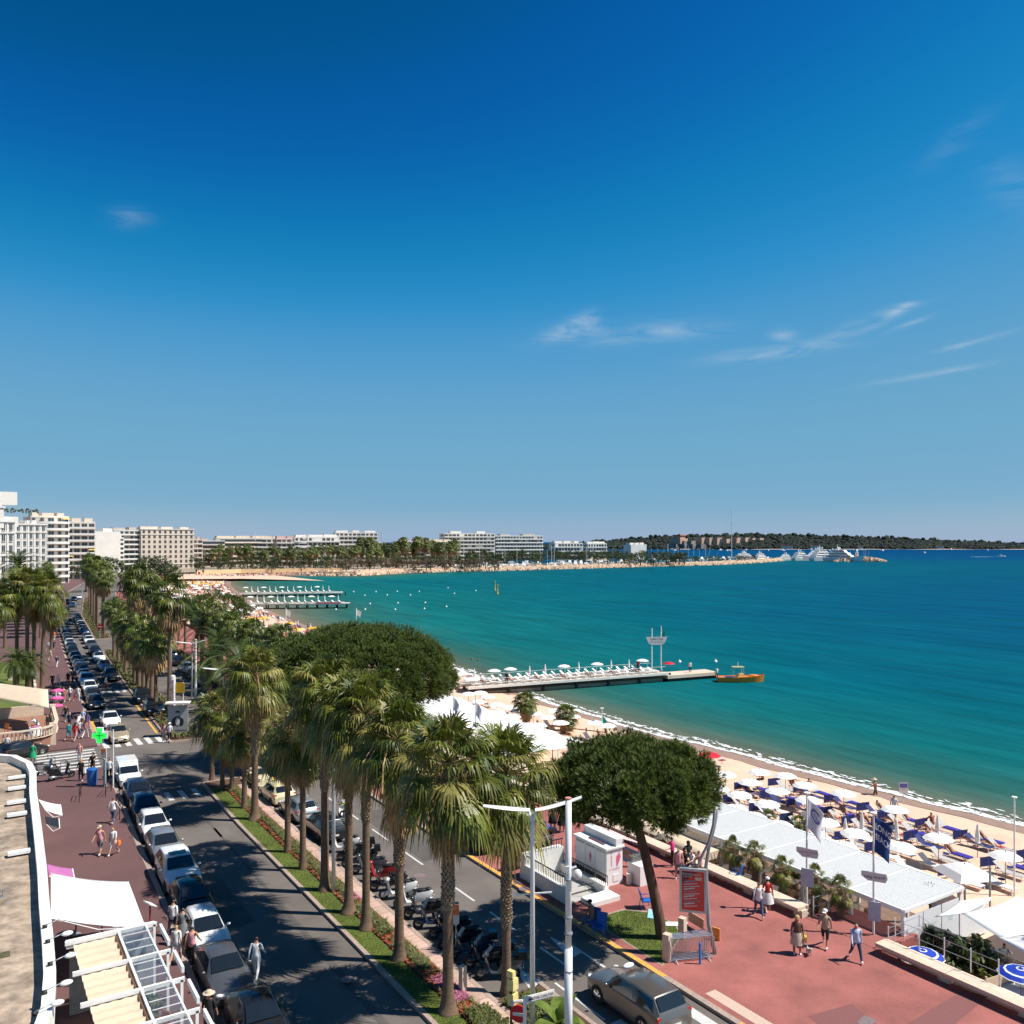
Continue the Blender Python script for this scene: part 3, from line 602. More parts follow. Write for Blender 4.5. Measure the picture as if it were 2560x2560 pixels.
# ------------------------------------------------------------------ vehicles
def paint(n, c, metal=.0, rough=.25): return mat('paint_' + n, c, rough, metal, var=0, coat=.6, spec=.5)
PW = paint('white', (.78, .78, .77)); PSIL = paint('silver', (.42, .43, .44), .6, .3); PGR = paint('grey', (.13, .135, .15), .5, .3); PBK = paint('black', (.012, .013, .016)); PNV = paint('navy', (.015, .025, .055)); PDB = paint('dark_blue', (.02, .045, .1), .3)
PBG = paint('beige', (.5, .4, .26), .4, .35); PLB = paint('light_blue', (.3, .36, .44), .5, .3); PCR = paint('cream', (.72, .62, .38)); PYL = paint('yellow', (.75, .5, .1)); PBR = paint('brown', (.2, .178, .16), .6, .3); PRD = paint('red', (.35, .02, .02))
plate = mat('number_plate', (.75, .76, .74), .5, var=0)
def car_kit(st, L, arch=.33, wb=None, small=False, estate=False):
    "st: stations front to rear (x, bottom, belt, top, half width, half width at top)"
    W = max(s[4] for s in st); mb = MB(); rows = []
    for (x, zb, zs, zt, w_, wt) in st:
        half = [(0, zb), (w_ * .9, zb), (w_ * .99, zb + .12), (w_, (zb + zs) / 2 + .05), (w_ * .985, zs - .03), (w_ * .95, zs), (wt, zt - .05), (wt * .9, zt - .012), (0, zt)]
        rows.append([(x, -y, z) for y, z in half] + [(x, y, z) for y, z in reversed(half[1:-1])])
    n = len(rows[0]); V = [p for r in rows for p in r]; Fc = []
    for i in range(len(rows) - 1): Fc += [(i * n + j, i * n + (j + 1) % n, (i + 1) * n + (j + 1) % n, (i + 1) * n + j) for j in range(n)]
    mb.add(V, Fc); mb.add(rows[0], [tuple(range(n))]); mb.add(rows[-1], [tuple(range(n - 1, -1, -1))])
    wb = wb or (L * .31, -L * .30)
    mb.cur = 1
    for x in wb:
        for s in (-1, 1): mb.add([(x + math.cos(t * .524) * (arch + .06), s * (W + .004), arch - .02 + math.sin(t * .524) * (arch + .06)) for t in range(-1, 8)], [tuple(range(9))])
    for s in (-1, 1): mb.box((0, s * W * .93, st[2][1] + .02), (L * .4, .06, .08))
    f0, r0 = st[0], st[-1]
    mb.box((f0[0] - .02, 0, f0[1] + .13), (.08, f0[4] * 1.5, .12)); mb.box((f0[0] - .035, 0, (f0[1] + f0[2]) / 2 + .08), (.09, f0[4] * .8, .1)); mb.box((r0[0] + .02, 0, r0[1] + .06), (.06, r0[4] * 1.5, .1))
    kit = [('body', mb.mesh('body', [PW, black], 32))]
    i0 = max(i for i in range(len(st) // 2 + 1) if st[i][3] - st[i][2] < .16); i1 = i0 + 1
    jr = [i for i in range(len(st)) if st[i][3] - st[i][2] > .3]; ra = jr[-1]; rb = ra + 1
    def pane(a, b, t0, t1, ws, up):
        mb = MB(); q = []
        for t, sg in ((t0, -1), (t0, 1), (t1, 1), (t1, -1)):
            x = a[0] + (b[0] - a[0]) * t; z = a[3] + (b[3] - a[3]) * t; w_ = (a[5] + (b[5] - a[5]) * t) * ws; q.append((x + up[0], sg * w_, z + up[1]))
        mid = lambda p, r: tuple((u + v) / 2 for u, v in zip(p, r)); c0 = mid(q[0], q[1]); c1 = mid(q[3], q[2]); bl = .02
        c0 = (c0[0] + up[0] * .6, 0, c0[2] + up[1] * .6); c1 = (c1[0] + up[0] * .6, 0, c1[2] + up[1] * .6)
        return mb.add([q[0], c0, q[1], q[2], c1, q[3]], [(0, 1, 4, 5), (1, 2, 3, 4)])
    kit.append(('windscreen', pane(st[i0], st[i1], .06, .93, .93, (.022, .03)).mesh('windscreen', glass_c)))
    kit.append(('rear_window', pane(st[rb], st[ra], .1, .9, .9, (-.026, .024)).mesh('rear_window', glass_c)))
    a, b = st[i1], st[ra]
    for s in (-1, 1):
        mb = MB(); top = [(p[0], s * (p[5] + (p[4] * .95 - p[5]) * .13 + .012), p[3] - .05 - (p[3] - .05 - p[2]) * .13) for p in st[i1:ra + 1]]; bot = [(p[0], s * (p[4] * .95 + .014), p[2] + .03) for p in st[i1:ra + 1]]
        fb = (st[i0][0] * .72 + a[0] * .28, s * (st[i0][4] * .95 + .014), st[i0][2] + .03); rbp = (st[rb][0] * .45 + b[0] * .55, s * (b[4] * .95 + .014), b[2] + .04)
        bot = [fb] + bot[1:-1] + [rbp] if len(bot) > 2 else [fb, rbp]
        mb.add(top + bot[::-1], [tuple(range(len(top) + len(bot)))]); kit.append(('side_window', mb.mesh('side_window', glass_c)))
    ty = MB(); rim = MB()
    for u in (0,):
        k = 14; r_, w_ = arch, .1
        pr = [(r_ - .03, -w_), (r_, -w_ * .7), (r_, w_ * .7), (r_ - .03, w_), (r_ * .62, w_ * 1.02)]; vs = []; fs = []
        for i, (q, yy) in enumerate(pr):
            vs += [(q * math.cos(6.2832 * j / k), yy, q * math.sin(6.2832 * j / k)) for j in range(k)]
            if i: fs += [((i - 1) * k + j, (i - 1) * k + (j + 1) % k, i * k + (j + 1) % k, i * k + j) for j in range(k)]
        ty.add(vs, fs)
        rim.add([(r_ * .63 * math.cos(6.2832 * j / k), w_ * .95, r_ * .63 * math.sin(6.2832 * j / k)) for j in range(k)], [tuple(range(k - 1, -1, -1))])
        rim.cur = 1
        for j in range(5):
            a0 = 6.2832 * j / 5; rim.add([(math.cos(a0 + d) * q, w_ * .99, math.sin(a0 + d) * q) for d, q in ((-.28, r_ * .2), (.28, r_ * .2), (.2, r_ * .58), (-.2, r_ * .58))], [(3, 2, 1, 0)])
    tm, rm = ty.mesh('tyre', rubber, 40), rim.mesh('rim', [chrome, black])
    for x in wb:
        for s in (-1, 1): kit.append(('wheel', tm, (x, s * (W - .075), arch), (0, 0, 0 if s > 0 else math.pi), [('rim', rm)]))
    if small: return kit
    f1 = st[1]; hl = MB(); hl.ell((0, 0, 0), (.14, .17, .085), 8, 4); hm = hl.mesh('headlight', lampl, True)
    for s in (-1, 1): kit.append(('headlight', hm, (f1[0] + .03, s * f1[4] * .8, f1[2] - .03), (0, rad(-14), s * rad(24))))
    tl = MB(); tl.box((0, 0, 0), (.08, .2, .24 if estate else .16), 0, .85); tm2 = tl.mesh('tail_light', redl)
    rr = st[-2]
    for s in (-1, 1): kit.append(('tail_light', tm2, (rr[0] - .02, s * (rr[4] - .1), rr[2] - .13), (0, 0, 0)))
    pm = MB().box((0, 0, 0), (.015, .5, .11)).mesh('number_plate', plate)
    kit.append(('number_plate', pm, (f0[0] + .022, 0, f0[1] + .16))); kit.append(('number_plate', pm, (r0[0] - .02, 0, (r0[1] + r0[2]) / 2 + .04)))
    mm = MB(); mm.ell((0, 0, 0), (.06, .1, .07), 8, 4); mme = mm.mesh('mirror', [PW], True)
    for s in (-1, 1): kit.append(('mirror', mme, (st[i0][0] * .62 + a[0] * .38, s * (W + .08), a[2] + .06)))
    wm = MB(); wm.beam((st[i0][0] + .02, .55, st[i0][3] + .03), (st[i0][0] - .06, -.1, st[i0][3] + .09), .015); kit.append(('wiper', wm.mesh('wiper', black)))
    gr = MB().box((0, 0, 0), (.02, f0[4] * 1.05, .09)); kit.append(('grille', gr.mesh('grille', black), (f0[0] + .012, 0, f0[2] - .02)))
    return kit
HATCH = [(2.02, .28, .52, .56, .66, .5), (1.9, .2, .66, .72, .8, .64), (1.45, .18, .78, .86, .85, .7), (.95, .18, .9, .97, .87, .72), (.2, .18, .95, 1.44, .87, .58), (-.6, .18, .97, 1.5, .87, .6), (-1.45, .2, 1.0, 1.42, .86, .58), (-1.9, .22, 1.0, 1.02, .82, .66), (-2.02, .3, .72, .76, .76, .6)]
SEDAN = [(2.32, .28, .52, .56, .68, .5), (2.18, .2, .66, .72, .82, .66), (1.6, .18, .8, .87, .88, .74), (.95, .18, .9, .97, .9, .74), (.2, .18, .94, 1.4, .9, .59), (-.7, .18, .95, 1.44, .9, .6), (-1.3, .2, .97, 1.3, .9, .58), (-1.85, .22, .97, 1.03, .88, .74), (-2.2, .25, .9, .98, .84, .72), (-2.3, .32, .68, .74, .78, .64)]
SUV = [(2.32, .32, .62, .68, .74, .56), (2.2, .24, .8, .88, .88, .72), (1.6, .22, .95, 1.03, .94, .78), (1.0, .22, 1.03, 1.1, .95, .8), (.3, .22, 1.08, 1.62, .95, .66), (-.7, .22, 1.1, 1.7, .95, .68), (-1.75, .24, 1.12, 1.62, .94, .66), (-2.2, .26, 1.1, 1.16, .9, .76), (-2.32, .34, .82, .88, .84, .7)]
ESTATE = [(2.2, .28, .52, .56, .66, .5), (2.06, .2, .66, .72, .8, .64), (1.5, .18, .78, .86, .85, .7), (.95, .18, .9, .97, .87, .72), (.25, .18, .95, 1.42, .87, .6), (-.8, .18, .96, 1.47, .87, .62), (-1.75, .2, .98, 1.43, .86, .61), (-2.1, .22, .98, 1.01, .83, .7), (-2.2, .3, .72, .78, .78, .66)]
VAN = [(2.0, .28, .55, .6, .66, .5), (1.88, .2, .72, .8, .79, .64), (1.5, .18, .88, .95, .82, .68), (1.15, .18, .95, 1.02, .83, .7), (.5, .18, 1.0, 1.5, .83, .64), (.25, .18, 1.0, 1.55, .83, .66)]
KITS = {'hatch': car_kit(HATCH, 4.04, .31), 'sedan': car_kit(SEDAN, 4.62, .33), 'suv': car_kit(SUV, 4.64, .38), 'estate': car_kit(ESTATE, 4.4, .31, estate=True)}
KITF = {k: car_kit(v, l, a, small=True) for k, v, l, a in (('hatch', HATCH, 4.04, .31), ('sedan', SEDAN, 4.62, .33), ('suv', SUV, 4.64, .38))}
def car(kind, x, y, heading, col, label, group=None, far=False, z=0.):
    "heading: 0 drives towards +Y (away), pi drives towards the camera"
    return inst((KITF if far else KITS)[kind], 'parked_car' if group and 'parked' in group else 'car', label, 'car', (x, y, z), heading + math.pi / 2, group, ov={'paint_white': col})
# ------------------------------------------------------------------ scooters and motorcycles
def scooter_kit(big=False):
    k = 14; ty = MB(); r_ = .25 if not big else .3
    vs = []; fs = []
    for i, (q, yy) in enumerate([(r_ * .55, -.04), (r_, -.05), (r_, .05), (r_ * .55, .04)]):
        vs += [(q * math.cos(6.2832 * j / k), yy, q * math.sin(6.2832 * j / k)) for j in range(k)]
        if i: fs += [((i - 1) * k + j, (i - 1) * k + (j + 1) % k, i * k + (j + 1) % k, i * k + j) for j in range(k)]
    ty.add(vs, fs); tm = ty.mesh('wheel', rubber, 40); rm = MB().add([(r_ * .56 * math.cos(6.2832 * j / k), 0, r_ * .56 * math.sin(6.2832 * j / k)) for j in range(k)], [tuple(range(k))]).mesh('rim', steel)
    b = MB()   # tail and underbody, floor board, leg shield
    rows = []
    for (x, zb, zt, w) in [(-.95, .62, .74, .07), (-.75, .45, .82, .14), (-.45, .32, .8, .17), (-.15, .26, .74, .15), (-.02, .24, .5, .13), (.1, .24, .36, .14), (.35, .25, .37, .15)]:
        rows.append([(x, -w * .6, zb), (x, -w, (zb + zt) / 2), (x, -w * .8, zt), (x, w * .8, zt), (x, w, (zb + zt) / 2), (x, w * .6, zb)])
    n = 6; b.add([p for r in rows for p in r], [(i * n + j, i * n + (j + 1) % n, (i + 1) * n + (j + 1) % n, (i + 1) * n + j) for i in range(6) for j in range(n)] + [tuple(range(n)), tuple(range(7 * n - 1, 6 * n - 1, -1))])
    sh = []
    for (x, z, w) in [(.36, .3, .16), (.44, .5, .21), (.5, .75, .2), (.56, .98, .12)]: sh.append([(x - .05, -w, z), (x + .04, -w * .5, z + .02), (x + .07, 0, z + .02), (x + .04, w * .5, z + .02), (x - .05, w, z)])
    b.grid(sh); b.ell((.62, 0, .34), (.3, .08, .14), 8, 4); b.ell((.53, 0, 1.), (.12, .16, .1), 8, 4)
    seat = MB(); seat.ell((-.42, 0, .84), (.42, .15, .09), 10, 5); seat.ell((-.7, 0, .89), (.2, .14, .07), 8, 4)
    fk = MB()
    for s in (-1, 1): fk.tube([(.72, s * .07, .27), (.55, s * .06, .7)], .022, 6); fk.tube([(.52, 0, 1.02), (.45, s * .18, 1.06), (.38, s * .33, 1.05)], .016, 6)
    ws = MB(); ws.grid([[(.6 - .13 * i - .05 * abs(j) , j * .1, 1.06 + .17 * i) for j in (-2, -1, 0, 1, 2)] for i in range(3)])
    mr = MB(); mr.tube([(0, 0, 0), (-.02, 0, .18)], .008, 5); mr.ell((-.03, 0, .22), (.03, .07, .045), 8, 4); mrm = mr.mesh('mirror', black, True)
    ex = MB().tube([(-.1, -.16, .25), (-.5, -.18, .28), (-.95, -.2, .36)], [.03, .05, .055], 8)
    st = MB().beam((-.1, .1, .26), (-.2, .22, .0), .025)
    kit = [('body', b.mesh('body', [PW], 45)), ('seat', seat.mesh('seat', black, True)), ('front_fork', fk.mesh('front_fork', black)), ('wheel', tm, (.74, 0, r_), (0, 0, 0), [('rim', rm)]), ('wheel', tm, (-.62, 0, r_), (0, 0, 0), [('rim', rm)]),
           ('mirror', mrm, (.42, .26, 1.05)), ('mirror', mrm, (.42, -.26, 1.05)), ('exhaust', ex.mesh('exhaust', steel, True)), ('side_stand', st.mesh('side_stand', black)), ('tail_light', MB().box((-.96, 0, .7), (.04, .16, .07)).mesh('tail_light', redl)), ('headlight', MB().ell((.62, 0, .97), (.05, .09, .06), 8, 4).mesh('headlight', lampl, True)), ('number_plate', MB().box((-.99, 0, .52), (.015, .2, .14)).mesh('number_plate', plate))]
    kit2 = kit + [('top_case', MB().box((-.95, 0, 1.), (.38, .42, .3), 0, .82).mesh('top_case', [PBK])), ('windshield', ws.mesh('windshield', mat('clear_plastic', (.5, .55, .58), .1, var=0, trans=.7)))]
    return kit, kit2
SCK, SCK2 = scooter_kit()
def scooter(x, y, rz, col, label, case=False, z=0., group=None, name='scooter', s=1.): return inst(SCK2 if case else SCK, name, label, 'scooter', (x, y, z), rz, group, s, {'paint_white': col})
# ------------------------------------------------------------------ people
skin = mat('skin', (.52, .27, .17), .6, var=.08); skint = mat('skin_tanned', (.34, .15, .085), .6, var=.08); skind = mat('skin_dark', (.1, .05, .03), .6, var=.08)
def cloth(n, c): return mat('cloth_' + n, c, .85, var=.12, scale=9)
CL = {n: cloth(n, c) for n, c in dict(white=(.74, .73, .71), black=(.018, .018, .02), navy=(.03, .04, .09), jeans=(.06, .085, .15), grey=(.2, .2, .21), pink=(.75, .06, .26), rose=(.62, .3, .33), khaki=(.36, .28, .2), red=(.5, .03, .03), green=(.02, .32, .14), orange=(.8, .2, .03), sky=(.45, .55, .7), teal=(.05, .35, .38), beige=(.55, .45, .34), brown=(.15, .08, .05), purple=(.17, .1, .3), yellow=(.75, .6, .08), blue=(.04, .08, .4)).items()}
hairs = {n: mat('hair_' + n, c, .7, var=.25, scale=20) for n, c in dict(dark=(.02, .013, .01), brown=(.09, .045, .02), grey=(.4, .39, .38), blond=(.5, .33, .14)).items()}
SL = ['r_skin', 'r_top', 'r_thigh', 'r_shin', 'r_sleeve', 'r_forearm', 'r_hair', 'r_shoe']
SLM = [mat(n, (.5, .5, .5), var=0) for n in SL]
def body(pose):
    "one continuous figure of 1.75 m, facing +x, grown over a skeleton with a Skin modifier; faces get clothing by the nearest bone"
    g = lambda k, d=0.: rad(pose.get(k, d)); lean = g('lean'); hipz = pose.get('hip', .93); fem = pose.get('slim', 1.)
    V, E, Rr, reg = [], [], [], []
    def v(p, r, par=None, rg_=None):
        V.append(Vector(p)); Rr.append(r if isinstance(r, tuple) else (r, r)); k = len(V) - 1
        if par is not None: E.append((par, k)); reg.append(rg_)
        return k
    U = lambda d: Vector((math.sin(lean) * d, 0, math.cos(lean) * d)); H = Vector((0, 0, hipz))
    pel = v(H, (.135 * fem, .165)); wa = v(H + U(.2), (.115 * fem, .14 * fem), pel, 1); ch = v(H + U(.42), (.13 * fem, .17 * fem), wa, 1); nb = v(H + U(.56), (.075, .09), ch, 1); nk = v(H + U(.62), (.05, .052), nb, 0)
    hl = lean * .3 + g('nod'); hd = V[nk] + Vector((math.sin(hl) * .1 + .015, 0, math.cos(hl) * .1)); h1 = v(hd, (.09, .075), nk, 0); h2 = v(hd + Vector((math.sin(hl) * .1, 0, math.cos(hl) * .1)), (.075, .065), h1, 0)
    nose = v(hd + Vector((.1, 0, .0)), (.012, .012), h1, 0)
    hands = []
    for s, nm in ((1, 'L'), (-1, 'R')):
        sh = v(H + U(.52) + Vector((0, s * .165 * fem, 0)), (.058, .058), nb, 4); a = g('sh' + nm, 5) ; ab = g('ab' + nm, 9); d = Vector((math.sin(a) * math.cos(ab), s * math.sin(ab), -math.cos(a) * math.cos(ab)))
        elb = v(V[sh] + d * .28, (.042, .042), sh, 4); a2 = a + g('el' + nm, 12); ab2 = ab * .6 + g('in' + nm); d2 = Vector((math.sin(a2) * math.cos(ab2), s * math.sin(ab2), -math.cos(a2) * math.cos(ab2))); wr = v(V[elb] + d2 * .25, (.026, .03), elb, 5); hn = v(V[wr] + d2 * .085, (.018, .038), wr, 5); hands.append((V[hn].copy(), d2, s))
        hp = v(H + Vector((0, s * .095, -.06)), (.098, .098), pel, 2); t = g('hip' + nm); sp = g('sp' + nm, 2); d = Vector((math.sin(t) * math.cos(sp), s * math.sin(sp), -math.cos(t) * math.cos(sp))); kn = v(V[hp] + d * .42, (.058, .058), hp, 2); t2 = t - g('kn' + nm); d2 = Vector((math.sin(t2), s * math.sin(sp) * .5, -math.cos(t2))); mid = v(V[kn] + d2 * .17, (.056, .054), kn, 3); an = v(V[kn] + d2 * .4, (.036, .036), mid, 3)
        t3 = t2 + rad(90) + g('ft' + nm); fd = Vector((math.sin(t3), 0, -math.cos(t3))); v(V[an] + d2 * .04 + fd * .13, (.034, .042), an, 7); v(V[an] + d2 * .045 - fd * .045, (.033, .034), an, 7)
    me = bpy.data.meshes.new('b'); me.from_pydata(V, E, []); o = bpy.data.objects.new('b', me); COL.objects.link(o)
    m = o.modifiers.new('s', 'SKIN'); m.use_smooth_shade = True; o.modifiers.new('u', 'SUBSURF').levels = 1
    sv = me.skin_vertices[0].data
    for i, r in enumerate(Rr): sv[i].radius = r; sv[i].use_root = i == pel
    dg = bpy.context.evaluated_depsgraph_get(); me2 = bpy.data.meshes.new_from_object(o.evaluated_get(dg)); bpy.data.objects.remove(o); bpy.data.meshes.remove(me)
    me2.name = 'figure'; me2.materials.clear()
    vs = [tuple(p.co) for p in me2.vertices]; fs = [tuple(p.vertices) for p in me2.polygons]; ms = []
    A = np.array([V[a] for a, b in E]); B = np.array([V[b] for a, b in E]); DD = B - A; L2 = (DD ** 2).sum(1); RA = np.array([.5 * sum(Rr[b]) for a, b in E])
    for f in fs:
        c = np.mean([vs[i] for i in f], 0); t = np.clip(((c - A) * DD).sum(1) / L2, 0, 1); dd = np.linalg.norm(c - A - DD * t[:, None], axis=1) - RA; r = reg[int(dd.argmin())]
        if r == 0:
            q = Vector(c) - hd; fwd = q.x * math.cos(hl) - q.z * math.sin(hl); up = q.z * math.cos(hl) + q.x * math.sin(hl)
            if up > .1 or (fwd < -.0 and up > -.02): r = 6
        if r == 2 and c[2] > hipz - .02 and hipz > .6 and pose.get('hipL', 0) < 60: r = 2
        ms.append(r)
    mb = MB(); mb.v = vs; mb.f = fs; mb.m = ms; mb.cur = 5
    for (p, d, s) in hands:   # fingers and thumb
        u = Vector((1, 0, 0)); u = (u - d * u.dot(d)); u = u.normalized() if u.length > .05 else Vector((0, 1, 0)); w_ = d.cross(u)
        for k, L in enumerate((.065, .078, .082, .07)):
            q = p + u * (k - 1.5) * .017 + d * .015; mb.tube([q, q + d * L * .6, q + d * L + w_ * s * .022], [.0085, .008, .006], 5)
        q = p + u * .03 - d * .03; mb.tube([q, q + u * .03 + d * .02, q + u * .035 + d * .055], [.01, .009, .007], 5)
    return mb.mesh('person', SLM, True)
POSES = dict(stand=dict(), walk=dict(hipL=24, knL=6, hipR=-18, knR=22, shL=-18, shR=20, elR=22, elL=16, lean=2), walk2=dict(hipL=-14, knL=30, hipR=18, knR=4, shL=16, shR=-14, elL=25, lean=2, slim=.9), phone=dict(shR=55, elR=85, shL=10, elL=60, nod=14), point=dict(shL=75, elL=12, abL=25, hipL=8), sit=dict(hip=.55, hipL=88, hipR=88, knL=90, knR=85, shL=30, shR=30, elL=50, elR=45, lean=8),
             recline=dict(hip=.42, hipL=82, hipR=84, knL=2, knR=14, lean=-48, shL=25, shR=25, elL=40, elR=30, slim=.92), lie=dict(hip=.4, hipL=88, hipR=88, knL=4, knR=4, lean=-82, shL=-78, shR=-78, elL=8, elR=8), ride=dict(hip=.95, hipL=72, hipR=72, knL=75, knR=75, shL=55, shR=55, elL=25, elR=25, lean=8, spL=14, spR=14), bend=dict(hip=.9, lean=42, hipL=6, hipR=-2, shL=50, shR=50, elL=30, elR=30), wade=dict(hipL=20, knL=16, hipR=-12, knR=16, shL=38, elL=20, abL=25, shR=-12, abR=20, lean=6))
PB = {k: body(v) for k, v in POSES.items()}
for k in PB: PB[k].name = 'person_' + k
HATM = {}
def hat_mesh(kind):
    if kind not in HATM:
        mb = MB()
        if kind == 'cap': mb.lathe([(.1, 0), (.102, .05), (.07, .1), (.01, .115)], 12, cap=False); mb.add([(.07, -.08, .01), (.19, -.06, -.005), (.21, 0, -.005), (.19, .06, -.005), (.07, .08, .01)], [(0, 1, 2, 3, 4)])
        else: mb.lathe([(.2, -.01), (.11, .005), (.1, .07), (.08, .1), (.01, .105)], 14, cap=False)
        HATM[kind] = mb.mesh('hat', [CL['white']], True)
    return HATM[kind]
HAIRL = {}
def hair_mesh():
    if 0 not in HAIRL: mb = MB(); mb.ell((-.03, 0, .02), (.1, .1, .12), 10, 6); mb.ell((-.075, 0, -.12), (.06, .09, .16), 8, 5); HAIRL[0] = mb.mesh('hair', [hairs['dark']], True)
    return HAIRL[0]
HEAD = {}
def head_of(pose):
    p = POSES[pose]; le = rad(p.get('lean', 0)); hl = le * .3 + rad(p.get('nod', 0)); h = p.get('hip', .93); return (math.sin(le) * .62 + math.sin(hl) * .15 + .015, 0, h + math.cos(le) * .62 + math.cos(hl) * .15), hl
def person(px, py, rz, pose, label, top='white', bot='jeans', shorts=False, long=False, sk=None, hair='dark', hat=None, hatc='white', z=.14, group=None, sc=1., bag=None, skirt_=None, longhair=False, shoe='white', xy=None, bare=False):
    x, y = xy if xy else P(px, py, z); sk = sk or skin
    t = thing('person', label, 'person', (x, y, z), rz, group, (1.16 * sc, 1.2 * sc, .99 * sc))
    tm = sk if bare else CL[top]; bm = CL[bot]
    ov = dict(r_skin=sk, r_top=tm, r_thigh=bm, r_shin=sk if (shorts or skirt_) else bm, r_sleeve=sk if (bare or top in ('rose',)) else tm, r_forearm=tm if long else sk, r_hair=hairs[hair], r_shoe=sk if bare else CL[shoe])
    put('figure', PB[pose], t, ov=ov)
    hp, hl = head_of(pose)
    if longhair: put('hair', hair_mesh(), t, (hp[0] - .015, 0, hp[2] + .0), ov={'hair_dark': hairs[hair]})
    if hat: put('hat', hat_mesh(hat), t, (hp[0], 0, hp[2] + .035), ov={'cloth_white': CL[hatc]})
    if bag:
        mb = MB(); mb.box((0, 0, 0), (.3, .1, .26), 0, .85); mb.tube([(-.1, 0, .12), (-.06, 0, .3), (.06, 0, .3), (.1, 0, .12)], .012, 5); mb.obj('bag', CL[bag], t, loc=(.02, .3, .78))
    if skirt_:
        mb = MB(); mb.lathe([(.15, .12), (.19, -.05), (.22, -.25), (.25, -.45)], 14, cap=False, sq=1.1); mb.obj('skirt', CL[skirt_], t, True, loc=(0, 0, .95))
    return t
# ------------------------------------------------------------------ the hotel wing below the camera
AWAY = math.pi / 2 - TH          # facing away from the camera
TOW = AWAY + math.pi
t = thing('hotel_wing', 'low hotel wing with stained concrete roof and white parapet ledge', 'building')
OUT = [(-30, 75.4), (-14, 75.3), (-5, 75), (-1, 74.4), (1.6, 73.5), (3.2, 71.8), (4., 69), (4.1, 66), (3.8, 60.9), (3.55, 53), (3.3, 46), (3.1, 42), (2.95, 38), (2.8, 35), (2.55, 32.5), (2.0, 30.2), (1.0, 28), (-.6, 26), (-3, 24.5)]
def offs(pl, d):
    o = []
    for i, p in enumerate(pl):
        a, b = Vector(pl[max(0, i - 1)]), Vector(pl[min(len(pl) - 1, i + 1)]); n = (b - a).normalized(); o.append((p[0] + n.y * d, p[1] - n.x * d))
    return o
INN = offs(OUT, .4); FAC = offs(OUT, .3)
MB().prism(INN + [(-30, 20)], 3.2, 3.5).obj('roof', conc, t)
mb = MB(); mb.grid([[(a[0], a[1], 3.45), (a[0], a[1], 4.02), (b[0], b[1], 4.02), (b[0], b[1], 3.5), (b[0], b[1], 3.3), (c[0], c[1], 3.3)] for a, b, c in zip(INN, OUT, FAC)]); mb.obj('parapet', mat('parapet_paint', (.78, .74, .68), .6, var=.12, scale=3, big=.06, bigscale=.6), t)
mb = MB(); mb.grid([[(c[0], c[1], 0), (c[0], c[1], 3.32)] for c in FAC]); mb.obj('wall', cream, t)
for i in range(8, 14):
    a, b = Vector(FAC[i]), Vector(FAC[i + 1]); n = (b - a).normalized(); m_ = (a + b) / 2; MB().box((0, 0, 1.5), (.06, (b - a).length * .8, 2.6)).obj('shop_window', glass_b, t, loc=(m_.x + .04, m_.y, 0), rz=math.atan2(-n.x, n.y))
felt = mat('green_felt', (.09, .085, .04), .9, var=.3, scale=4)
for (y0, w_, x0) in ((66, .7, -20), (59.5, .8, -20), (38.6, .5, -18), (42.8, .25, -18)): MB().box((-8.5, y0, 3.51), (20, w_, .03)).obj('roof_strip', felt if w_ > .3 else conc, t)
hood = MB(); hood.box((.2, 0, .18), (1.0, .42, .14)); hood.cur = 1; hood.box((.15, 0, .06), (.8, .3, .12)); hm_ = hood.mesh('vent_hood', [white, black])
for y in (66.5, 63.6, 60.2, 57.5, 50.4): put('vent_hood', hm_, t, (interp([(p[1], p[0]) for p in reversed(OUT)], y) - 1.3, y, 3.5))
hk = MB(); hk.tube([(0, 0, 0), (0, 0, .3), (.2, 0, .36)], .035, 6); hkm = hk.mesh('roof_hook', gpole)
for y in (53, 51.8, 48.6, 47.4, 45, 44): put('roof_hook', hkm, t, (1.3 + .2 * math.sin(y), y, 3.5))
# floodlights standing on the ledge
fl = MB(); fl.tube([(0, 0, 0), (0, 0, .1), (.5, 0, .22)], .018, 6); fl.cur = 1; fl.ell((.66, 0, .18), (.22, .14, .09), 10, 5); fl.cur = 2; fl.box((-.02, 0, .06), (.16, .12, .12)); flm = fl.mesh('floodlight', [gpole, white, black], True)
for i, (px, py) in enumerate(((161, 2316), (169, 2353), (176, 2409), (163, 2480), (139, 2532))):
    x, y = P(px - 30, py, 4.02); tag(put('floodlight', flm, None, (x - .25, y, 4.02), .1), '%s white floodlight on the hotel ledge, counted from the big awning' % nth(i), 'floodlight', 'floodlights on the hotel ledge')
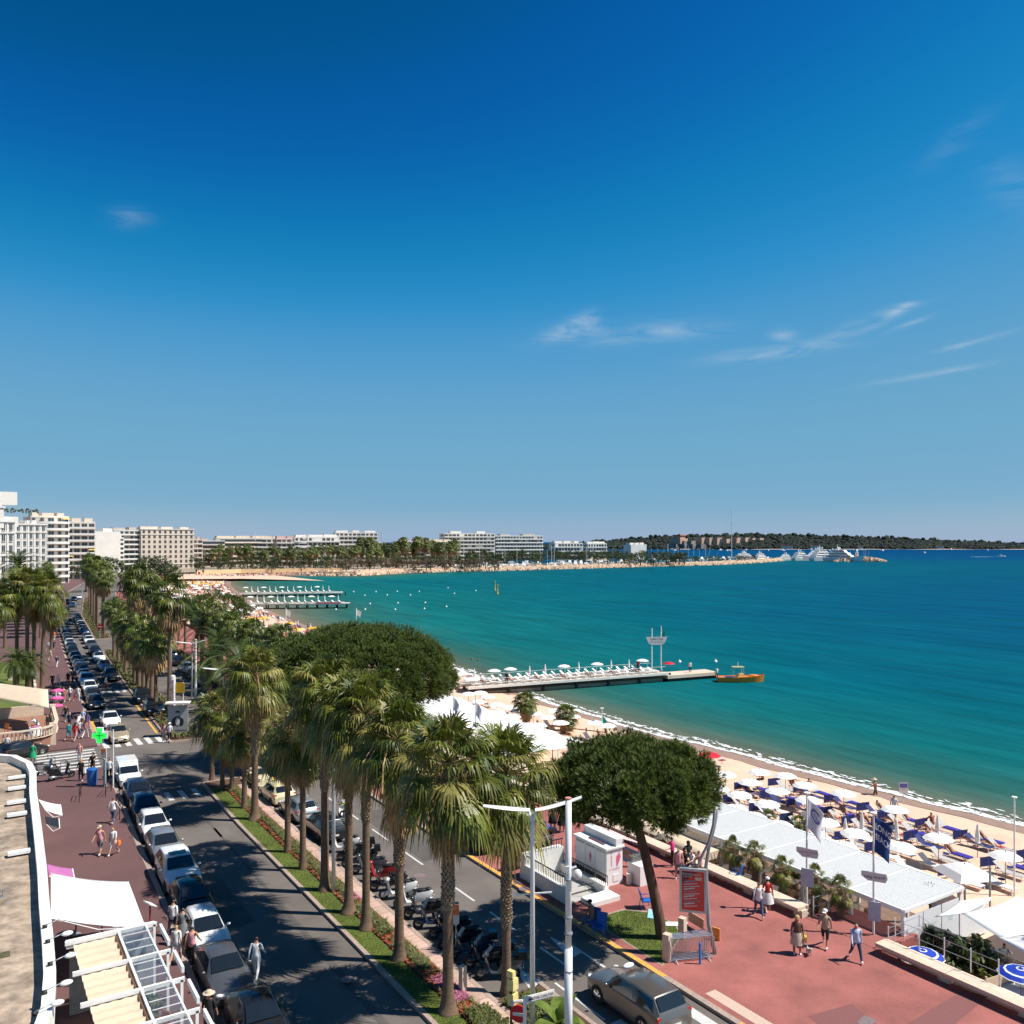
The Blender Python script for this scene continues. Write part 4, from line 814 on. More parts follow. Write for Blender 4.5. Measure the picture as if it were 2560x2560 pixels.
# ------------------------------------------------------------------ restaurant pergola and awnings on the pavement
t = thing('pergola', 'white steel restaurant pergola with pleated cream shades beside the hotel', 'pergola', (0, 0, .14))
bm = [39.2, 36.3, 33.7, 31.2, 28.9]
for y in bm: MB().box((5.2, y, 3.), (3.5, .1, .16)).obj('crossbeam', white, t)
for y in bm: MB().box((6.85, y, 1.5), (.1, .1, 3.)).obj('post', white, t)
MB().box((5.45, 34, 2.97), (.1, 11, .14)).obj('rafter', white, t); MB().box((6.5, 34, 2.97), (.08, 11, .14)).obj('rafter', white, t)
for i, y in enumerate(bm[:-1]):
    L = y - bm[i + 1]; MB().box((7.0, y - L / 2, 3.08 + .03 * (i % 2)), (.1, L * .62, .22)).obj('fascia', white, t)
    mb = MB(); nx = 9; rows = []
    for k in range(25):
        v = k / 24; rows.append([(3.75 + 1.55 * j / (nx - 1), y - .12 - (L - .24) * v, 2.93 - .09 * abs(math.sin(v * math.pi * 4)) - .03 * math.sin(j * 1.57) ** 2) for j in range(nx)])
    mb.grid(rows); mb.obj('pleated_shade', creamc, t, True)
    rl = MB(); rl.tube([(5.34, y - .15, 2.9), (5.34, y - L + .15, 2.9)], .05, 8); rl.obj('shade_batten', wood, t)
    gl = MB(); gl.box((6.0, y - L / 2, 3.09), (.98, L * .9, .012)); gl.obj('glass_pane', mat('clear_glass', (.8, .85, .85), .03, var=0, trans=.96), t)
    for k in range(1, 4): MB().box((6.0, y - L * k / 4, 3.105), (1.0, .02, .02)).obj('glazing_bar', white, t)
MB().box((5.2, 39.35, 2.9), (3.4, .3, .25)).obj('end_blind', canvas, t)
MB().box((5.2, 39.1, 1.4), (3.2, .05, 2.6)).obj('end_screen', mat('grey_screen', (.3, .29, .28), .7), t)
# tables, chairs and pots under it
tb = MB(); tb.lathe([(.45, .72), (.45, .75)], 16); tb.cur = 1; tb.lathe([(.04, 0), (.04, .72)], 8); tb.lathe([(.22, 0), (.22, .03)], 12); tbm = tb.mesh('table', [white, gpole])
orw = mat('orange_wood', (.5, .17, .05), .5, var=.2)
ch = MB(); ch.box((0, 0, .45), (.44, .44, .05)); ch.box((-.2, 0, .72), (.05, .42, .5)); 
CHK = [('seat', MB().box((0, 0, .45), (.44, .44, .05)).mesh('seat', [orw])), ('backrest', MB().box((-.2, 0, .72), (.04, .42, .46), 0, .9).mesh('backrest', [orw]))] + [('leg', MB().box((0, 0, .22), (.035, .035, .44)).mesh('leg', [orw]), (i * .19, j * .19, 0)) for i in (-1, 1) for j in (-1, 1)]
pl_ = MB(); pl_.lathe([(.12, 0), (.14, .02)], 12); plm = pl_.mesh('plate', white); gl_ = MB().lathe([(.03, 0), (.008, .01), (.008, .08), (.035, .1), (.03, .18)], 8); glm = gl_.mesh('wine_glass', mat('drink_glass', (.7, .75, .78), .05, var=0, trans=.8))
k = 0
for i, (x, y) in enumerate(((5.95, 35.2), (5.9, 34.3), (6.1, 32.9), (6.0, 31.6), (6.1, 30.2))):
    tag(put('cafe_table', tbm, None, (x, y, .14)), '%s round white cafe table under the pergola, from the potted palm' % nth(i), 'table', 'cafe tables')
    for q in range(3):
        a = 2.1 * q + i; tag(put('plate', plm, None, (x + .27 * math.cos(a), y + .27 * math.sin(a), .9)), '%s white plate on the %s pergola cafe table from the potted palm' % (nth(q), nth(i)), 'plate', 'plates on the cafe tables'); tag(put('wine_glass', glm, None, (x + .16 * math.cos(a + .8), y + .16 * math.sin(a + .8), .9)), '%s stemmed glass on the %s pergola cafe table from the potted palm' % (nth(q), nth(i)), 'glass', 'glasses on the cafe tables')
    for q in range(2):
        a = .6 + 3.1 * q + i * .4; inst(CHK, 'cafe_chair', '%s orange wooden chair under the pergola, from the potted palm' % nth(k), 'chair', (x + .7 * math.cos(a), y + .7 * math.sin(a), .14), a + math.pi, 'orange chairs under the pergola'); k += 1
def potted(x, y, z, label, mesh, sc=1., pot=terra, name='potted_plant', group=None, hh=.4):
    t = thing(name, label, 'plant', (x, y, z), 0, group); MB().lathe([(.2 * sc, 0), (.28 * sc, hh), (.25 * sc, hh), (.24 * sc, hh - .06)], 12).obj('pot', pot, t); put('foliage', mesh, t, (0, 0, hh + .35 * sc), 0, sc); return t
BUSH = [leaf_crown(.5, .5, .5, 12, 30, .09, bushm, s, 'foliage') for s in (8, 9)]
fp = MB(); rr = random.Random(4)
for i in range(22): fan(fp, rad(80 - 110 * i / 22), .35, .42, 12, .4, rr, az=i * 2.4)
SMP = fp.mesh('foliage', [leafm, leafm])
potted(5.6, 37.6, .14, 'small fan palm in a pot at the end of the pergola', SMP, 1.2); potted(5.9, 36.6, .14, 'leafy green shrub in a pot under the pergola', BUSH[0], 1.3); potted(6.5, 37.0, .14, 'narrow green shrub in a pot by the pergola posts', BUSH[1], .9)
def awning(name, label, q, zs, m, sag=.12, n=8, val=0.):
    "q: four corner spots in order; zs: their heights"
    c = [Vector(P(*p, z) + (z,)) for p, z in zip(q, zs)]; mb = MB(); rows = []
    for i in range(n + 1):
        u = i / n; a, b = c[0].lerp(c[3], u), c[1].lerp(c[2], u); rows.append([tuple(a.lerp(b, j / n) + Vector((0, 0, -sag * math.sin(math.pi * j / n) * (1 - .4 * math.sin(math.pi * u))))) for j in range(n + 1)])
    mb.grid(rows); me = mb.mesh('fabric', m, True); t = thing(name, label, 'awning'); o = put('fabric', me, t); s_ = o.modifiers.new('thick', 'SOLIDIFY'); s_.thickness = .02
    fb = MB(); fb.tube([c[1], c[2]], .035, 6); fb.obj('front_bar', white, t)
    for a, b in ((c[0], c[1]), (c[3], c[2])): MB().tube([a, (a + b) / 2 + Vector((0, 0, -.3)), b + Vector((0, 0, -.02))], .025, 6).obj('folding_arm', white, t)
    return t
awning('awning', 'big white canvas awning stretched over the pavement beside the pergola', [(127, 2183), (320, 2205), (362, 2318), (127, 2295)], [3.45, 2.75, 2.75, 3.25], canvas)
awning('awning', 'small white sun awning on the hotel wall above the pavement', [(96, 1999), (151, 2012), (155, 2038), (112, 2024)], [3.3, 2.8, 2.8, 3.2], canvas, .05)
awning('awning', 'small black awning below the white one on the hotel wall', [(112, 2041), (147, 2046), (149, 2070), (116, 2061)], [3., 2.7, 2.7, 3.], black, .04)
awning('awning', 'pink awning half hidden behind the big white awning', [(117, 2160), (181, 2172), (186, 2196), (122, 2190)], [3.2, 2.8, 2.8, 3.2], mat('pink_canvas', (.42, .13, .32), .8), .04)
x, y = P(375, 2318, .14)
t = thing('menu_stand', 'white menu board on a dark red stand beside the awning', 'menu stand', (x, y, .14), .3); MB().box((0, 0, .55), (.06, .06, 1.1)).obj('post', mat('dark_red', (.3, .03, .03), .5), t); MB().box((0, 0, 1.18), (.42, .7, .05), 0, 1, .5).obj('board', white, t); MB().lathe([(.2, 0), (.2, .03)], 12).obj('foot', black, t)
for i, (px, py) in enumerate(((190, 2306), (255, 2312), (300, 2316))):
    x, y = P(px, py + 30, .14); tag(put('cafe_table', tbm, None, (x, y, .14)), '%s table in the shade under the big white awning' % nth(i), 'table', 'tables under the white awning')
# ------------------------------------------------------------------ pharmacy cross, bin, panels, barriers at the corner
x, y = P(283, 1969, .14)
t = thing('pharmacy_sign', 'green lit pharmacy cross on a white post', 'sign', (x, y, .14)); MB().tube([(0, 0, 0), (0, 0, 4.55)], .05, 8).obj('post', white, t)
cx = -1.1; gx_ = mat('green_lamp', (.02, .8, .08), .4, var=0, emit=.9)
rz = -TH
a = thing('x', '', ''); bpy.data.objects.remove(a)
MB().tube([(0, 0, 4.42), (-1.35 * C_, 1.35 * S_, 4.42)], .025, 6).obj('bracket', white, t)
cr_ = MB(); cr_.box((0, 0, 0), (1.1, .2, .4)); cr_.box((0, 0, .37), (.4, .2, .36)); cr_.box((0, 0, -.37), (.4, .2, .36)); c_ = cr_.obj('cross', gx_, t, loc=(-1.05 * C_, 1.05 * S_, 4.1), rz=rz)
rim_ = MB()
for (a0, b0, w_, h_) in ((-.58, 0, .05, .5), (.58, 0, .05, .5), (0, .6, .5, .05), (0, -.6, .5, .05)): rim_.box((a0, 0, b0), (w_, .24, h_))
for sx in (-1, 1):
    for sz in (-1, 1): rim_.box((sx * .4, 0, sz * .225), (.4, .24, .05)); rim_.box((sx * .225, 0, sz * .4), (.05, .24, .4))
rim_.obj('rim', white, c_); mk_ = MB(); mk_.box((0, -.11, 0), (.6, .015, .06)); mk_.box((0, -.11, 0), (.06, .016, .6)); mk_.obj('inner_mark', mat('deep_green', (0, .2, .03), .5), c_)
x, y = P(230, 1962, .14); t = thing('waste_bin', 'bright blue round waste bin on the pavement corner', 'bin', (x, y, .14)); MB().lathe([(.34, 0), (.37, .5), (.4, 1.15), (.42, 1.2), (.42, 1.26)], 16).obj('body', mat('bin_blue', (.02, .16, .5), .5), t, 40); MB().lathe([(.4, 1.26), (.3, 1.34), (.05, 1.37)], 16).obj('lid', mat('bin_blue_dark', (.015, .1, .35), .5), t, 40)
x, y = P(262, 1965, .14); t = thing('info_panel', 'tall grey-green information panel beside the pharmacy post', 'sign', (x, y, .14), -TH - .9); MB().box((0, 0, 1.1), (.55, .1, 2.1), 0, .96).obj('panel', mat('grey_green', (.3, .4, .38), .5), t); MB().box((0, 0, .03), (.6, .25, .06)).obj('foot', gpole, t)
x, y = P(266, 1950, .14); t = thing('street_sign', 'orange and white notice on a thin post by the pharmacy cross', 'sign', (x, y, .14), -TH); MB().tube([(0, 0, 0), (0, 0, 2.6)], .03, 6).obj('post', white, t); MB().box((-.25, 0, 2.1), (.36, .04, .95)).obj('notice', mat('notice_paper', (.7, .5, .42), .6, var=.15, scale=6), t); MB().box((-.25, -.025, 2.4), (.36, .02, .28)).obj('notice_head', mat('notice_orange', (.75, .2, .06), .6), t)
def barrier(x, y, rz, label, L=1.6):
    t = thing('pedestrian_barrier', label, 'barrier', (x, y, .14), rz, 'dark tube barriers at the corner'); MB().tube([(-L / 2, 0, 0), (-L / 2, 0, .95), (L / 2, 0, .95), (L / 2, 0, 0)], .03, 6).obj('hoop', black, t); MB().tube([(-L / 2, 0, .5), (L / 2, 0, .5)], .02, 6).obj('rail', black, t)
for i, (px, py, r) in enumerate(((115, 1940, -.5), (178, 1930, -.15), (248, 1925, -.1), (200, 1998, 1.4), (271, 1985, 1.2), (294, 2012, 1.3), (303, 2040, 1.3), (112, 1925, .2))): barrier(*P(px, py, .14), r, '%s dark tubular barrier at the street corner, from the hotel side' % nth(i))
# ------------------------------------------------------------------ hotel garden terrace across the side street
t = thing('hotel_terrace', 'raised stone hotel terrace with balusters along the pavement', 'terrace')
TP = [(-14, 90.6), (4.5, 90.9), (6.2, 91.4), (7.3, 92.8), (7.6, 95), (7.9, 103)]
MB().prism(TP + [(-14, 103)], .1, 1.15).obj('platform', mat('terrace_tile', (.3, .15, .1), .8, var=.1), t)
mb = MB(); oo = offs(TP, -.12); mb.grid([[(a[0], a[1], .0), (a[0], a[1], 1.2), (b[0], b[1], 1.2)] for a, b in zip(oo, offs(TP, .2))]); mb.obj('plinth', cream, t)
mb = MB(); mb.grid([[(a[0], a[1], 1.95), (a[0], a[1], 2.07), (b[0], b[1], 2.07), (b[0], b[1], 1.95), (a[0], a[1], 1.95)] for a, b in zip(oo, offs(TP, .22))]); mb.obj('handrail', cream, t)
bal = MB().lathe([(.07, 0), (.06, .06), (.1, .25), (.06, .5), (.045, .6), (.07, .72), (.07, .76)], 8).mesh('baluster', cream, True)
acc_ = 0
for a, b in zip(TP, TP[1:]):
    L = math.dist(a, b); n = int(L / .33)
    for i in range(n):
        u = (i + .5) / n; x, y = a[0] + (b[0] - a[0]) * u, a[1] + (b[1] - a[1]) * u
        if x > -3: put('baluster', bal, t, (x, y, 1.2))
for (x, y) in ((2.2, 91), (7.1, 92.6), (7.9, 103), (-2.5, 90.8)): MB().box((x, y, 1.1), (.55, .55, 2.2)).obj('pier', cream, t)
MB().box((2.6, 103.2, 1.7), (9, .3, 1.1)).obj('back_balustrade', cream, t); MB().ell((2.2, 103.2, 2.5), (.28, .28, .28)).obj('stone_ball', cream, t, True)
awning('canopy', 'long cream canvas canopy over the hotel terrace', [(-60, 1700), (119, 1724), (121, 1769), (-60, 1735)], [4.6, 4.4, 3.7, 3.9], creamc, .03)
strip('lawn', lambda y: -12, lambda y: lk(y) - 5.2, 104, 160, .16, lawn)
strip('hedge_wall', lambda y: lk(y) - 5.2, lambda y: lk(y) - 4.9, 104, 165, 1.0, cream, 0)
for i, (px, py) in enumerate(((20, 1832), (86, 1835))): inst(CHK, 'terrace_chair', ['brown chair at the back of the hotel terrace', 'brown chair beside the white table on the hotel terrace'][i], 'chair', P(px, py, 1.15) + (1.15,), 1., 'terrace chairs')
x, y = P(88, 1838, 1.15); t = thing('terrace_table', 'table with white cloth and pink flowers on the hotel terrace', 'table', (x, y, 1.15)); MB().lathe([(.6, 0), (.52, .7), (.5, .74)], 14).obj('tablecloth', canvas, t, 40); MB().ell((0, 0, .8), (.4, .3, .12)).obj('flowers', flp, t)
x, y = P(141, 1793, .14)
for i in range(3): tag(MB().lathe([(.75, 0), (.6, .18), (.1, .32)], 12, sq=.8).obj('parasol_cover', mat('bright_pink', (.75, .1, .3), .7), None, True, (x + .1 * i, y + .5 * i, 1.3 + i * .75)), '%s tier of the pink flower stand by the terrace' % ('lowest', 'middle', 'top')[i], 'flower stand', 'pink flower stand tiers')
tag(MB().tube([(x, y + .4, 0.1), (x, y + .4, 3)], .05, 6).obj('flower_stand_pole', white), 'white pole through the pink flower stand', 'pole')
for i, (px, py, hh, dp) in enumerate(((85, 1712, 12.4, 0), (42, 1716, 13.2, 0), (68, 1722, 13.8, 0), (105, 1722, 13., 0), (-8, 1730, 12., 0), (72, 1740, 4.0, 1), (40, 1745, 4.6, 1), (12, 1620, 9, 0), (128, 1640, 8.2, 0))):
    x, y = P(px, py, .16)
    lab = ['beside the pavement', 'tallest', 'with tan trunk', 'leaning over the pavement', 'at the edge of the frame', '', '', 'far', 'farther along the pavement'][i]
    if dp: date_palm(x, y, hh, 'low feather palm on the hotel lawn, ' + ('next to the pavement' if i == 5 else 'by the statue'), .16, 1.0, 40, 'palms of the hotel garden', .3)
    else: near_palm(x, y, hh, 'fan palm of the hotel garden, ' + lab, .26, .6, .1, 1.5, 40, 0, (.6 if i == 3 else 0, 0), .16, .12, 'palms of the hotel garden')
x, y = P(28, 1700, .16); t = thing('garden_statue', 'pale statue on a plinth in the hotel garden', 'statue', (x, y, .16)); MB().box((0, 0, .7), (.7, .7, 1.4), 0, .85).obj('plinth', cream, t); put('figure', PB['stand'], t, (0, 0, 1.4), ov={n: cream for n in SL})
# ------------------------------------------------------------------ cars queueing and parked along the left kerb
LROW = [(8.9 + .9, 31.8, 'sedan', PBK, 'black saloon at the front of the left row, cut by the frame'), (None, 36.5, 'sedan', PGR, 'grey saloon parked behind the black saloon at the row front'), (None, 41.1, 'hatch', PW, 'white hatchback with clear bonnet behind the grey saloon'),
        (None, 45.2, 'hatch', PBK, 'black hatchback squeezed between two white cars'), (None, 49.4, 'suv', PW, 'white sports utility car with dark roof hatch'), (None, 54.6, 'hatch', PSIL, 'silver hatchback behind the white sports utility car'), (None, 59.0, 'hatch', PW, 'white hatchback behind the silver one'),
        (None, 63.4, 'hatch', PNV, 'dark blue hatchback behind the white ones'), (None, 67.6, 'hatch', PNV, 'dark blue car directly before the white van')]
for x, y, k, c, lab in LROW: car(k, (x or lk(y + 2) + 1.02), y + (2.02 if k == 'hatch' else 2.3), math.pi - .02, c, lab, 'cars parked along the left kerb')
x, y = P(458, 2150, 1.7)
MB().box((0, 0, 0), (.5, .9, .02)).obj('sunroof', glass_c, bpy.data.objects[[o.name for o in bpy.data.objects if o.get('label', '').startswith('white sports utility')][0]], loc=(-.1, 0, 1.705))
VANS = [(1.95, .28, .55, .6, .66, .5), (1.83, .2, .72, .8, .79, .64), (1.45, .18, .88, .95, .82, .68), (1.1, .18, .95, 1.02, .83, .7), (.5, .18, 1.0, 1.48, .83, .66), (.2, .18, 1.0, 1.54, .83, .68), (.1, .18, 1.0, 1.84, .84, .74), (-1.85, .2, 1.0, 1.84, .84, .74), (-1.93, .22, 1.0, 1.05, .83, .8), (-1.98, .3, .7, .78, .8, .7)]
VK = [k for k in car_kit(VANS, 4., .3) if k[0] not in ('side_window', 'rear_window')]
for s in (-1, 1): VK.append(('side_window', MB().add([(.42, s * .72, 1.4), (.95, s * .82, 1.05), (.25, s * .83, 1.05), (.25, s * .74, 1.4)], [(0, 1, 2, 3)]).mesh('side_window', glass_c)))
inst(VK, 'van', 'small white delivery van with high cargo box at the crossing', 'van', (11.15, 75.2, 0), -math.pi / 2 - .03, ov={})
far = [(91, 'sedan', PBG, 'beige car waiting at the crossing behind the pharmacy cross'), (98.6, 'sedan', PW, 'white saloon behind the beige car'), (110.5, 'sedan', PBK, 'black saloon stopped by the orange kerb line'), (115.8, 'hatch', PGR, 'dark grey hatchback behind the black saloon'), (122, 'hatch', PW, 'white hatchback near the second crossing, front one of two'),
       (128, 'suv', PW, 'white sports utility car, rear one of two white cars'), (133.5, 'sedan', PNV, 'dark blue saloon behind the white sports utility car'), (139.5, 'suv', PDB, 'dark blue sports utility car in the queue'), (145, 'sedan', PNV, 'first of three navy saloons nose to tail'), (150.5, 'sedan', PNV, 'middle of three navy saloons nose to tail'), (156, 'sedan', PNV, 'last of three navy saloons nose to tail'),
       (165, 'hatch', PBK, 'black hatchback behind the navy saloons'), (171, 'sedan', PNV, 'dark saloon before the far white car'), (177, 'hatch', PW, 'white hatchback far along the left queue')]
far += [(183.5 + 5.4 * i, ['sedan', 'hatch', 'suv'][i % 3], [PNV, PGR, PDB, PBK, PLB, PNV, PGR, PW][i % 8], '%s car beyond the far white hatchback in the left queue' % nth(i)) for i in range(15)]
for i, (y, k, c, lab) in enumerate(far): car(k, lk(y) + 1.15 + (.6 if i < 2 else 0), y + 1.2, math.pi - .03, c, lab, 'cars queueing in the left lane', far=y > 140)
rt = [(131, 'suv', PBK, 'black sports utility car beside the far planted median'), (142.5, 'sedan', PLB, 'pale blue saloon beside the far median'), (153.5, 'sedan', PW, 'white saloon beside the far median'), (163.5, 'sedan', PBK, 'black saloon behind the white one beside the median'), (173, 'sedan', PGR, 'grey saloon beside the median before the far crossing'), (181, 'hatch', PW, 'white hatchback at the far crossing'), (187, 'hatch', PSIL, 'silver hatchback at the far crossing')]
rt += [(200 + 5.6 * i, ['sedan', 'hatch'][i % 2], [PDB, PSIL, PGR, PW, PNV, PGR][i % 6], '%s car parked along the far median past the crossing' % nth(i)) for i in range(8)]
for y, k, c, lab in rt: car(k, ml(y) - 1.25, y + 1, math.pi - .05, c, lab, 'cars beside the far median', far=y > 145)
for i, (px, py, k, c, lab) in enumerate(((174, 1564, 'hatch', PNV, 'dark hatchback driving alone in the middle lane'), (184, 1518, 'sedan', PW, 'white car coming round the far bend'), (151, 1521, 'sedan', PBK, 'black car at the far bend, next to the pavement'), (168, 1512, 'suv', PNV, 'dark blue car at the far bend behind the black one'), (186, 1503, 'sedan', PNV, 'navy car behind the white one at the bend'), (200, 1498, 'hatch', PW, 'white car farthest round the bend'))):
    x, y = P(px, py); car(k, x, y + 2, math.pi - .1, c, lab, 'cars driving towards the crossing', far=True)
for px, py, lab in ((394, 1793, 'front black people carrier parked in the median bay'), (365, 1762, 'rear black people carrier parked in the median bay')):
    x, y = P(px, py); car('suv', x, y + 2.3, math.pi - .05, PBK, lab, 'cars parked in the median bay')
# right carriageway
car('estate', 20.15, 55.0, 0, PBK, 'black estate car parked beside the near median palms', 'cars parked beside the near median'); car('hatch', 20.0, 59.6, 0.02, PSIL, 'silver hatchback parked ahead of the black estate', 'cars parked beside the near median')
car('hatch', 19.9, 64.2, 0, PCR, 'cream car parked ahead of the silver hatchback', 'cars parked beside the near median')
TX = car('suv', 23.45, 27.2, .0, PBR, 'brown-grey taxi with lit roof sign driving off past the crossing'); tl_ = MB(); tl_.ell((0, 0, .05), (.12, .3, .12), 12, 6); tl_.obj('roof_sign', mat('taxi_lamp', (.8, .8, .78), .4, var=0), TX, True, (.55, 0, 1.68))
car('suv', 24.0, 70, 0, PGR, 'dark grey car driving away behind the palms'); car('sedan', 22.5, 96, 0, PNV, 'navy car driving away beyond the crossing', far=True)
# vintage cream runabout
t = thing('vintage_car', 'cream and yellow vintage open car parked behind the palms', 'car', (19.9, 69, 0), -math.pi / 2)
bd = MB(); bd.sprism([(1.7, .35), (1.65, .75), (.5, .9), (.3, .8), (-.3, .75), (-.5, .95), (-1.5, .9), (-1.7, .6), (-1.6, .35)], -.55, .55); bd.obj('body', PCR, t, 30)
for s in (-1, 1):
    fn = MB(); fn.tube([(1.75, s * .68, .35), (1.45, s * .7, .72), (.95, s * .7, .6), (.3, s * .68, .32), (-.6, s * .68, .32), (-1., s * .7, .68), (-1.5, s * .68, .5)], [.08, .14, .13, .07, .07, .13, .08], 8); fn.obj('mudguard', PYL, t, True)
    for x in (1.35, -1.15): w_ = MB(); w_.tube([(x, s * .62, .34), (x, s * .76, .34)], .34, 14); w_.obj('wheel', rubber, t)
    MB().ell((1.65, s * .4, .85), (.12, .12, .12)).obj('headlight', chrome, t, True)
MB().add([(.4, -.5, .9), (.4, .5, .9), (.25, .5, 1.35), (.25, -.5, 1.35)], [(0, 1, 2, 3)]).obj('windscreen', glass_c, t); MB().box((-.2, 0, .95), (.2, .9, .5)).obj('seat', wood, t); MB().ell((-1., 0, 1.05), (.4, .55, .2)).obj('folded_hood', creamc, t, True)
# dark delivery van parked on the promenade
x, y = P(1214, 2132, .14); VD = car_kit(VANS, 4., .3, small=True); inst([k for k in VD if k[0] != 'side_window'], 'van', 'dark van with pale rear screen parked in the shade on the promenade', 'van', (x + .4, y + 1.7, .14), math.pi / 2, ov={'paint_white': PBK}, sc=1.08)
# ------------------------------------------------------------------ scooters
for i, (y, c, case, lab) in enumerate([(51.2, PW, 0, 'black and white scooter parked behind the estate car'), (49.6, PBK, 1, 'black scooter with top case and red tail'), (48.3, PBK, 1, 'dark scooter, second with a top case'), (47., PGR, 0, 'grey scooter before the white ones'), (45.6, PRD, 0, 'dark red scooter by the leaning palm'), (44.2, PBK, 0, 'black scooter just before the white pair'), (42.9, PW, 0, 'white scooter with flat floor, first of the pair'), (41.4, PW, 0, 'white scooter on its stand, second of the pair'),
        (39.9, PBK, 0, 'brown-seated black motorcycle after the white pair'), (38.6, PNV, 1, 'navy motorcycle with luggage box'), (37.3, PBK, 0, 'black motorcycle in the pine shade'), (36.1, PBK, 0, 'black scooter behind the parking sign palm'), (34.9, PNV, 1, 'dark scooter with chrome trim in the shade'), (33.7, PBK, 1, 'black scooter with hooded windshield at the row end'), (32.6, PGR, 1, 'last scooter in the row, with grey top case')]):
    scooter(20.05 + .12 * math.sin(i * 2.), y, math.pi - .45 + .12 * math.sin(i * 1.3), c, lab, bool(case), group='scooters parked beside the near median', s=1.1)
scooter(*P(152, 1948, .14), .3, PBK, 'black motor scooter on the left pavement corner', True, .14, s=1.12); scooter(*P(112, 1934, .14), .5, PSIL, 'silver motorcycle beside the hotel wing corner', False, .14, s=1.1)
scooter(*P(140, 1757, .14), -.9, PW, 'white police motorcycle beside the officer', True, .14, s=1.1)
for i, (px, py, lab) in enumerate(((1300, 2140, 'white scooter parked on the promenade behind the lamp posts'), (1330, 2150, 'black scooter parked on the promenade'), (1345, 2125, 'silver scooter with windshield on the promenade'), (1302, 2172, 'motorcycle with spoked wheel beside the stairs'), (1270, 2125, 'white scooter under the palm on the promenade'))): scooter(*P(px, py, .14), 2.6 + .2 * i, [PW, PBK, PSIL, PBK, PW][i], lab, i in (1, 2), .14, 'scooters on the promenade', s=1.1)
x, y = P(860, 2052); sc_ = scooter(x, y, math.pi / 2, PW, 'white scooter ridden away by a person in yellow', True); person(0, 0, math.pi / 2, 'ride', 'person in yellow vest riding the white scooter', 'yellow', 'jeans', xy=(x, y - .4), z=-.1, long=True, hat='cap', hatc='black')
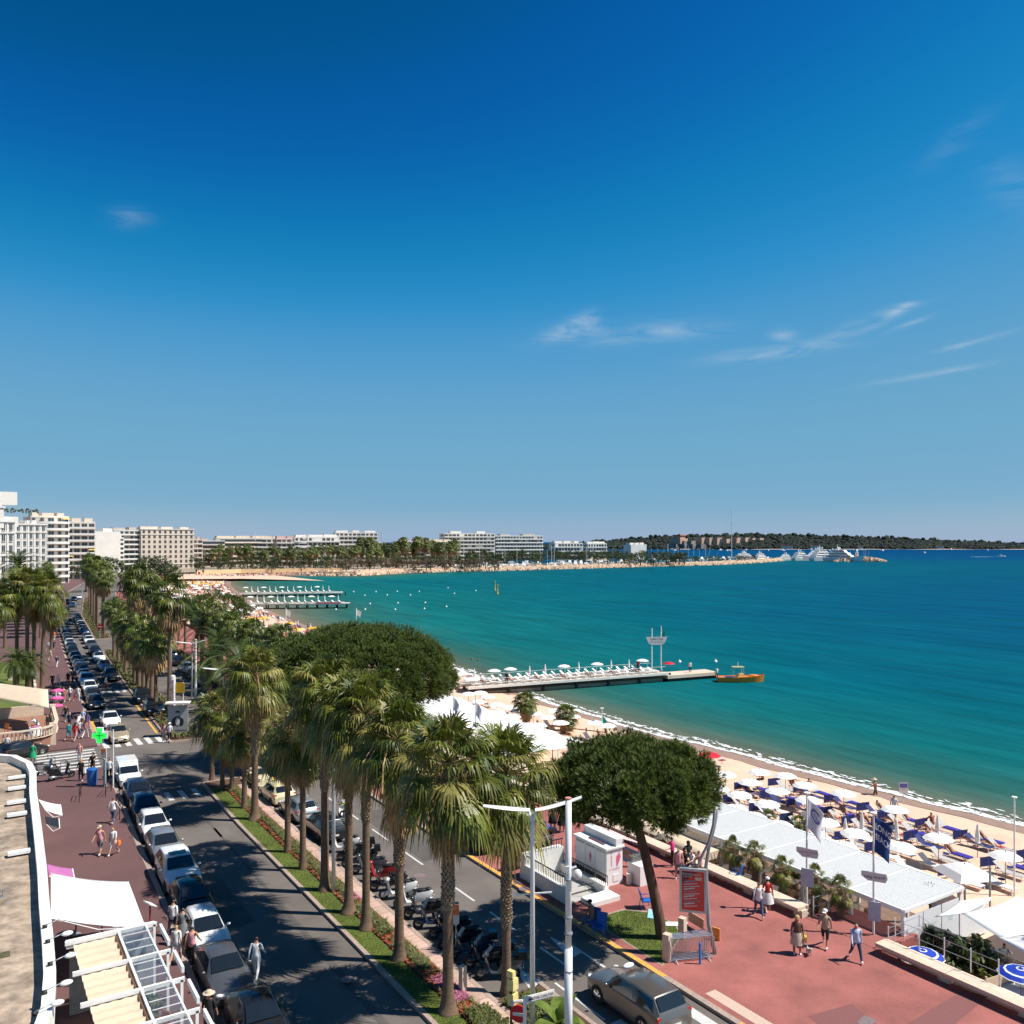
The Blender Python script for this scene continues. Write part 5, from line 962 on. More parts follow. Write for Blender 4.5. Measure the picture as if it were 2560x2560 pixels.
# ------------------------------------------------------------------ people on the left pavement
for (px, py, rz, po, lab, kw) in [
    (250, 2136, TOW, 'walk', 'man in striped shirt, shorts and cap walking beside a woman', dict(top='rose', bot='grey', shorts=True, hat='cap', hatc='beige')), (283, 2138, TOW, 'walk2', 'woman in white carrying an orange bag', dict(bot='white', hair='blond', bag='orange', shorts=True)),
    (283, 2058, AWAY, 'walk', 'man in white shirt and jeans walking away by the barriers', dict(long=True)), (432, 2340, AWAY, 'walk2', 'person in white shirt with dark shoulder strap by the black hatchback', dict(bot='black')), (456, 2362, AWAY, 'walk', 'woman in grey patterned dress beside the parked cars', dict(top='grey', bot='grey', skirt_='grey')),
    (440, 2408, AWAY, 'walk2', 'red-haired woman in white by the pergola', dict(bot='white', hair='blond', shorts=True)), (480, 2412, AWAY, 'walk', 'person in pale pink top and black trousers', dict(top='rose', bot='black', bag='brown')), (522, 2592, AWAY, 'stand', 'person in straw hat and black top at the frame edge', dict(top='black', bot='black', hat='brim', hatc='beige')),
    (640, 2445, AWAY, 'walk', 'man all in white crossing the road', dict(bot='white', long=True, z=0., sc=1.04)), (273, 1950, AWAY, 'stand', 'man in white shirt and black trousers by the pharmacy post', dict(bot='black', long=True)), (232, 1935, TOW, 'point', 'woman in black top behind the blue bin', dict(top='black', bot='brown', longhair=True)),
    (202, 1952, TOW, 'stand', 'woman in black carrying a white bag by the zebra', dict(top='black', bot='navy', hair='blond', longhair=True, bag='white')), (199, 1908, TOW, 'stand', 'woman in red and white on the side street crossing', dict(top='rose', bot='white', hair='blond')), (82, 1908, AWAY, 'stand', 'woman in long green dress by the black car', dict(top='green', bot='green', skirt_='green')),
    (18, 1886, AWAY, 'stand', 'person in white top at the terrace corner', dict(bot='black')), (172, 1851, AWAY, 'walk2', 'girl in teal top among the group by the terrace', dict(top='teal', bot='teal', shorts=True)), (188, 1853, AWAY, 'walk', 'woman with red and white towel in the group', dict(top='red', bot='rose', shorts=True, longhair=True)), (199, 1845, AWAY, 'walk', 'person in white jacket in the group', dict(bot='jeans')), (214, 1845, AWAY, 'walk2', 'woman in pink top and white trousers in the group', dict(top='rose', bot='white', longhair=True)),
    (174, 1822, AWAY, 'walk', 'man in navy shirt walking behind the group', dict(top='navy', bot='navy', hair='grey')), (165, 1804, TOW, 'walk', 'man in black sweater by the flower stand', dict(top='black', bot='grey', long=True)), (207, 1815, AWAY, 'stand', 'grey-haired man in lavender shirt', dict(top='sky', bot='beige', hair='grey')), (218, 1825, AWAY, 'walk2', 'woman with dark hair beside the white saloon', dict(top='purple', bot='rose', longhair=True)), (194, 1826, AWAY, 'bend', 'person in white bending over in the group', dict(bot='white', hair='grey')),
    (149, 1754, AWAY, 'stand', 'officer in dark uniform beside the white motorcycle', dict(top='navy', bot='black')), (159, 1754, TOW, 'stand', 'woman in pink trousers by the officer', dict(top='rose', bot='rose', longhair=True)), (175, 1751, TOW, 'walk', 'man in white top by the two white cars', dict(bot='jeans', shorts=True)), (188, 1752, TOW, 'walk2', 'child in pink between two adults', dict(top='rose', bot='red', sc=.7)), (195, 1752, AWAY, 'stand', 'person in white beside the white hatchback', dict(bot='white')),
    (131, 1717, TOW, 'walk', 'person in black walking on the far pavement', dict(top='black', bot='black')), (145, 1718, AWAY, 'walk2', 'person in white shorts on the far pavement', dict(bot='white', shorts=True)), (170, 1712, TOW, 'stand', 'person in dark clothes by the dark saloon', dict(top='black', bot='brown')), (182, 1710, TOW, 'walk', 'second person in dark clothes by the dark saloon', dict(top='brown', bot='black')), (264, 1725, 0., 'walk', 'man in white top and red shorts on the far crossing', dict(bot='red', shorts=True, z=0.)),
    (142, 1668, TOW, 'walk', 'person in dark top and white trousers far up the pavement', dict(top='navy', bot='white')), (126, 1650, TOW, 'walk2', 'person in pale clothes far up the pavement', dict(top='beige', bot='beige')), (134, 1625, AWAY, 'walk', 'person in navy far up the pavement', dict(top='navy', bot='navy')), (120, 1628, AWAY, 'walk2', 'person in sky blue far up the pavement', dict(top='sky', bot='grey')), (136, 1600, TOW, 'walk', 'person in orange top far up the pavement', dict(top='orange', bot='beige')), (171, 1535, 1.2, 'walk', 'person in dark clothes crossing the far road', dict(top='black', bot='grey', z=0.)),
    (411, 1853, TOW, 'stand', 'person with dark bag waiting at the median island', dict(top='rose', bot='beige', bag='black', sk=skint)), (424, 1853, TOW, 'stand', 'person in white shirt and black trousers at the median island', dict(bot='black', hat='cap'))]: person(px, py, rz, po, lab, **kw)
person(95, 1834, 2.5, 'bend', 'waiter in white shirt leaning over the terrace table', 'white', 'black', z=1.15); person(119, 1830, 2.6, 'stand', 'waiter in dark waistcoat standing on the terrace', 'black', 'brown', z=1.15, hair='brown')
x, y = P(72, 1893); car('hatch', x - .4, y + .6, -1.1, PBK, 'black hatchback turning into the side street', far=False)
# ------------------------------------------------------------------ lettering
def text(txt, size, m, parent, loc, rot=(0, 0, 0), deform=None, name='lettering', align='CENTER', shear=0., ext=.0):
    cu = bpy.data.curves.new('t', 'FONT'); cu.body = txt; cu.size = size; cu.align_x = align; cu.align_y = 'CENTER'; cu.shear = shear; cu.extrude = ext
    o = bpy.data.objects.new('t', cu); COL.objects.link(o); dg = bpy.context.evaluated_depsgraph_get(); me = bpy.data.meshes.new_from_object(o.evaluated_get(dg)); bpy.data.objects.remove(o)
    if deform:
        for v_ in me.vertices: v_.co = deform(v_.co)
    me.name = 'lettering'; me.materials.clear(); me.materials.append(m); return put(name, me, parent, loc, rot=rot)
FACE = (math.pi / 2, 0, 0)
# ------------------------------------------------------------------ sea wall with bench slab
def seawall(y0, y1, label):
    t = thing('bench_wall', label, 'wall'); n = max(1, round((y1 - y0) / 3.45)); L = (y1 - y0) / n
    slab = MB().box((0, 0, 0), (.86, L - .03, .16)).mesh('slab', cream); sup = MB().box((0, 0, 0), (.42, .55, .36)).mesh('support', cream); low = MB().box((0, 0, 0), (.3, L, .14)).mesh('base_course', cream)
    for i in range(n):
        y = y0 + L * (i + .5); a = -math.atan2(wl(y + L / 2) - wl(y - L / 2), L)
        put('slab', slab, t, (wl(y) + .1, y, .58), a); put('base_course', low, t, (wl(y) + .35, y, .21), a)
        put('support', sup, t, (wl(y - L / 2) + .1, y - L / 2 + .2, .32), a)
    return t
seawall(-30, 24.9, 'cream stone bench wall along the promenade, nearer stretch'); seawall(29.3, 70, 'cream stone bench wall along the promenade, beyond the beach steps'); seawall(70, 230, 'cream stone bench wall running on behind the pine trees')
x, y = wl(29) + .1, 29.
# steps down to the beach with white rails
t = thing('beach_steps', 'red paved landing and steps going down to the beach', 'steps')
MB().box((38.1, 27.1, -.25), (3.1, 4.2, .74)).obj('landing', pave_r, t)
for i in range(6): MB().box((39.9 + .32 * i, 27.1, -.35 - .26 * i), (.34, 3.6, .5)).obj('step', stonek, t)
def rail(pts, label, n=None, cab=(.5, .95)):
    t = thing('railing', label, 'railing', group='white cable railings by the beach steps'); pm = MB().tube([(0, 0, 0), (0, 0, 1.05)], .03, 6).mesh('post', white); P3 = []
    for a, b in zip(pts, pts[1:]):
        a, b = Vector(a), Vector(b); k = max(1, round((b - a).length / 1.25)); P3 += [a.lerp(b, i / k) for i in range(k)]
    P3.append(Vector(pts[-1]))
    for p in P3: put('post', pm, t, p)
    for h in cab: MB().tube([p + Vector((0, 0, h)) for p in P3], .012, 5).obj('cable', steel, t)
rail([(37., 29.1, .12), (39.5, 29.1, .12), (42, 29.1, -1.4)], 'white cable railing on the far side of the beach steps'); rail([(37.1, 24.9, .12), (39.6, 24.9, .12), (42, 24.9, -1.4)], 'white cable railing on the near side of the beach steps'); rail([(37.2, 24.6, .6), (37.25, 19.8, .6)], 'white cable railing on top of the near wall')
# ------------------------------------------------------------------ flag poles
def wave(a, f, ph): return lambda x, z: a * math.sin(f * x + ph) * min(1, abs(x) * 1.5)
def flagpole(px, py, ptop, label, z=.14, flag=None, sign=None, board=False, fl=(1.15, 2.2), d=None, xy=None):
    x, y = xy or P(px, py, z); d = dep(x, y); h = HC - (ptop - YH) * d / F - z; t = thing('flag_pole', label, 'flag pole', (x, y, z), -TH)
    MB().tube([(0, 0, 0), (0, 0, h)], [.06, .045], 8).obj('pole', white, t); MB().lathe([(.03, 0), (.16, .03), (.16, .08), (.03, .1)], 10).obj('finial', white, t, loc=(0, 0, h))
    if flag:
        m_, wd, ht, z1, droop = flag; mb = MB(); rows = []
        wv = lambda u, v: Vector((.05 + wd * u * (1 - .25 * v * .6), .16 * math.sin(u * 5.5 + v * 1.5) * u + .1 * math.sin(v * 4) * u, z1 - v * ht - droop * u ** 1.2))
        for i in range(15): rows.append([wv(j / 12, i / 14) for j in range(13)])
        mb.grid(rows); f_ = mb.obj('flag', m_, t, True); f_.modifiers.new('s', 'SOLIDIFY').thickness = .008
        return t, f_, wv, h
    return t, None, None, h
def signboard(t, w_, h_, z, m_, pts=None, dx=0.):
    mb = MB(); pts = pts or [(-w_ / 2, -h_ / 2), (w_ / 2, -h_ / 2), (w_ / 2, h_ / 2), (-w_ / 2, h_ / 2)]; n = len(pts)
    mb.add([(p[0], -.03, p[1]) for p in pts] + [(p[0], .03, p[1]) for p in pts], [tuple(range(n)), tuple(range(2 * n - 1, n - 1, -1))] + [((i + 1) % n, i, n + i, n + (i + 1) % n) for i in range(n)]); o = mb.obj('sign_board', m_, t, loc=(dx, -.09, z)); o.rotation_euler = (0, 0, -.35); return o
pap = mat('sign_white', (.66, .62, .6), .5, var=.06); inkr = mat('sign_maroon', (.16, .04, .05), .6, var=0); inkb = mat('sign_black', (.02, .02, .03), .6, var=0); board_m = mat('board_grey', (.42, .44, .5), .6, var=.1)
t, f_, wv, h = flagpole(2017, 2276, 1985, 'tall white flag pole with white flag and blue round emblem at the beach steps', flag=(mat('flag_white', (.72, .72, .74), .8, transl=.25), 0.8, 1.6, 5.9, .8))
def onflag(wv, off):   # flat drawing (x, y in flag units) onto the waving cloth
    return lambda c: Vector(wv(c.x, c.y)) + Vector((0, off, 0))
mb = MB(); em = mat('emblem_blue', (.12, .1, .4), .7, var=0)
for k in range(14):
    a0, a1 = k * 6.2832 / 16, (k + 1) * 6.2832 / 16; mb.add([tuple(Vector(wv(.55 + .3 * r_ * math.cos(a), .38 + .2 * r_ * math.sin(a))) + Vector((0, -.02, 0))) for a, r_ in ((a0, .7), (a0, 1), (a1, 1), (a1, .7))], [(0, 1, 2, 3)])
mb.obj('emblem', em, f_); mb = MB()
for k in range(3): mb.add([tuple(Vector(wv(.45 + .1 * k + dx, .36 + .05 * k + dy)) + Vector((0, -.02, 0))) for dx, dy in ((0, -.06), (.05, -.05), (.07, .05), (.02, .04))], [(0, 1, 2, 3)])
mb.obj('emblem', em, f_)
s_ = signboard(t, 1.1, .5, 3.05, pap, [(-.55, .05), (-.25, -.22), (.5, -.25), (.55, -.02), (.5, .2), (-.55, .27)]); text('LA PLAGE DU FESTIVAL', .1, inkr, s_, (0, -.04, .03), FACE); text('CANNES', .07, inkr, s_, (0, -.04, -.1), FACE)
signboard(t, .62, .95, 1.75, board_m)
t, f_, wv, h = flagpole(2184, 2335, 2035, 'tall white flag pole with navy lettered flag at the beach steps', flag=(mat('flag_navy', (.008, .04, .17), .8, transl=.15), 0.85, 1.75, 5.8, .6)); wl_ = mat('flag_letter', (.75, .76, .78), .8, var=0)
for txt, v0 in (('LONG', .27), ('BEACH', .56)):
    text(txt, 1., wl_, f_, (0, 0, 0), deform=lambda c, v0=v0: Vector(wv(.5 + c.x * (.33 if len(txt) < 5 else .28), v0 - c.y * .25)) + Vector((0, -.02, 0)))
s_ = signboard(t, 1.1, .5, 2.85, pap, [(-.6, .02), (-.3, -.2), (.5, -.24), (.6, -.05), (.55, .2), (-.6, .24)]); text('long beach', .22, inkb, s_, (0, -.04, 0), FACE, shear=.2)
signboard(t, .58, .95, 1.15, board_m)
flagpole(2536, 2243, 1995, 'bare white flag pole standing on the sand', z=-1.95)
for px, py, pt, lab in ((1133, 1850, 1730, 'white pole with hanging white flag by the marquee, one of two'), (1189, 1866, 1738, 'white pole with patterned flag by the marquee, other of two')):
    t, f_, wv, h = flagpole(px, py, pt, lab, xy=P(px, py, .14), flag=(mat('flag_pale', (.62, .62, .68), .8, transl=.2), .55, 1.3, 4.2, .7)); s_ = signboard(t, .9, .45, 1.1, mat('sign_brown', (.3, .2, .2), .6))
# ------------------------------------------------------------------ beach pavilion with louvre roof
t = thing('beach_pavilion', 'long beach restaurant pavilion with white louvre roof', 'pavilion'); X0, X1, ZR = 38.8, 43.9, 1.42
MB().prism([(37.4, 25.4), (45.2, 25.4), (45.2, 56), (37.4, 56)], -1.75, -1.48).obj('deck', mat('deck_brown', (.2, .12, .08), .8, var=.25, scale=3, stretch=(6, 1, 1)), t)
yb = [25.2 + 3.05 * i for i in range(11)]; slm = mat('louvre_grey', (.6, .6, .58), .6, var=.06)
for i, y in enumerate(yb):
    MB().box(((X0 + X1) / 2, y, ZR - .02), (X1 - X0 + .1, .18, .14)).obj('roof_beam', white, t)
    for x in (X0 + .1, X1 - .1): MB().box((x, y + (.1 if i == 0 else 0), ZR / 2 - .8), (.16, .16, ZR + 1.5)).obj('post', white, t)
    if i == len(yb) - 1: break
    mb = MB(); ns = 30
    for k in range(ns):
        xx = X0 + (X1 - X0) * (k + .5) / ns; mb.box((xx, y + 1.525, ZR + .035), (.135, 2.8, .02), 0, 1, -.05)
    mb.obj('louvre_panel', slm, t, kind='stuff')
for x in (X0 - .06, X1 + .06): MB().box((x, (yb[0] + yb[-1]) / 2, ZR - .05), (.12, yb[-1] - yb[0], .24)).obj('eaves_beam', white, t)
for i, x in enumerate((39.7, 41.3, 42.9)):
    p = MB().box((0, 0, 0), (1.5, .05, 1.9)).obj('wall_panel', mat('panel_white', (.76, .77, .78), .4, var=.04), t, loc=(x, 25.28, .0)); text('long beach\ncannes', .15, mat('pale_teal_ink', (.35, .55, .58), .6, var=0), p, (0, -.03, .1), FACE, shear=.2)
MB().box((41.4, 25.3, -1.2), (5.1, .06, .5)).obj('wall_base', white, t)
t = thing('white_parapet', 'low white panel wall stepping out on the sand beside the pavilion', 'wall'); MB().box((45.4, 25.5, -.9), (2.6, .08, 1.5)).obj('panel', white, t); MB().box((45.4, 25.5, -.1), (2.7, .12, .08)).obj('cap', white, t)
# cream awning over the terrace beside the wall
t = thing('terrace_awning', 'long flat cream awning between the bench wall and the pavilion', 'awning')
for i in range(6):
    y0, y1 = 37. + 4.1 * i, 41.05 + 4.1 * i; mb = MB(); mb.grid([[(36.95 + 2.9 * u, y0 + (y1 - y0) * v, .86 - .04 * math.sin(math.pi * v) + .1 * u) for u in (0, .25, .5, .75, 1)] for v in (0, .25, .5, .75, 1)]); o = mb.obj('canvas_panel', creamc, t, True); o.modifiers.new('s', 'SOLIDIFY').thickness = .02
mb = MB(); mb.grid([[(36.95 + 2.9 * u, 36.98, .86 + .1 * u), (36.95 + 2.9 * u, 36.96 + .03 * math.sin(u * 60), .45)] for u in [k / 24 for k in range(25)]]); mb.obj('valance', creamc, t)
for y in (37.1, 45, 53, 61): MB().box((39.8, y, -.3), (.1, .1, 2.4)).obj('post', white, t)
bw = mat('bamboo_chair', (.42, .24, .13), .7, var=.25, scale=6); tabw = mat('table_top', (.5, .42, .36), .6)
CHB = [(p[0], p[1]) + tuple(p[2:]) for p in CHK]
k = 0
for i in range(9):
    for j, x in enumerate((38.3, 39.9, 41.6)):
        y = 29.6 + i * 2.05 + .3 * j
        if j == 0 and i < 2: continue
        tt = thing('restaurant_table', 'square restaurant table in the pavilion shade, %s from the steps, %s row' % (nth(i), ('wall', 'middle', 'sand')[j]), 'table', (x, y, -1.48), .1 * i, 'tables under the pavilion'); MB().box((0, 0, .73), (.8, .8, .04)).obj('table_top', tabw, tt); MB().box((0, 0, .36), (.08, .08, .72)).obj('leg', bw, tt)
        for q in (-1, 1): inst(CHB, 'restaurant_chair', 'brown cane chair on the %s side of the %s pavilion table, %s row' % ('far' if q > 0 else 'near', nth(i), ('wall', 'middle', 'sand')[j]), 'chair', (x, y + q * .75, -1.48), q * math.pi / 2 + math.pi, 'chairs under the pavilion', ov={'orange_wood': bw}); k += 1
# small palms in front of the pavilion
for i, (px, py) in enumerate(((1830, 2118), (1887, 2130), (1955, 2168), (2037, 2192), (2100, 2222))):
    x, y = P(px, py, 1.55); near_palm(x, y, 3.0, '%s squat fan palm along the pavilion, counted from the advert panel' % nth(i), .13, .15, .04, .42, 22, 1, (0, 0), -1.48, .2, 'squat palms by the pavilion')
for i, (px, py) in enumerate(((1922, 2052), (1998, 2065), (1985, 2180))):
    x, y = P(px, py, -.8); far_palm(x, y, 1.3, ['young dry palm among the sun loungers behind the pavilion', 'second young dry palm among the loungers', 'dry palm between squat palms at the pavilion front'][i], -1.9, .45, True, 'young dry palms')
x, y = P(2325, 2352, -1.5); t = thing('cordyline', 'slender spiky-headed palm in front of the white panel wall', 'palm tree', (x, y, -1.5)); MB().tube([(0, 0, 0), (.05, 0, 1.3), (-.02, 0, 2.6)], [.1, .08, .06], 8).obj('trunk', tr_low, t, True)
mb = MB(); rr = random.Random(8)
for i in range(60):
    a, e = i * 2.4, rad(75 - 110 * i / 60); d = Vector((math.cos(a) * math.cos(e), math.sin(a) * math.cos(e), math.sin(e))); s = Vector((-math.sin(a), math.cos(a), 0)) * .035; mb.add([-s, s, d * .35 + s - Vector((0, 0, .02)), d * .7 - Vector((0, 0, .18)), d * .35 - s - Vector((0, 0, .02))], [(0, 1, 2, 3, 4)])
mb.obj('crown', leafd, t, loc=(-.02, 0, 2.6))
# ------------------------------------------------------------------ lower garden at the right: bushes, blue parasols, glass screen, big tent
for i, (px, py, s, z) in enumerate(((2350, 2385, 1.5, -.9), (2372, 2372, 1.3, -.9), (2430, 2420, 1.8, -.9), (2462, 2425, 1.6, -.9), (2400, 2432, 1.4, -.9), (2445, 2455, 1.3, -1.1))):
    x, y = P(px, py, z); t = thing('garden_shrub', ['spiky dark shrub beside the blue parasol', 'yellowish shrub at the glass screen', 'tall leafy shrub in the middle of the garden strip', 'bright leafy shrub by the second blue parasol', 'low shrub behind the bench wall', 'dark shrub at the corner of the white kerb'][i], 'shrub', (x, y, -1.55), i, 'shrubs of the garden strip'); put('foliage', leaf_crown(.55, .55, .6, 16, 34, .1, bushm if i % 2 else treeg, 30 + i, 'foliage'), t, (0, 0, .7 * s), 0, s); MB().tube([(0, 0, 0), (0, 0, .6)], .04, 5).obj('stem', pineb, t)
umw = mat('parasol_white', (.86, .85, .82), .8, var=.03, transl=.1); umb_ = mat('parasol_blue', (.01, .05, .45), .7, var=.1, transl=.2)
def parasol_kit(r, rise, h, m_, n=10, bands=False, square=False, pole=None, detail=True):
    mb = MB(); rings = [(.03, 0), (.35, -.1), (.7, -.42), (1., -1.)]
    if square: n = 4
    if bands: rings = [(.03, 0), (.14, -.03), (.2, -.05), (.62, -.36), (.72, -.46), (.96, -.92), (1., -1.)]
    for i, (q, z) in enumerate(rings[:-1]):
        mb.cur = 1 if bands and i in (1, 3, 5) else 0
        q2, z2 = rings[i + 1]
        for j in range(n):
            a0, a1 = 6.2832 * j / n + .3, 6.2832 * (j + 1) / n + .3; mb.add([(math.cos(a) * p * r, math.sin(a) * p * r, h + y_ * rise) for a, p, y_ in ((a0, q, z), (a1, q, z), (a1, q2, z2), (a0, q2, z2))], [(0, 1, 2, 3)])
    kit = [('canopy', mb.mesh('canopy', [m_, umw] if bands else m_, 25 if not square else False)), ('pole', MB().tube([(0, 0, -.05), (0, 0, h + .1)], .022, 6).mesh('pole', pole or wood))]
    if detail:
        rb = MB()
        rb.tube([(0, 0, h - rise * .6), (r * .93, 0, h - rise * .93)], .01, 4); rm = rb.mesh('rib', wood)
        for j in range(n): kit.append(('rib', rm, (0, 0, 0), (0, 0, 6.2832 * j / n + .3)))
        kit.append(('finial', MB().ell((0, 0, h + .04), (.03, .03, .06), 6, 4).mesh('finial', wood)))
    return kit
PK = parasol_kit(.97, .3, 2.1, umw); PKS = parasol_kit(1.05, .3, 2.1, umw, 9, detail=False); PKY = parasol_kit(1.2, .3, 2.1, mat('parasol_yellow', (.78, .5, .05), .8, var=.05, transl=.2), 9, detail=False); PKR = parasol_kit(1.05, .32, 2.1, mat('parasol_red', (.65, .01, .03), .7, var=.05, transl=.2)); PKB = parasol_kit(.95, .28, 2.1, umb_, 12, True); PKQ = parasol_kit(1.75, .62, 2.3, umw, square=True)
CLO = [('closed_canopy', MB().lathe([(.02, 2.3), (.06, 2.2), (.1, 1.9), (.17, 1.4), (.15, 1.1), (.2, 1.0)], 9, cap=False).mesh('closed_canopy', umw)), ('pole', MB().tube([(0, 0, -.05), (0, 0, 1.5)], .025, 6).mesh('pole', wood))]
for px, py, lab in ((2307, 2372, 'blue parasol with white rings behind the bench wall, farther one'), (2552, 2418, 'blue parasol with white rings at the frame edge')):
    x, y = P(px, py, .65); inst(PKB, 'parasol', lab, 'parasol', (x, y, -1.5), .2, 'blue ringed parasols')
t = thing('glass_screen', 'long tinted glass screen with steel handrail before the tent', 'screen')
a, b = Vector((40.8, 25.2, -1.5)), Vector((40.9, 14, -1.5)); tg = mat('tinted_glass', (.3, .33, .32), .05, var=0, trans=.75)
for i in range(8):
    p, q = a.lerp(b, i / 8), a.lerp(b, (i + 1) / 8); mb = MB(); mb.box(((p.x + q.x) / 2, (p.y + q.y) / 2, -.6), (.012, (p - q).length - .03, 1.7)); mb.obj('glass_pane', tg, t)
MB().beam((40.8, 25.2, .28), (40.9, 14, .28), .06).obj('handrail', steel, t)
awning('sail_tent', 'large white canvas sail over the dining terrace', [(2405, 2283), (2542, 2242), (2730, 2300), (2500, 2345)], [1.3, 1.75, 1.4, .95], canvas, .12, 10)
awning('sail_tent', 'smaller white canvas wing beside the large sail', [(2337, 2292), (2398, 2254), (2480, 2244), (2412, 2284)], [1.0, 1.3, 1.5, 1.2], canvas, .06, 6)
awning('sail_tent', 'white canvas strip in front of the large sail', [(2500, 2347), (2560, 2340), (2760, 2390), (2560, 2380)], [.9, 1.2, 1.0, .7], canvas, .05, 6)
MB().prism([(41., 12), (48, 12), (48, 25), (41., 25)], -1.9, -1.6).obj('terrace_floor', mat('floor_dark', (.09, .06, .05), .8), kind='structure')
for i, (px, py) in enumerate(((2412, 2340), (2475, 2285))):
    x, y = P(px, py, -1.5); tag(MB().tube([(x, y, -1.6), (x, y, 1.2)], .06, 8).obj('tent_post', gpole), ['grey post at the corner of the sail tent', 'grey post behind the sail tent'][i], 'post')
for i in range(10):
    x, y = 42 + (i % 3) * 1.7, 14 + (i // 3) * 2.7 + .5 * (i % 2); tt = thing('dining_table', '%s dark dining table under the large sail, from the frame bottom' % nth(i), 'table', (x, y, -1.6), 0, 'tables under the sail'); MB().box((0, 0, .73), (.9, .9, .04)).obj('table_top', mat('dark_wood', (.07, .03, .025), .5), tt); MB().box((0, 0, .36), (.1, .1, .72)).obj('leg', black, tt)
    for q in (-1, 1): inst(CHB, 'dining_chair', 'dark chair on the %s side of the %s table under the sail' % ('water' if q > 0 else 'wall', nth(i)), 'chair', (x + q * .8, y, -1.6), math.pi if q > 0 else 0, 'chairs under the sail', ov={'orange_wood': mat('dark_wood', (.07, .03, .025))})
person(0, 0, 2.6, 'sit', 'diner in grey shawl seated under the sail', 'grey', 'black', xy=(41.9, 19.2), z=-1.6, longhair=True); person(0, 0, .4, 'sit', 'diner in white seated under the sail', 'white', 'grey', xy=(43.0, 22.6), z=-1.6)
t = thing('white_kerb_deck', 'white painted deck with low cream fence behind the near wall', 'deck'); MB().prism([P(2465, 2452, -.9), P(2600, 2400, -.9), P(2640, 2520, -.9), P(2560, 2500, -.9)], -1.5, -.95).obj('deck', white, t)
for i in range(5):
    a = Vector(P(2465, 2455, -.5)).lerp(Vector(P(2600, 2410, -.5)), i / 4); MB().box((a.x, a.y, -.6), (.07, .07, .7)).obj('post', creamc, t)
a, b = P(2465, 2455, -.5), P(2600, 2410, -.5); MB().beam((a[0], a[1], -.6), (b[0], b[1], -.6), .03, .45).obj('fence_panel', creamc, t)
# ------------------------------------------------------------------ sun loungers, windbreaks and parasols of the near beach
def lounger_kit(fr, cl):
    k = []
    f_ = MB()
    for s in (-1, 1): f_.beam((-.75, s * .3, .3), (1.0, s * .3, .3), .04, .05)
    k.append(('frame', f_.mesh('frame', [fr])))
    for x in (-.6, .9):
        for s in (-1, 1): k.append(('leg', MB().beam((x, s * .3, .3), (x + .08, s * .3, 0), .035).mesh('leg', [fr])))
    k.append(('seat_sling', MB().box((.38, 0, .33), (1.25, .56, .03)).mesh('seat_sling', [cl]))); b = MB(); b.box((0, 0, 0), (.78, .56, .03), 0, 1, rad(38)); k.append(('backrest', b.mesh('backrest', [cl]), (-.54, 0, .56))); return k
gsl = mat('grey_sling', (.42, .4, .38), .8, var=.1); wsl = mat('white_sling', (.72, .69, .65), .8, var=.06); ntw = mat('indigo_towel', (.04, .03, .3), .9, var=.1)
LG, LW, LN = lounger_kit(white, gsl), lounger_kit(white, wsl), lounger_kit(white, navy)
mt_ = MB(); mt_.box((.38, 0, .38), (1.25, .52, .06)); mtm = mt_.mesh('towel', ntw); tbs = MB(); tbs.lathe([(.22, .4), (.22, .43)], 12); tbs.cur = 1; tbs.tube([(0, 0, 0), (0, 0, .4)], .025, 6); tbsm = tbs.mesh('side_table', [navy, white])
WBK = [('cloth_panel', MB().box((0, 0, .55), (1.25, .02, .62)).mesh('cloth_panel', navy))] + [('stake', MB().tube([(0, 0, -.1), (0, 0, .9)], .022, 6).mesh('stake', wood), (s * .62, 0, 0)) for s in (-1, 0, 1)]
B1 = lambda u, v: (1720 + u * .43478, 1720 + v * .43478)
U = [(215, 487), (410, 468), (560, 487), (170, 570), (355, 530), (515, 580), (670, 543), (297, 608), (455, 660), (690, 630), (895, 588), (1190, 680), (270, 690), (375, 735), (525, 785), (790, 765), (960, 828), (1440, 848), (1225, 905), (1825, 950), (40, 625), (870, 905)]
def order(l, f): return [k for k, _ in sorted(enumerate(l), key=lambda q: f(q[1]))]
UP = [P(*B1(*q), .1) for q in U]; rk = {i: n for n, i in enumerate(order(UP, lambda p: -(p[0] - shx(p[1]))))}
for i, (x, y) in enumerate(UP): inst(PK, 'parasol', '%s open white parasol from the water among the navy windbreaks' % nth(rk[i]), 'parasol', (x, y, beach_z(x, y)), i * .7, 'open white parasols on the near beach')
x, y = P(*B1(1590, 1020), .4); inst(PKQ, 'parasol', 'large square white parasol near the pavilion end', 'parasol', (x, y, beach_z(x, y)), .1)
for i, q in enumerate(((1000, 755), (1200, 808), (1435, 768), (1665, 822), (905, 800))):
    x, y = P(*B1(*q), -.2); inst(CLO, 'parasol', '%s closed white parasol, counted along the beach from the navy flag' % nth(i), 'parasol', (x, y, beach_z(x, y)), 0, 'closed white parasols')
x, y = P(1774, 1886, -.1); inst(PKR, 'parasol', 'bright red open parasol at the water line by the pine', 'parasol', (x, y, beach_z(x, y)), 0)
Wp = [(300, 592), (495, 565), (640, 605), (110, 625), (450, 642), (240, 672), (600, 694), (390, 722), (820, 664), (790, 742), (1005, 710), (565, 785), (660, 838), (920, 795), (885, 892), (1130, 762), (1280, 886), (1340, 806), (1565, 876), (1060, 958), (1725, 1040), (1485, 1100), (1930, 992), (1140, 835)]
WP = [P(*B1(*q), -1.9) for q in Wp]; rk = {i: n for n, i in enumerate(order(WP, lambda p: -(p[0] - shx(p[1]))))}
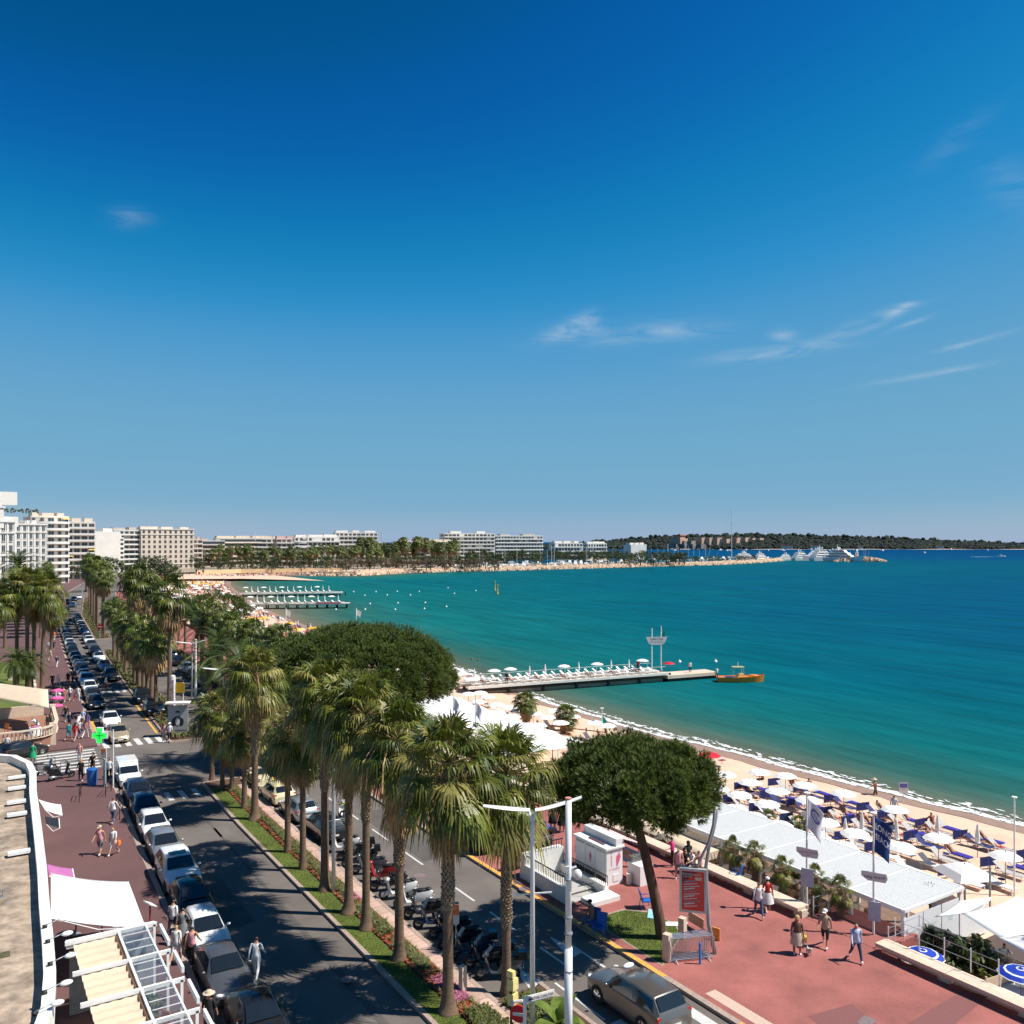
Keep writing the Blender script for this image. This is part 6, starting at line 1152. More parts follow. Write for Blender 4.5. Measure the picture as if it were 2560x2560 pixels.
for i, (x, y) in enumerate(WP): inst(WBK, 'windbreak', '%s navy cloth windbreak from the water' % nth(rk[i]), 'windbreak', (x, y, beach_z(x, y)), -.25 + R.uniform(-.08, .08), 'navy windbreaks on the near beach')
LP = []
for (x, y) in WP: LP += [(x - .1, y - 1.35, 0), (x + 1.35, y - 1.2 + R.uniform(-.2, .2), 1)]
for (x, y) in UP[15:20]: LP += [(x + .9, y + .2, 0), (x - .9, y - .1, 2)]
for u, v in ((1390, 945), (1545, 960), (1600, 875), (1690, 905), (1640, 1150), (1530, 1110), (1790, 1060), (1330, 1040), (1380, 1055), (1240, 1000), (1800, 915)): LP.append(P(*B1(u, v), -1.7) + (0,))
kept = []
for x, y, k in LP:
    if all(math.hypot(x - a, y - b) > 1.3 for a, b, _ in kept) and x > 45.2 and x < shx(y) - 3: kept.append((x, y, k))
rk = {i: n for n, i in enumerate(order(kept, lambda p: -(p[0] - shx(p[1]))))}
seaw = 0
for i, (x, y, k) in enumerate(kept):
    sea_row = x > shx(y) - 13; kit = (LN if (i % 4 == 0) else LG) if sea_row else (LW, LG, LW)[i % 3]
    t = inst(kit, 'sun_lounger', '%s sun lounger from the water in the windbreak rows' % nth(rk[i]), 'sun lounger', (x, y, beach_z(x, y)), -math.pi / 2 + R.uniform(-.08, .08), 'sun loungers of the near beach')
    if sea_row and i % 2: put('towel', mtm, t)
    if i % 4 == 0: tag(put('side_table', tbsm, None, (x + .65, y + .2, beach_z(x, y))), 'small round navy side table by the %s lounger from the water' % nth(rk[i]), 'table', 'side tables on the near beach')
    if sea_row and i % 3 != 2:
        z = beach_z(x, y); person(0, 0, -math.pi / 2, 'recline' if i % 2 else 'lie', 'sunbather on the %s lounger from the water' % nth(rk[i]), 'navy', ['black', 'navy', 'red', 'purple'][i % 4], True, sk=skint if i % 2 else skin, hair=['dark', 'brown', 'blond'][i % 3], xy=(x, y + .25), z=z + .0, bare=True, group='sunbathers of the near beach')
person(0, 0, 2.2, 'wade', 'man in hat wading at the water edge', xy=P(2189, 1990, -2.5), z=-2.85, bot='brown', shorts=True, sk=skint, hat='brim', hatc='beige', bare=True, sc=1.05)
person(0, 0, 1.2, 'sit', 'bather sitting upright between closed parasols', xy=P(*B1(1405, 805), -1.9), z=-2.1, bot='red', shorts=True, sk=skint, bare=True); person(0, 0, .4, 'stand', 'person in white top standing under a parasol', xy=P(*B1(1185, 742), -1.9), z=-1.95, bot='black', shorts=True)
for i, (u, v) in enumerate(((600, 575), (700, 600), (430, 545), (985, 795), (1060, 815))): person(0, 0, i * 1.3, 'sit', ['bather with ginger hair seated by the windbreaks', 'dark-haired bather seated behind a windbreak', 'bather in white cap seated by the first parasols', 'bather seated by the closed parasol', 'bather seated beside the navy flag'][i], xy=P(*B1(u, v), -1.9), z=-2.05, bot='black', shorts=True, sk=skint, bare=True, hair=['blond', 'dark', 'grey', 'dark', 'brown'][i])
x, y = P(2258, 2005, -2.4); t = thing('beach_sign', 'white and blue notice on a post at the water edge', 'sign', (x, y, -2.4), -TH); MB().tube([(0, 0, -.2), (0, 0, 1.)], .03, 6).obj('post', white, t); MB().box((0, -.04, 1.2), (.75, .04, .85)).obj('board', pap, t); MB().box((0, -.065, 1.4), (.66, .02, .36)).obj('picture', mat('sign_blue', (.12, .12, .35), .6, var=.2, scale=9), t)
x, y = P(1805, 1912, -2.); t = thing('folding_table', 'small red topped folding table by the red parasol', 'table', (x, y, -2.15)); MB().box((0, 0, .6), (.7, .5, .04)).obj('table_top', PRD, t)
for s in (-1, 1): MB().beam((s * .3, -.2, 0), (-s * .3, .2, .6), .03).obj('leg', white, t)
# ------------------------------------------------------------------ middle beach
t = thing('marquee', 'white scalloped beach marquee roof beyond the pine', 'marquee')
for i in range(8):
    y0 = 61.5 + 3.6 * i; mb = MB(); mb.grid([[(38.2 + 8.6 * u + c_off, y0 + 3.6 * v, 1.35 + .5 * math.sin(math.pi * v) * (1 - .5 * u) - .1 * u) for u in (0, .25, .5, .75, 1)] for c_off in (interp([(60, .2), (100, 1.6)], y0),) for v in (0, .17, .33, .5, .67, .83, 1)]); o = mb.obj('roof_bay', canvas, t, True); o.modifiers.new('s', 'SOLIDIFY').thickness = .02
    for x in (38.4, 46.6): MB().box((x, y0, -.1), (.12, .12, 3.)).obj('post', white, t)
x, y = P(1332, 1829, .9); t = thing('white_canopy', 'flat white square canopy on the sand before the small palms', 'canopy', (x, y, -1.9), .1); MB().box((0, 0, 2.75), (3.6, 2.6, .18), 0, .9).obj('roof', canvas, t)
for i in (-1, 1):
    for j in (-1, 1): MB().box((i * 1.6, j * 1.1, 1.35), (.07, .07, 2.7)).obj('post', wood, t)
for i, (px, py, pt) in enumerate(((1315, 1822, 1752), (1416, 1828, 1782))):
    x, y = P(px, py, -1.9); d = dep(x, y); h = HC - (pt - YH) * d / F + 1.9; far_palm(x, y, h, ['taller small fan palm on the middle beach', 'shorter small fan palm on the middle beach'][i], -1.95, .85, False, 'small palms on the middle beach')
B5 = lambda u, v: (1100 + u * .4451, 1560 + v * .4451); mid = []
for u, v in [(160, 385), (225, 377), (270, 400), (70, 280), (118, 267), (40, 240), (320, 445), (385, 460), (175, 465), (335, 492), (525, 492), (405, 513), (600, 513), (640, 475), (675, 545), (740, 505), (865, 540), (940, 558), (550, 562), (380, 585), (300, 565), (250, 540), (60, 485), (20, 495), (130, 455), (90, 420), (215, 430), (30, 450), (440, 480)]: mid.append(P(*B5(u, v), .1))
rr = random.Random(12)
for _ in range(26):
    y = rr.uniform(104, 150); x = rr.uniform(wl(y) + 9, shx(y) - 4)
    if all(math.hypot(x - a, y - b) > 2.6 for a, b in mid): mid.append((x, y))
for i, (x, y) in enumerate(mid): inst(PKS, 'parasol', '%s white parasol on the middle beach, from the green flag towards the jetty' % nth(i), 'parasol', (x, y, beach_z(x, y)), i, 'white parasols of the middle beach')
LWS = [(p[0], p[1]) + tuple(p[2:]) for p in LW if p[0] != 'leg']; n = 0
tans = lounger_kit(wood, mat('tan_sling', (.6, .42, .28), .8)); TNS = [p for p in tans if p[0] != 'leg']
for i, (x, y) in enumerate(mid):
    for s in (-1, 1):
        if rr.random() < .8: inst((TNS, LWS)[rr.random() < .5], 'sun_lounger', 'sun lounger beside the %s middle beach parasol, %s side' % (nth(i), 'water' if s > 0 else 'wall'), 'sun lounger', (x + s * .85, y - .3, beach_z(x, y) - (.0)), -1.57 + rr.uniform(-.1, .1), 'sun loungers of the middle beach'); n += 1
for i in range(8):
    x, y = mid[i * 3 + 1]; person(0, 0, -1.5, 'recline', 'sunbather by the %s middle beach parasol' % nth(i * 3 + 1), bot='black', shorts=True, sk=skint, bare=True, xy=(x + .85, y - .1), z=beach_z(x, y), group='sunbathers of the middle beach')
x, y = P(1505, 1845, -1.8); t = thing('flag_pole', 'white pole with hanging green flag beside the parasols', 'flag pole', (x, y, -2.), -TH); MB().tube([(0, 0, 0), (0, 0, 3.4)], .04, 6).obj('pole', white, t); mb = MB(); mb.grid([[(.04 + .45 * u, .1 * math.sin(u * 4 + v * 2), 2.7 - 1.3 * v - .6 * u) for u in (0, .33, .66, 1)] for v in (0, .33, .66, 1)]); mb.obj('flag', mat('flag_green', (.01, .3, .2), .8), t, True); MB().lathe([(.02, 0), (.2, .02), (.2, .06), (.02, .08)], 10).obj('finial', white, t, loc=(0, 0, 3.4))
fe = thing('sand_fence', 'brown wooden rail fence on the middle beach', 'fence')
for (a, b) in (((50, 72), (53.5, 70)), ((55, 79), (58.6, 73)), ((46.5, 84), (52, 78))):
    a, b = Vector(a + (-2.,)), Vector(b + (-2.1,))
    for k in range(4): p = a.lerp(b, k / 3); MB().box((p.x, p.y, -1.5), (.1, .1, 1.2)).obj('post', wood, fe)
    MB().beam(a + Vector((0, 0, .9)), b + Vector((0, 0, .9)), .06, .1).obj('rail', wood, fe)
# ------------------------------------------------------------------ promenade furniture
lx, ly = D(1331, 2500, 33.2)[:2]
def double_lamp(x, y, h, label, arm=1.8, low=True, z=.13, rz=-TH):
    t = thing('street_lamp', label, 'street lamp', (x, y, z), rz, 'white two-armed street lamps'); MB().tube([(0, 0, 0), (0, 0, h - .6), (0, 0, h - .35)], [.11, .085, .08], 10).obj('pole', white, t, True)
    for s in (-1, 1):
        MB().tube([(0, 0, h - .5), (s * .06, 0, h - .25), (s * .12, 0, h)], .05, 8).obj('fork', white, t, True); mb = MB(); rows = []
        for i in range(9):
            u = i / 8; xx = s * (.1 + arm * u); w_ = .2 * (.35 + .65 * math.sin(math.pi * min(1, u * .85 + .15))); zz = h + .05 + (.16 if s < 0 else .5) * u ** 1.3; rows.append([(xx, -w_, zz + .02), (xx, -w_ * .5, zz + .075), (xx, w_ * .5, zz + .075), (xx, w_, zz + .02), (xx, 0, zz - .05), (xx, -w_, zz + .02)])
        mb.grid(rows); mb.obj('lamp_arm', white, t, 50)
    if low: MB().beam((-.75, 0, h - 3.2), (.75, 0, h - 3.1), .05).obj('lower_crossbar', white, t)
    return t
double_lamp(lx, ly, HC - (2030 - YH) * 33.2 / F - .13, 'near white lamp post with two wing-shaped arms at the median end')
bx, by = D(1421, 2500, 31.8)[:2]; hb = HC - (1998 - YH) * 31.8 / F
t = thing('camera_mast', 'thick white mast with surveillance globe beside the lamp post', 'mast', (bx, by, 0), -TH); MB().tube([(0, 0, 0), (0, 0, hb * .45)], .15, 12).obj('lower_tube', white, t, True); MB().tube([(0, 0, hb * .45), (0, 0, hb)], .115, 12).obj('upper_tube', white, t, True); MB().lathe([(.12, 0), (.12, .06)], 12).obj('cap', mat('salmon', (.6, .25, .2), .6), t, loc=(0, 0, hb))
for z in (.36, .5, .56, .7): MB().lathe([(.16, 0), (.16, .06)], 12).obj('band', gpole, t, loc=(0, 0, hb * z))
MB().tube([(0, 0, hb * .74), (.3, 0, hb * .75)], .04, 8).obj('bracket', white, t); MB().ell((.34, 0, hb * .72), (.17, .17, .2)).obj('camera_globe', offw, t, True); MB().box((-.05, -.1, hb * .745), (.14, .14, .22)).obj('control_box', white, t)
for i, (px, d, ty) in enumerate(((480, 107, 1612), (348, 128, 1525), (834, 47.5, 1830), (428, 120, 1560), (560, 78, 1680), (205, 250, 1455), (330, 145, 1480))):
    x, y = D(px, 1500, d)[:2]; double_lamp(x, y, HC - (ty - YH) * d / F, 'white two-armed lamp post, ' + ['beside the poster shelter', 'among the far palms', 'next to the tall median palm', 'between the palm crowns', 'behind the low palms at the crossing', 'far along the road', 'by the no-entry sign'][i], 1.9, i < 2)
x, y = D(489, 1600, 106)[:2]; tag(MB().tube([(x, y, 0), (x, y, HC - (1598 - YH) * 106 / F)], .14, 8).obj('mast', white), 'plain white mast beside the lamp post at the poster shelter', 'mast')
# poster shelter with a plain portrait print, yellow sign, banner
x, y = P(445, 1838, .14); t = thing('poster_panel', 'glass poster case with a black and white portrait print', 'poster case', (x, y, .14), -TH + .15); MB().box((0, 0, 1.5), (1.9, .25, 2.9)).obj('case', mat('case_grey', (.3, .3, .29), .5), t); MB().box((0, -.135, 1.7), (1.7, .02, 2.3)).obj('poster', mat('poster_pale', (.36, .36, .35), .5, var=.1, scale=1.5), t)
mb = MB(); mb.ell((0, -.16, 1.45), (.42, .015, .5)); mb.ell((-.38, -.16, 1.35), (.2, .012, .4)); mb.ell((.38, -.16, 1.35), (.2, .012, .4)); mb.obj('portrait_shirt', black, t); MB().ell((0, -.165, 1.4), (.25, .014, .42)).obj('portrait_chest', pap, t); MB().ell((0, -.165, 2.15), (.19, .014, .26)).obj('portrait_head', mat('print_grey', (.35, .35, .35), .6), t); MB().ell((0, -.17, 2.36), (.21, .014, .12)).obj('portrait_hair', black, t)
MB().box((0, 0, 3.25), (2.3, 1.1, .12)).obj('roof', offw, t)
x, y = P(458, 1800, .14); t = thing('direction_sign', 'yellow notice on a white post behind the poster case', 'sign', (x, y, .14), -TH); MB().tube([(0, 0, 0), (0, 0, 4.1)], .05, 6).obj('post', white, t); MB().box((-.3, -.05, 3.5), (.9, .04, 1.1)).obj('board', mat('sign_yellow', (.8, .45, .02), .5, var=.15, scale=4), t)
x, y = P(432, 1800, .14); t = thing('banner_column', 'tall white advertising column with red and white lettering behind palms', 'column', (x, y, .14), -TH); MB().lathe([(.3, 0), (.3, 4.6), (.25, 4.8), (.05, 4.9)], 12).obj('shaft', pap, t, 40); MB().box((0, -.3, 2.9), (.42, .03, 3.)).obj('banner', mat('banner_red', (.6, .12, .12), .6, var=.4, scale=5, col2=(.8, .75, .72)), t)
for i, (px, py, zz) in enumerate(((250, 1606, 3.0), (1158, 2560, 2.1))):
    x, y = P(px, py, .13) if i == 0 else D(1322, 2540, 33.0)[:2]
    if i == 0:
        t = thing('no_entry_sign', 'red round no-entry sign with white bar on the far median', 'sign', (x, y, .13), -TH); MB().tube([(0, 0, 0), (0, 0, 3.2)], .05, 6).obj('post', gpole, t); o = MB().lathe([(.5, 0), (.5, .03)], 18).obj('disc', mat('sign_red', (.6, .01, .02), .5, var=0), t); o.rotation_euler = (math.pi / 2, 0, 0); o.location = (0, -.05, 3.0); MB().box((0, -.1, 3.), (.7, .02, .16)).obj('bar', pap, t)
x, y, z0 = D(1298, 2540, 32.6); t = thing('no_entry_sign', 'red round no-entry sign with white bar at the frame bottom', 'sign', (x, y, .13), -TH - .25); MB().tube([(.1, 0, 0), (.1, 0, 1.75)], .05, 6).obj('post', gpole, t); o = MB().lathe([(.33, 0), (.33, .05)], 20).obj('disc', mat('sign_red', (.6, .01, .02)), t); o.rotation_euler = (math.pi / 2, 0, 0); o.location = (0, -.06, z0 + .0); MB().box((0, -.13, z0), (.44, .02, .12)).obj('bar', pap, t); MB().tube([(-.3, .02, z0 + .2), (-.2, .02, z0 + .38), (.1, .02, z0 + .44), (.35, .02, z0 + .4)], .06, 6).obj('hood', offw, t)
x, y, z0 = D(1340, 2502, 32.2); t = thing('direction_sign', 'white pointed direction sign with arrow on a white post', 'sign', (x, y, .13), -TH + .45); MB().tube([(-.45, .04, 0), (-.45, .04, z0 + .1)], .07, 8).obj('post', white, t); MB().box((.15, 0, z0), (1.25, .05, .26)).obj('board', offw, t); MB().box((.15, -.03, z0), (1.13, .02, .18)).obj('face', pap, t); text('HÔTEL CARLTON', .12, inkb, t, (.25, -.045, z0), FACE); MB().add([(-.36, -.045, z0), (-.26, -.045, z0 + .07), (-.26, -.045, z0 + .025), (-.15, -.045, z0 + .025), (-.15, -.045, z0 - .025), (-.26, -.045, z0 - .025), (-.26, -.045, z0 - .07)], [(0, 6, 5, 4, 3, 2, 1)]).obj('arrow', inkb, t)
x, y, z0 = D(1278, 2470, 32.9); ym = mat('sign_cream', (.75, .62, .25), .5, var=.1)
t = thing('traffic_signal', 'stack of cream boxed traffic signals seen from the side', 'traffic light', (x, y, .13), -TH + .9); MB().tube([(0, 0, 0), (0, 0, z0 + .5)], .05, 8).obj('post', black, t)
for i, (w_, h_, zz) in enumerate(((.2, .24, z0 + .42), (.34, .42, z0), (.34, .42, z0 - .55))): MB().box((.1 if i else 0, 0, zz), (w_, .3, h_), 0, .92).obj('housing', ym, t)
x, y = P(1157, 2478, .13); t = thing('marker_post', 'square cream stone post at the end of the flower bed', 'post', (x, y, .13), .2); MB().box((0, 0, .55), (.26, .26, 1.1), 0, .95).obj('shaft', cream, t)
x, y = P(1140, 2378, .13); t = thing('parking_sign', 'orange and white parking notice board on a post beside the palm', 'sign', (x, y, .13), -TH - .2); MB().tube([(0, 0, 0), (0, 0, 2.)], .04, 6).obj('post', gpole, t); MB().add([(-.17, -.05, 1.35), (0, -.05, 1.2), (.17, -.05, 1.35), (.17, -.05, 2.25), (-.17, -.05, 2.25)], [(0, 1, 2, 3, 4)]).obj('board', pap, t); MB().box((0, -.065, 1.98), (.32, .015, .5)).obj('heading', mat('notice_orange', (.75, .2, .06)), t); text('P', .22, pap, t, (0, -.08, 2.05), FACE)
# banana plant at the bottom
x, y = P(1395, 2600, .13); t = thing('banana_plant', 'banana plant with broad bright leaves at the foot of the mast', 'plant', (x, y, .13)); bl = mat('banana_leaf', (.12, .2, .03), .4, var=.25, scale=2, col2=(.24, .3, .06), transl=.35); rr = random.Random(3)
for i in range(9):
    a = i * 2.4; e = rad(78 - 7 * i); L = rr.uniform(1.3, 1.9); mb = MB(); rows = []; p = Vector((0, 0, .5)); ang = e
    for k in range(9):
        w_ = .3 * math.sin(math.pi * min(1, .06 + k / 8.3)) ** .7; d = Vector((math.cos(a) * math.cos(ang), math.sin(a) * math.cos(ang), math.sin(ang))); s = Vector((-math.sin(a), math.cos(a), 0)); rows.append([tuple(p - s * w_ + Vector((0, 0, .06))), tuple(p), tuple(p + s * w_ + Vector((0, 0, .06)))]); p = p + d * L / 8; ang -= rad(9 + i)
    mb.grid(rows); mb.obj('leaf', bl, t, True)
MB().tube([(0, 0, 0), (0, 0, .7)], [.14, .1], 8).obj('stem', bl, t)
x, y = P(1190, 2520, .13)
gs = MB(); rr = random.Random(9)
for _ in range(900):
    x = rr.uniform(17.2, 20.6); y = rr.uniform(26.6, 30.6)
    if 18.35 < x < 19.0: continue
    for q in range(4):
        a = rr.uniform(0, 6.3); L = rr.uniform(.12, .3); c, s = math.cos(a), math.sin(a); gs.add([(x, y, .14), (x - s * .05 + c * L * .5, y + c * .05 + s * L * .5, .2 + L * .7), (x + c * L, y + s * L, .16 + L * .6), (x + s * .05 + c * L * .5, y - c * .05 + s * L * .5, .2 + L * .7)], [(0, 1, 2, 3)])
gs.obj('ground_cover', bushm, kind='stuff')
strip('median', lambda y: 18.9, lambda y: 21.2, 20, 31, .135, soil, 0); strip('kerb', lambda y: 21.2, lambda y: 21.4, 20, 31.2, .15, stonek, 0)
# ------------------------------------------------------------------ underpass stairs
t = thing('underpass_stairs', 'white-walled underpass stairway with black railings on the promenade', 'stairway', (0, 0, .14))
wallm = mat('white_render', (.74, .72, .68), .7, var=.06)
A0, A1, Bx = 37.0, 41.2, 29.75      # y from near opening to far end; x 27.1..29.75
MB().box((27.15, (A0 + A1) / 2, .42), (.25, A1 - A0, .84)).obj('side_wall', wallm, t); MB().box((29.7, (A0 + A1) / 2, .25), (.35, A1 - A0, .5)).obj('side_wall', wallm, t); MB().box((28.4, A1 + .1, .7), (2.8, .5, 1.4), 0, .97).obj('end_wall', wallm, t)
MB().box((28.9, 36.5, .12), (1.9, 1.0, .24)).obj('low_plinth', wallm, t)
MB().box((28.4, 39.1, -.0), (2.25, 4.1, .02)).obj('stairwell', mat('stair_grey', (.42, .4, .37), .8), t)
for i in range(7): MB().box((28.4, 38.0 + .32 * i, .12 - .015 * i), (2.1, .3, .05)).obj('stair_tread', mat('stair_grey', (.42, .4, .37)), t)
for (x, y0, y1, z) in ((27.15, 36.9, 41.0, .84), (29.7, 36.9, 41.0, .5)):
    MB().beam((x, y0, z + .52), (x, y1, z + .52), .05).obj('top_rail', black, t); bmsh = MB().box((0, 0, 0), (.025, .025, .5)).mesh('bar', black); n = 26
    for i in range(n): put('bar', bmsh, t, (x, y0 + (y1 - y0) * i / (n - 1), z + .26))
for i in range(14): put('bar', bmsh, t, (27.25 + i * .18, 41.05, 1.66))
MB().beam((27.15, 41.05, 1.9), (29.7, 41.05, 1.9), .05).obj('top_rail', black, t); MB().tube([(28.2, 37.6, .55), (28.9, 37.1, .75)], .025, 6).obj('handrail', black, t)
# ------------------------------------------------------------------ ice cream kiosk
t = thing('ice_cream_kiosk', 'white ice cream kiosk with pink cone pictures and striped awning', 'kiosk', (30.9, 39.2, .14)); kz = 2.05
kw_ = mat('kiosk_white', (.78, .77, .75), .45, var=.03)
MB().box((0, 0, kz / 2), (1.15, 2.9, kz)).obj('body', kw_, t); MB().box((.0, 0, kz + .05), (1.35, 3.1, .1)).obj('roof', kw_, t); MB().box((.35, 0, kz + .3), (.55, 3.0, .42)).obj('sign_box', kw_, t); MB().box((-.3, -.2, kz + .12), (.14, 1.4, .06)).obj('roof_vent', mat('vent_maroon', (.16, .06, .07), .6), t)
for i in range(3): p = MB().box((-.585, -.95 + .95 * i, 1.05), (.03, .9, 1.9)).obj('door_panel', kw_, t); MB().box((-.02, 0, -.75), (.02, .84, .34)).obj('grille', black, p, loc=(-.585, -.95 + .95 * i, 1.05)); MB().box((-.02, 0, .84), (.02, .8, .12)).obj('slot', gpole, p, loc=(-.585, -.95 + .95 * i, 1.05))
pk = mat('ice_pink', (.72, .12, .22), .6, var=0)
def cone(par, loc, rot, s):
    mb = MB(); mb.add([(0, 0, -.5), (.16, 0, .05), (-.16, 0, .05)], [(0, 1, 2)]); mb.add([(.18 * math.cos(a), -.002, .16 + .14 * math.sin(a)) for a in [k * .785 for k in range(8)]], [tuple(range(8))]); mb.add([(-.1, -.003, .24), (.1, -.003, .24), (.04, -.003, .42), (.0, -.003, .52)], [(0, 1, 2, 3)]); o = mb.obj('cone_picture', pk, par); o.location = loc; o.rotation_euler = rot; o.scale = (s, s, s)
cone(t, (.25, -1.465, 1.4), (0, .2, 0), .9); cone(t, (-.605, .0, 1.25), (0, .0, -math.pi / 2), .7)
for i, c in enumerate('GLACES'): text(c, .2, pk, t, (-.22, -1.46, 1.86 - i * .145), FACE)
text("A L'ITALIENNE", .12, pk, t, (-.02, -1.46, .9), FACE); MB().box((.1, -1.465, .4), (.42, .02, .4)).obj('hatch', kw_, t)
aw = MB(); stp = [mat('awn_red', (.45, .16, .12), .7, var=.05), canvas]
for i in range(24): aw.cur = i % 2; y0 = -1.6 + 3.2 * i / 24; y1 = y0 + 3.2 / 24; aw.add([(.6, y0, kz + .45), (.6, y1, kz + .45), (2.1, y1, kz - .15), (2.1, y0, kz - .15)], [(0, 1, 2, 3)]); aw.add([(2.1, y0, kz - .15), (2.1, y1, kz - .15), (2.1, y1, kz - .38), (2.1, y0, kz - .38)], [(0, 1, 2, 3)])
aw.obj('striped_awning', stp, t); MB().box((1.5, -1.9, .55), (.95, 1.1, 1.1)).obj('counter', kw_, t); cone(t, (1.5, -2.46, .65), (0, 0, 0), .6); gl = MB(); gl.box((1.5, -.9, 1.2), (.8, 1.6, .45)); gl.obj('glass_display', mat('tinted_glass', (.3, .33, .32)), t); MB().lathe([(.14, 0), (.15, .6)], 12).obj('bin', offw, t, loc=(.8, -1.75, 0))
# ------------------------------------------------------------------ advert panel on curved double mast
x, y = P(1785, 2384, .14); t = thing('advert_panel', 'red advertising panel hung on a curved double steel mast', 'advert panel', (x, y, .14), -TH)
d = dep(x, y); zt = lambda py: HC - (py - YH) * d / F - .14; ux = lambda px: (px - 1785) * d / F
MB().tube([(ux(a), 0, zt(b)) for a, b in ((1787, 2384), (1772, 2310), (1767, 2230), (1765, 2165), (1772, 2120), (1785, 2070), (1795, 2026))], [.1, .1, .09, .085, .08, .07, .06], 10).obj('mast', gpole, t, True)
MB().tube([(ux(a), -.12, zt(b)) for a, b in ((1743, 2165), (1752, 2140), (1770, 2105), (1782, 2060), (1786, 2010), (1784, 1966))], [.05, .06, .065, .065, .06, .05], 10).obj('upper_mast', gpole, t, True)
pc = MB().box((0, 0, 0), (1.25, .18, 2.05)).obj('panel_frame', mat('panel_frame', (.5, .52, .5), .4, .3), t, loc=(ux(1731), -.15, zt(2222)), rz=-.25)
fr_ = MB().box((0, -.1, 0), (1.02, .02, 1.82)).obj('poster', mat('poster_red', (.72, .06, .03), .5, var=.15, scale=2), pc); MB().add([(-.5, -.113, .9), (.2, -.113, .9), (-.5, -.113, .3)], [(0, 2, 1)]).obj('corner', mat('poster_maroon', (.2, .03, .04), .5), pc)
text('PERFORMANCE', .13, pap, pc, (-.06, -.12, .76), FACE); text("D'ACTEUR", .09, pap, pc, (-.25, -.12, .65), FACE)
for i in range(11):
    zz = .42 - i * .115; MB().beam((-.42, -.115, zz - .03), (-.42 + .5 + .35 * ((i * 7) % 3) / 3, -.115, zz + .07), .012, .035 + .02 * (i % 3 == 0)).obj('print_line', pap if i % 4 else mat('print_blue', (.25, .3, .4), .6), pc)
MB().box((.25, -.113, .58), (.3, .01, .14)).obj('print_picture', mat('print_tan', (.7, .5, .4), .6, var=.3, scale=9), pc)
# ------------------------------------------------------------------ crowd barriers, posts, small lawn, chairs
lw = [P(*q, .14) for q in ((1512, 2290), (1560, 2276), (1640, 2284), (1690, 2318), (1700, 2340), (1662, 2400), (1655, 2412), (1522, 2326), (1508, 2302))]
MB().prism(lw, .1, .16).obj('lawn', lawn, kind='structure'); mb = MB(); lo = [(a + (a - 28.5) * .06, b + (b - 32) * .05) for a, b in lw]; mb.prism(lo, .1, .152); mb.obj('kerb', stonek, kind='structure')
gb = MB(); rr = random.Random(2)
for _ in range(9000):
    x, y = rr.uniform(27, 30.3), rr.uniform(29.4, 35); inside = False; j = len(lw) - 1
    for i in range(len(lw)):
        if (lw[i][1] > y) != (lw[j][1] > y) and x < (lw[j][0] - lw[i][0]) * (y - lw[i][1]) / (lw[j][1] - lw[i][1]) + lw[i][0]: inside = not inside
        j = i
    if inside: a = rr.uniform(0, 6.3); c, s = math.cos(a) * .014, math.sin(a) * .014; gb.add([(x - c, y - s, .155), (x + c, y + s, .155), (x + s * 2, y - c * 2, .16 + rr.uniform(.03, .07))], [(0, 1, 2)])
gb.obj('grass', lawn, kind='stuff')
bk = [('frame', MB().tube([(-1.1, 0, .12), (-1.1, 0, 1.0), (-1.02, 0, 1.1), (1.02, 0, 1.1), (1.1, 0, 1.0), (1.1, 0, .12), (-1.1, 0, .12)], .02, 6).mesh('frame', steel))] + [('bar', MB().tube([(0, 0, .12), (0, 0, 1.1)], .009, 5).mesh('bar', steel), (-1. + 2. * i / 15, 0, 0)) for i in range(16)] + [('foot', MB().tube([(0, -.3, 0), (0, -.05, .14), (0, .05, .14), (0, .3, 0)], .016, 5).mesh('foot', steel), (s, 0, 0)) for s in (-.8, .8)]
x, y = P(1730, 2402, .14)
for i in range(5): inst(bk, 'crowd_barrier', '%s steel crowd barrier of the stack by the lawn, from the road' % nth(i), 'barrier', (x + .02 * i, y + .13 * i, .14), -TH + .2 + .02 * i, 'stacked crowd barriers')
for i, (px, py, hh, w_) in enumerate(((1668, 2402, 1.25, .34), (1706, 2345, 1.0, .32))): x, y = P(px, py, .14); tag(MB().box((0, 0, hh / 2), (w_, w_, hh), .3, .97).obj('stone_post', cream, None, False, (x, y, .14)), ['tall square stone post beside the crowd barriers', 'square stone post on the lawn edge by the barriers'][i], 'post')
x, y = P(1750, 2410, .14); t = thing('bollard', 'slim bright blue bollard in front of the crowd barriers', 'bollard', (x, y, .14)); MB().lathe([(.055, 0), (.055, .95), (.03, 1.0)], 10).obj('post', mat('bollard_blue', (.02, .22, .6), .4), t)
a, b = P(1722, 2312, .14), P(1760, 2335, .14); tag(MB().beam((a[0], a[1], .6), (b[0], b[1], .6), .06, .5).obj('wooden_board', mat('ply', (.5, .3, .2), .8)), 'brown wooden board leaning behind the crowd barriers', 'board')
tag(MB().box((0, 0, .3), (.06, .4, .6), .4).obj('orange_board', mat('ply_orange', (.75, .3, .06), .7), None, False, P(1790, 2350, .14) + (.14,)), 'small orange board at the foot of the advert mast', 'board')
tag(MB().box((0, 0, .02), (1.1, .5, .03), .8).obj('towel', mat('towel_blue', (.3, .6, .75), .9, var=.2), None, False, P(1632, 2287, .14) + (.16,)), 'pale blue towel lying on the lawn edge', 'towel'); tag(MB().box((0, 0, .02), (1.4, .45, .03), -.6).obj('towel', canvas, None, False, P(1685, 2312, .14) + (.16,)), 'white cloth lying on the lawn edge behind the pine', 'towel')
bch = mat('chair_blue', (.02, .13, .45), .5, var=.1)
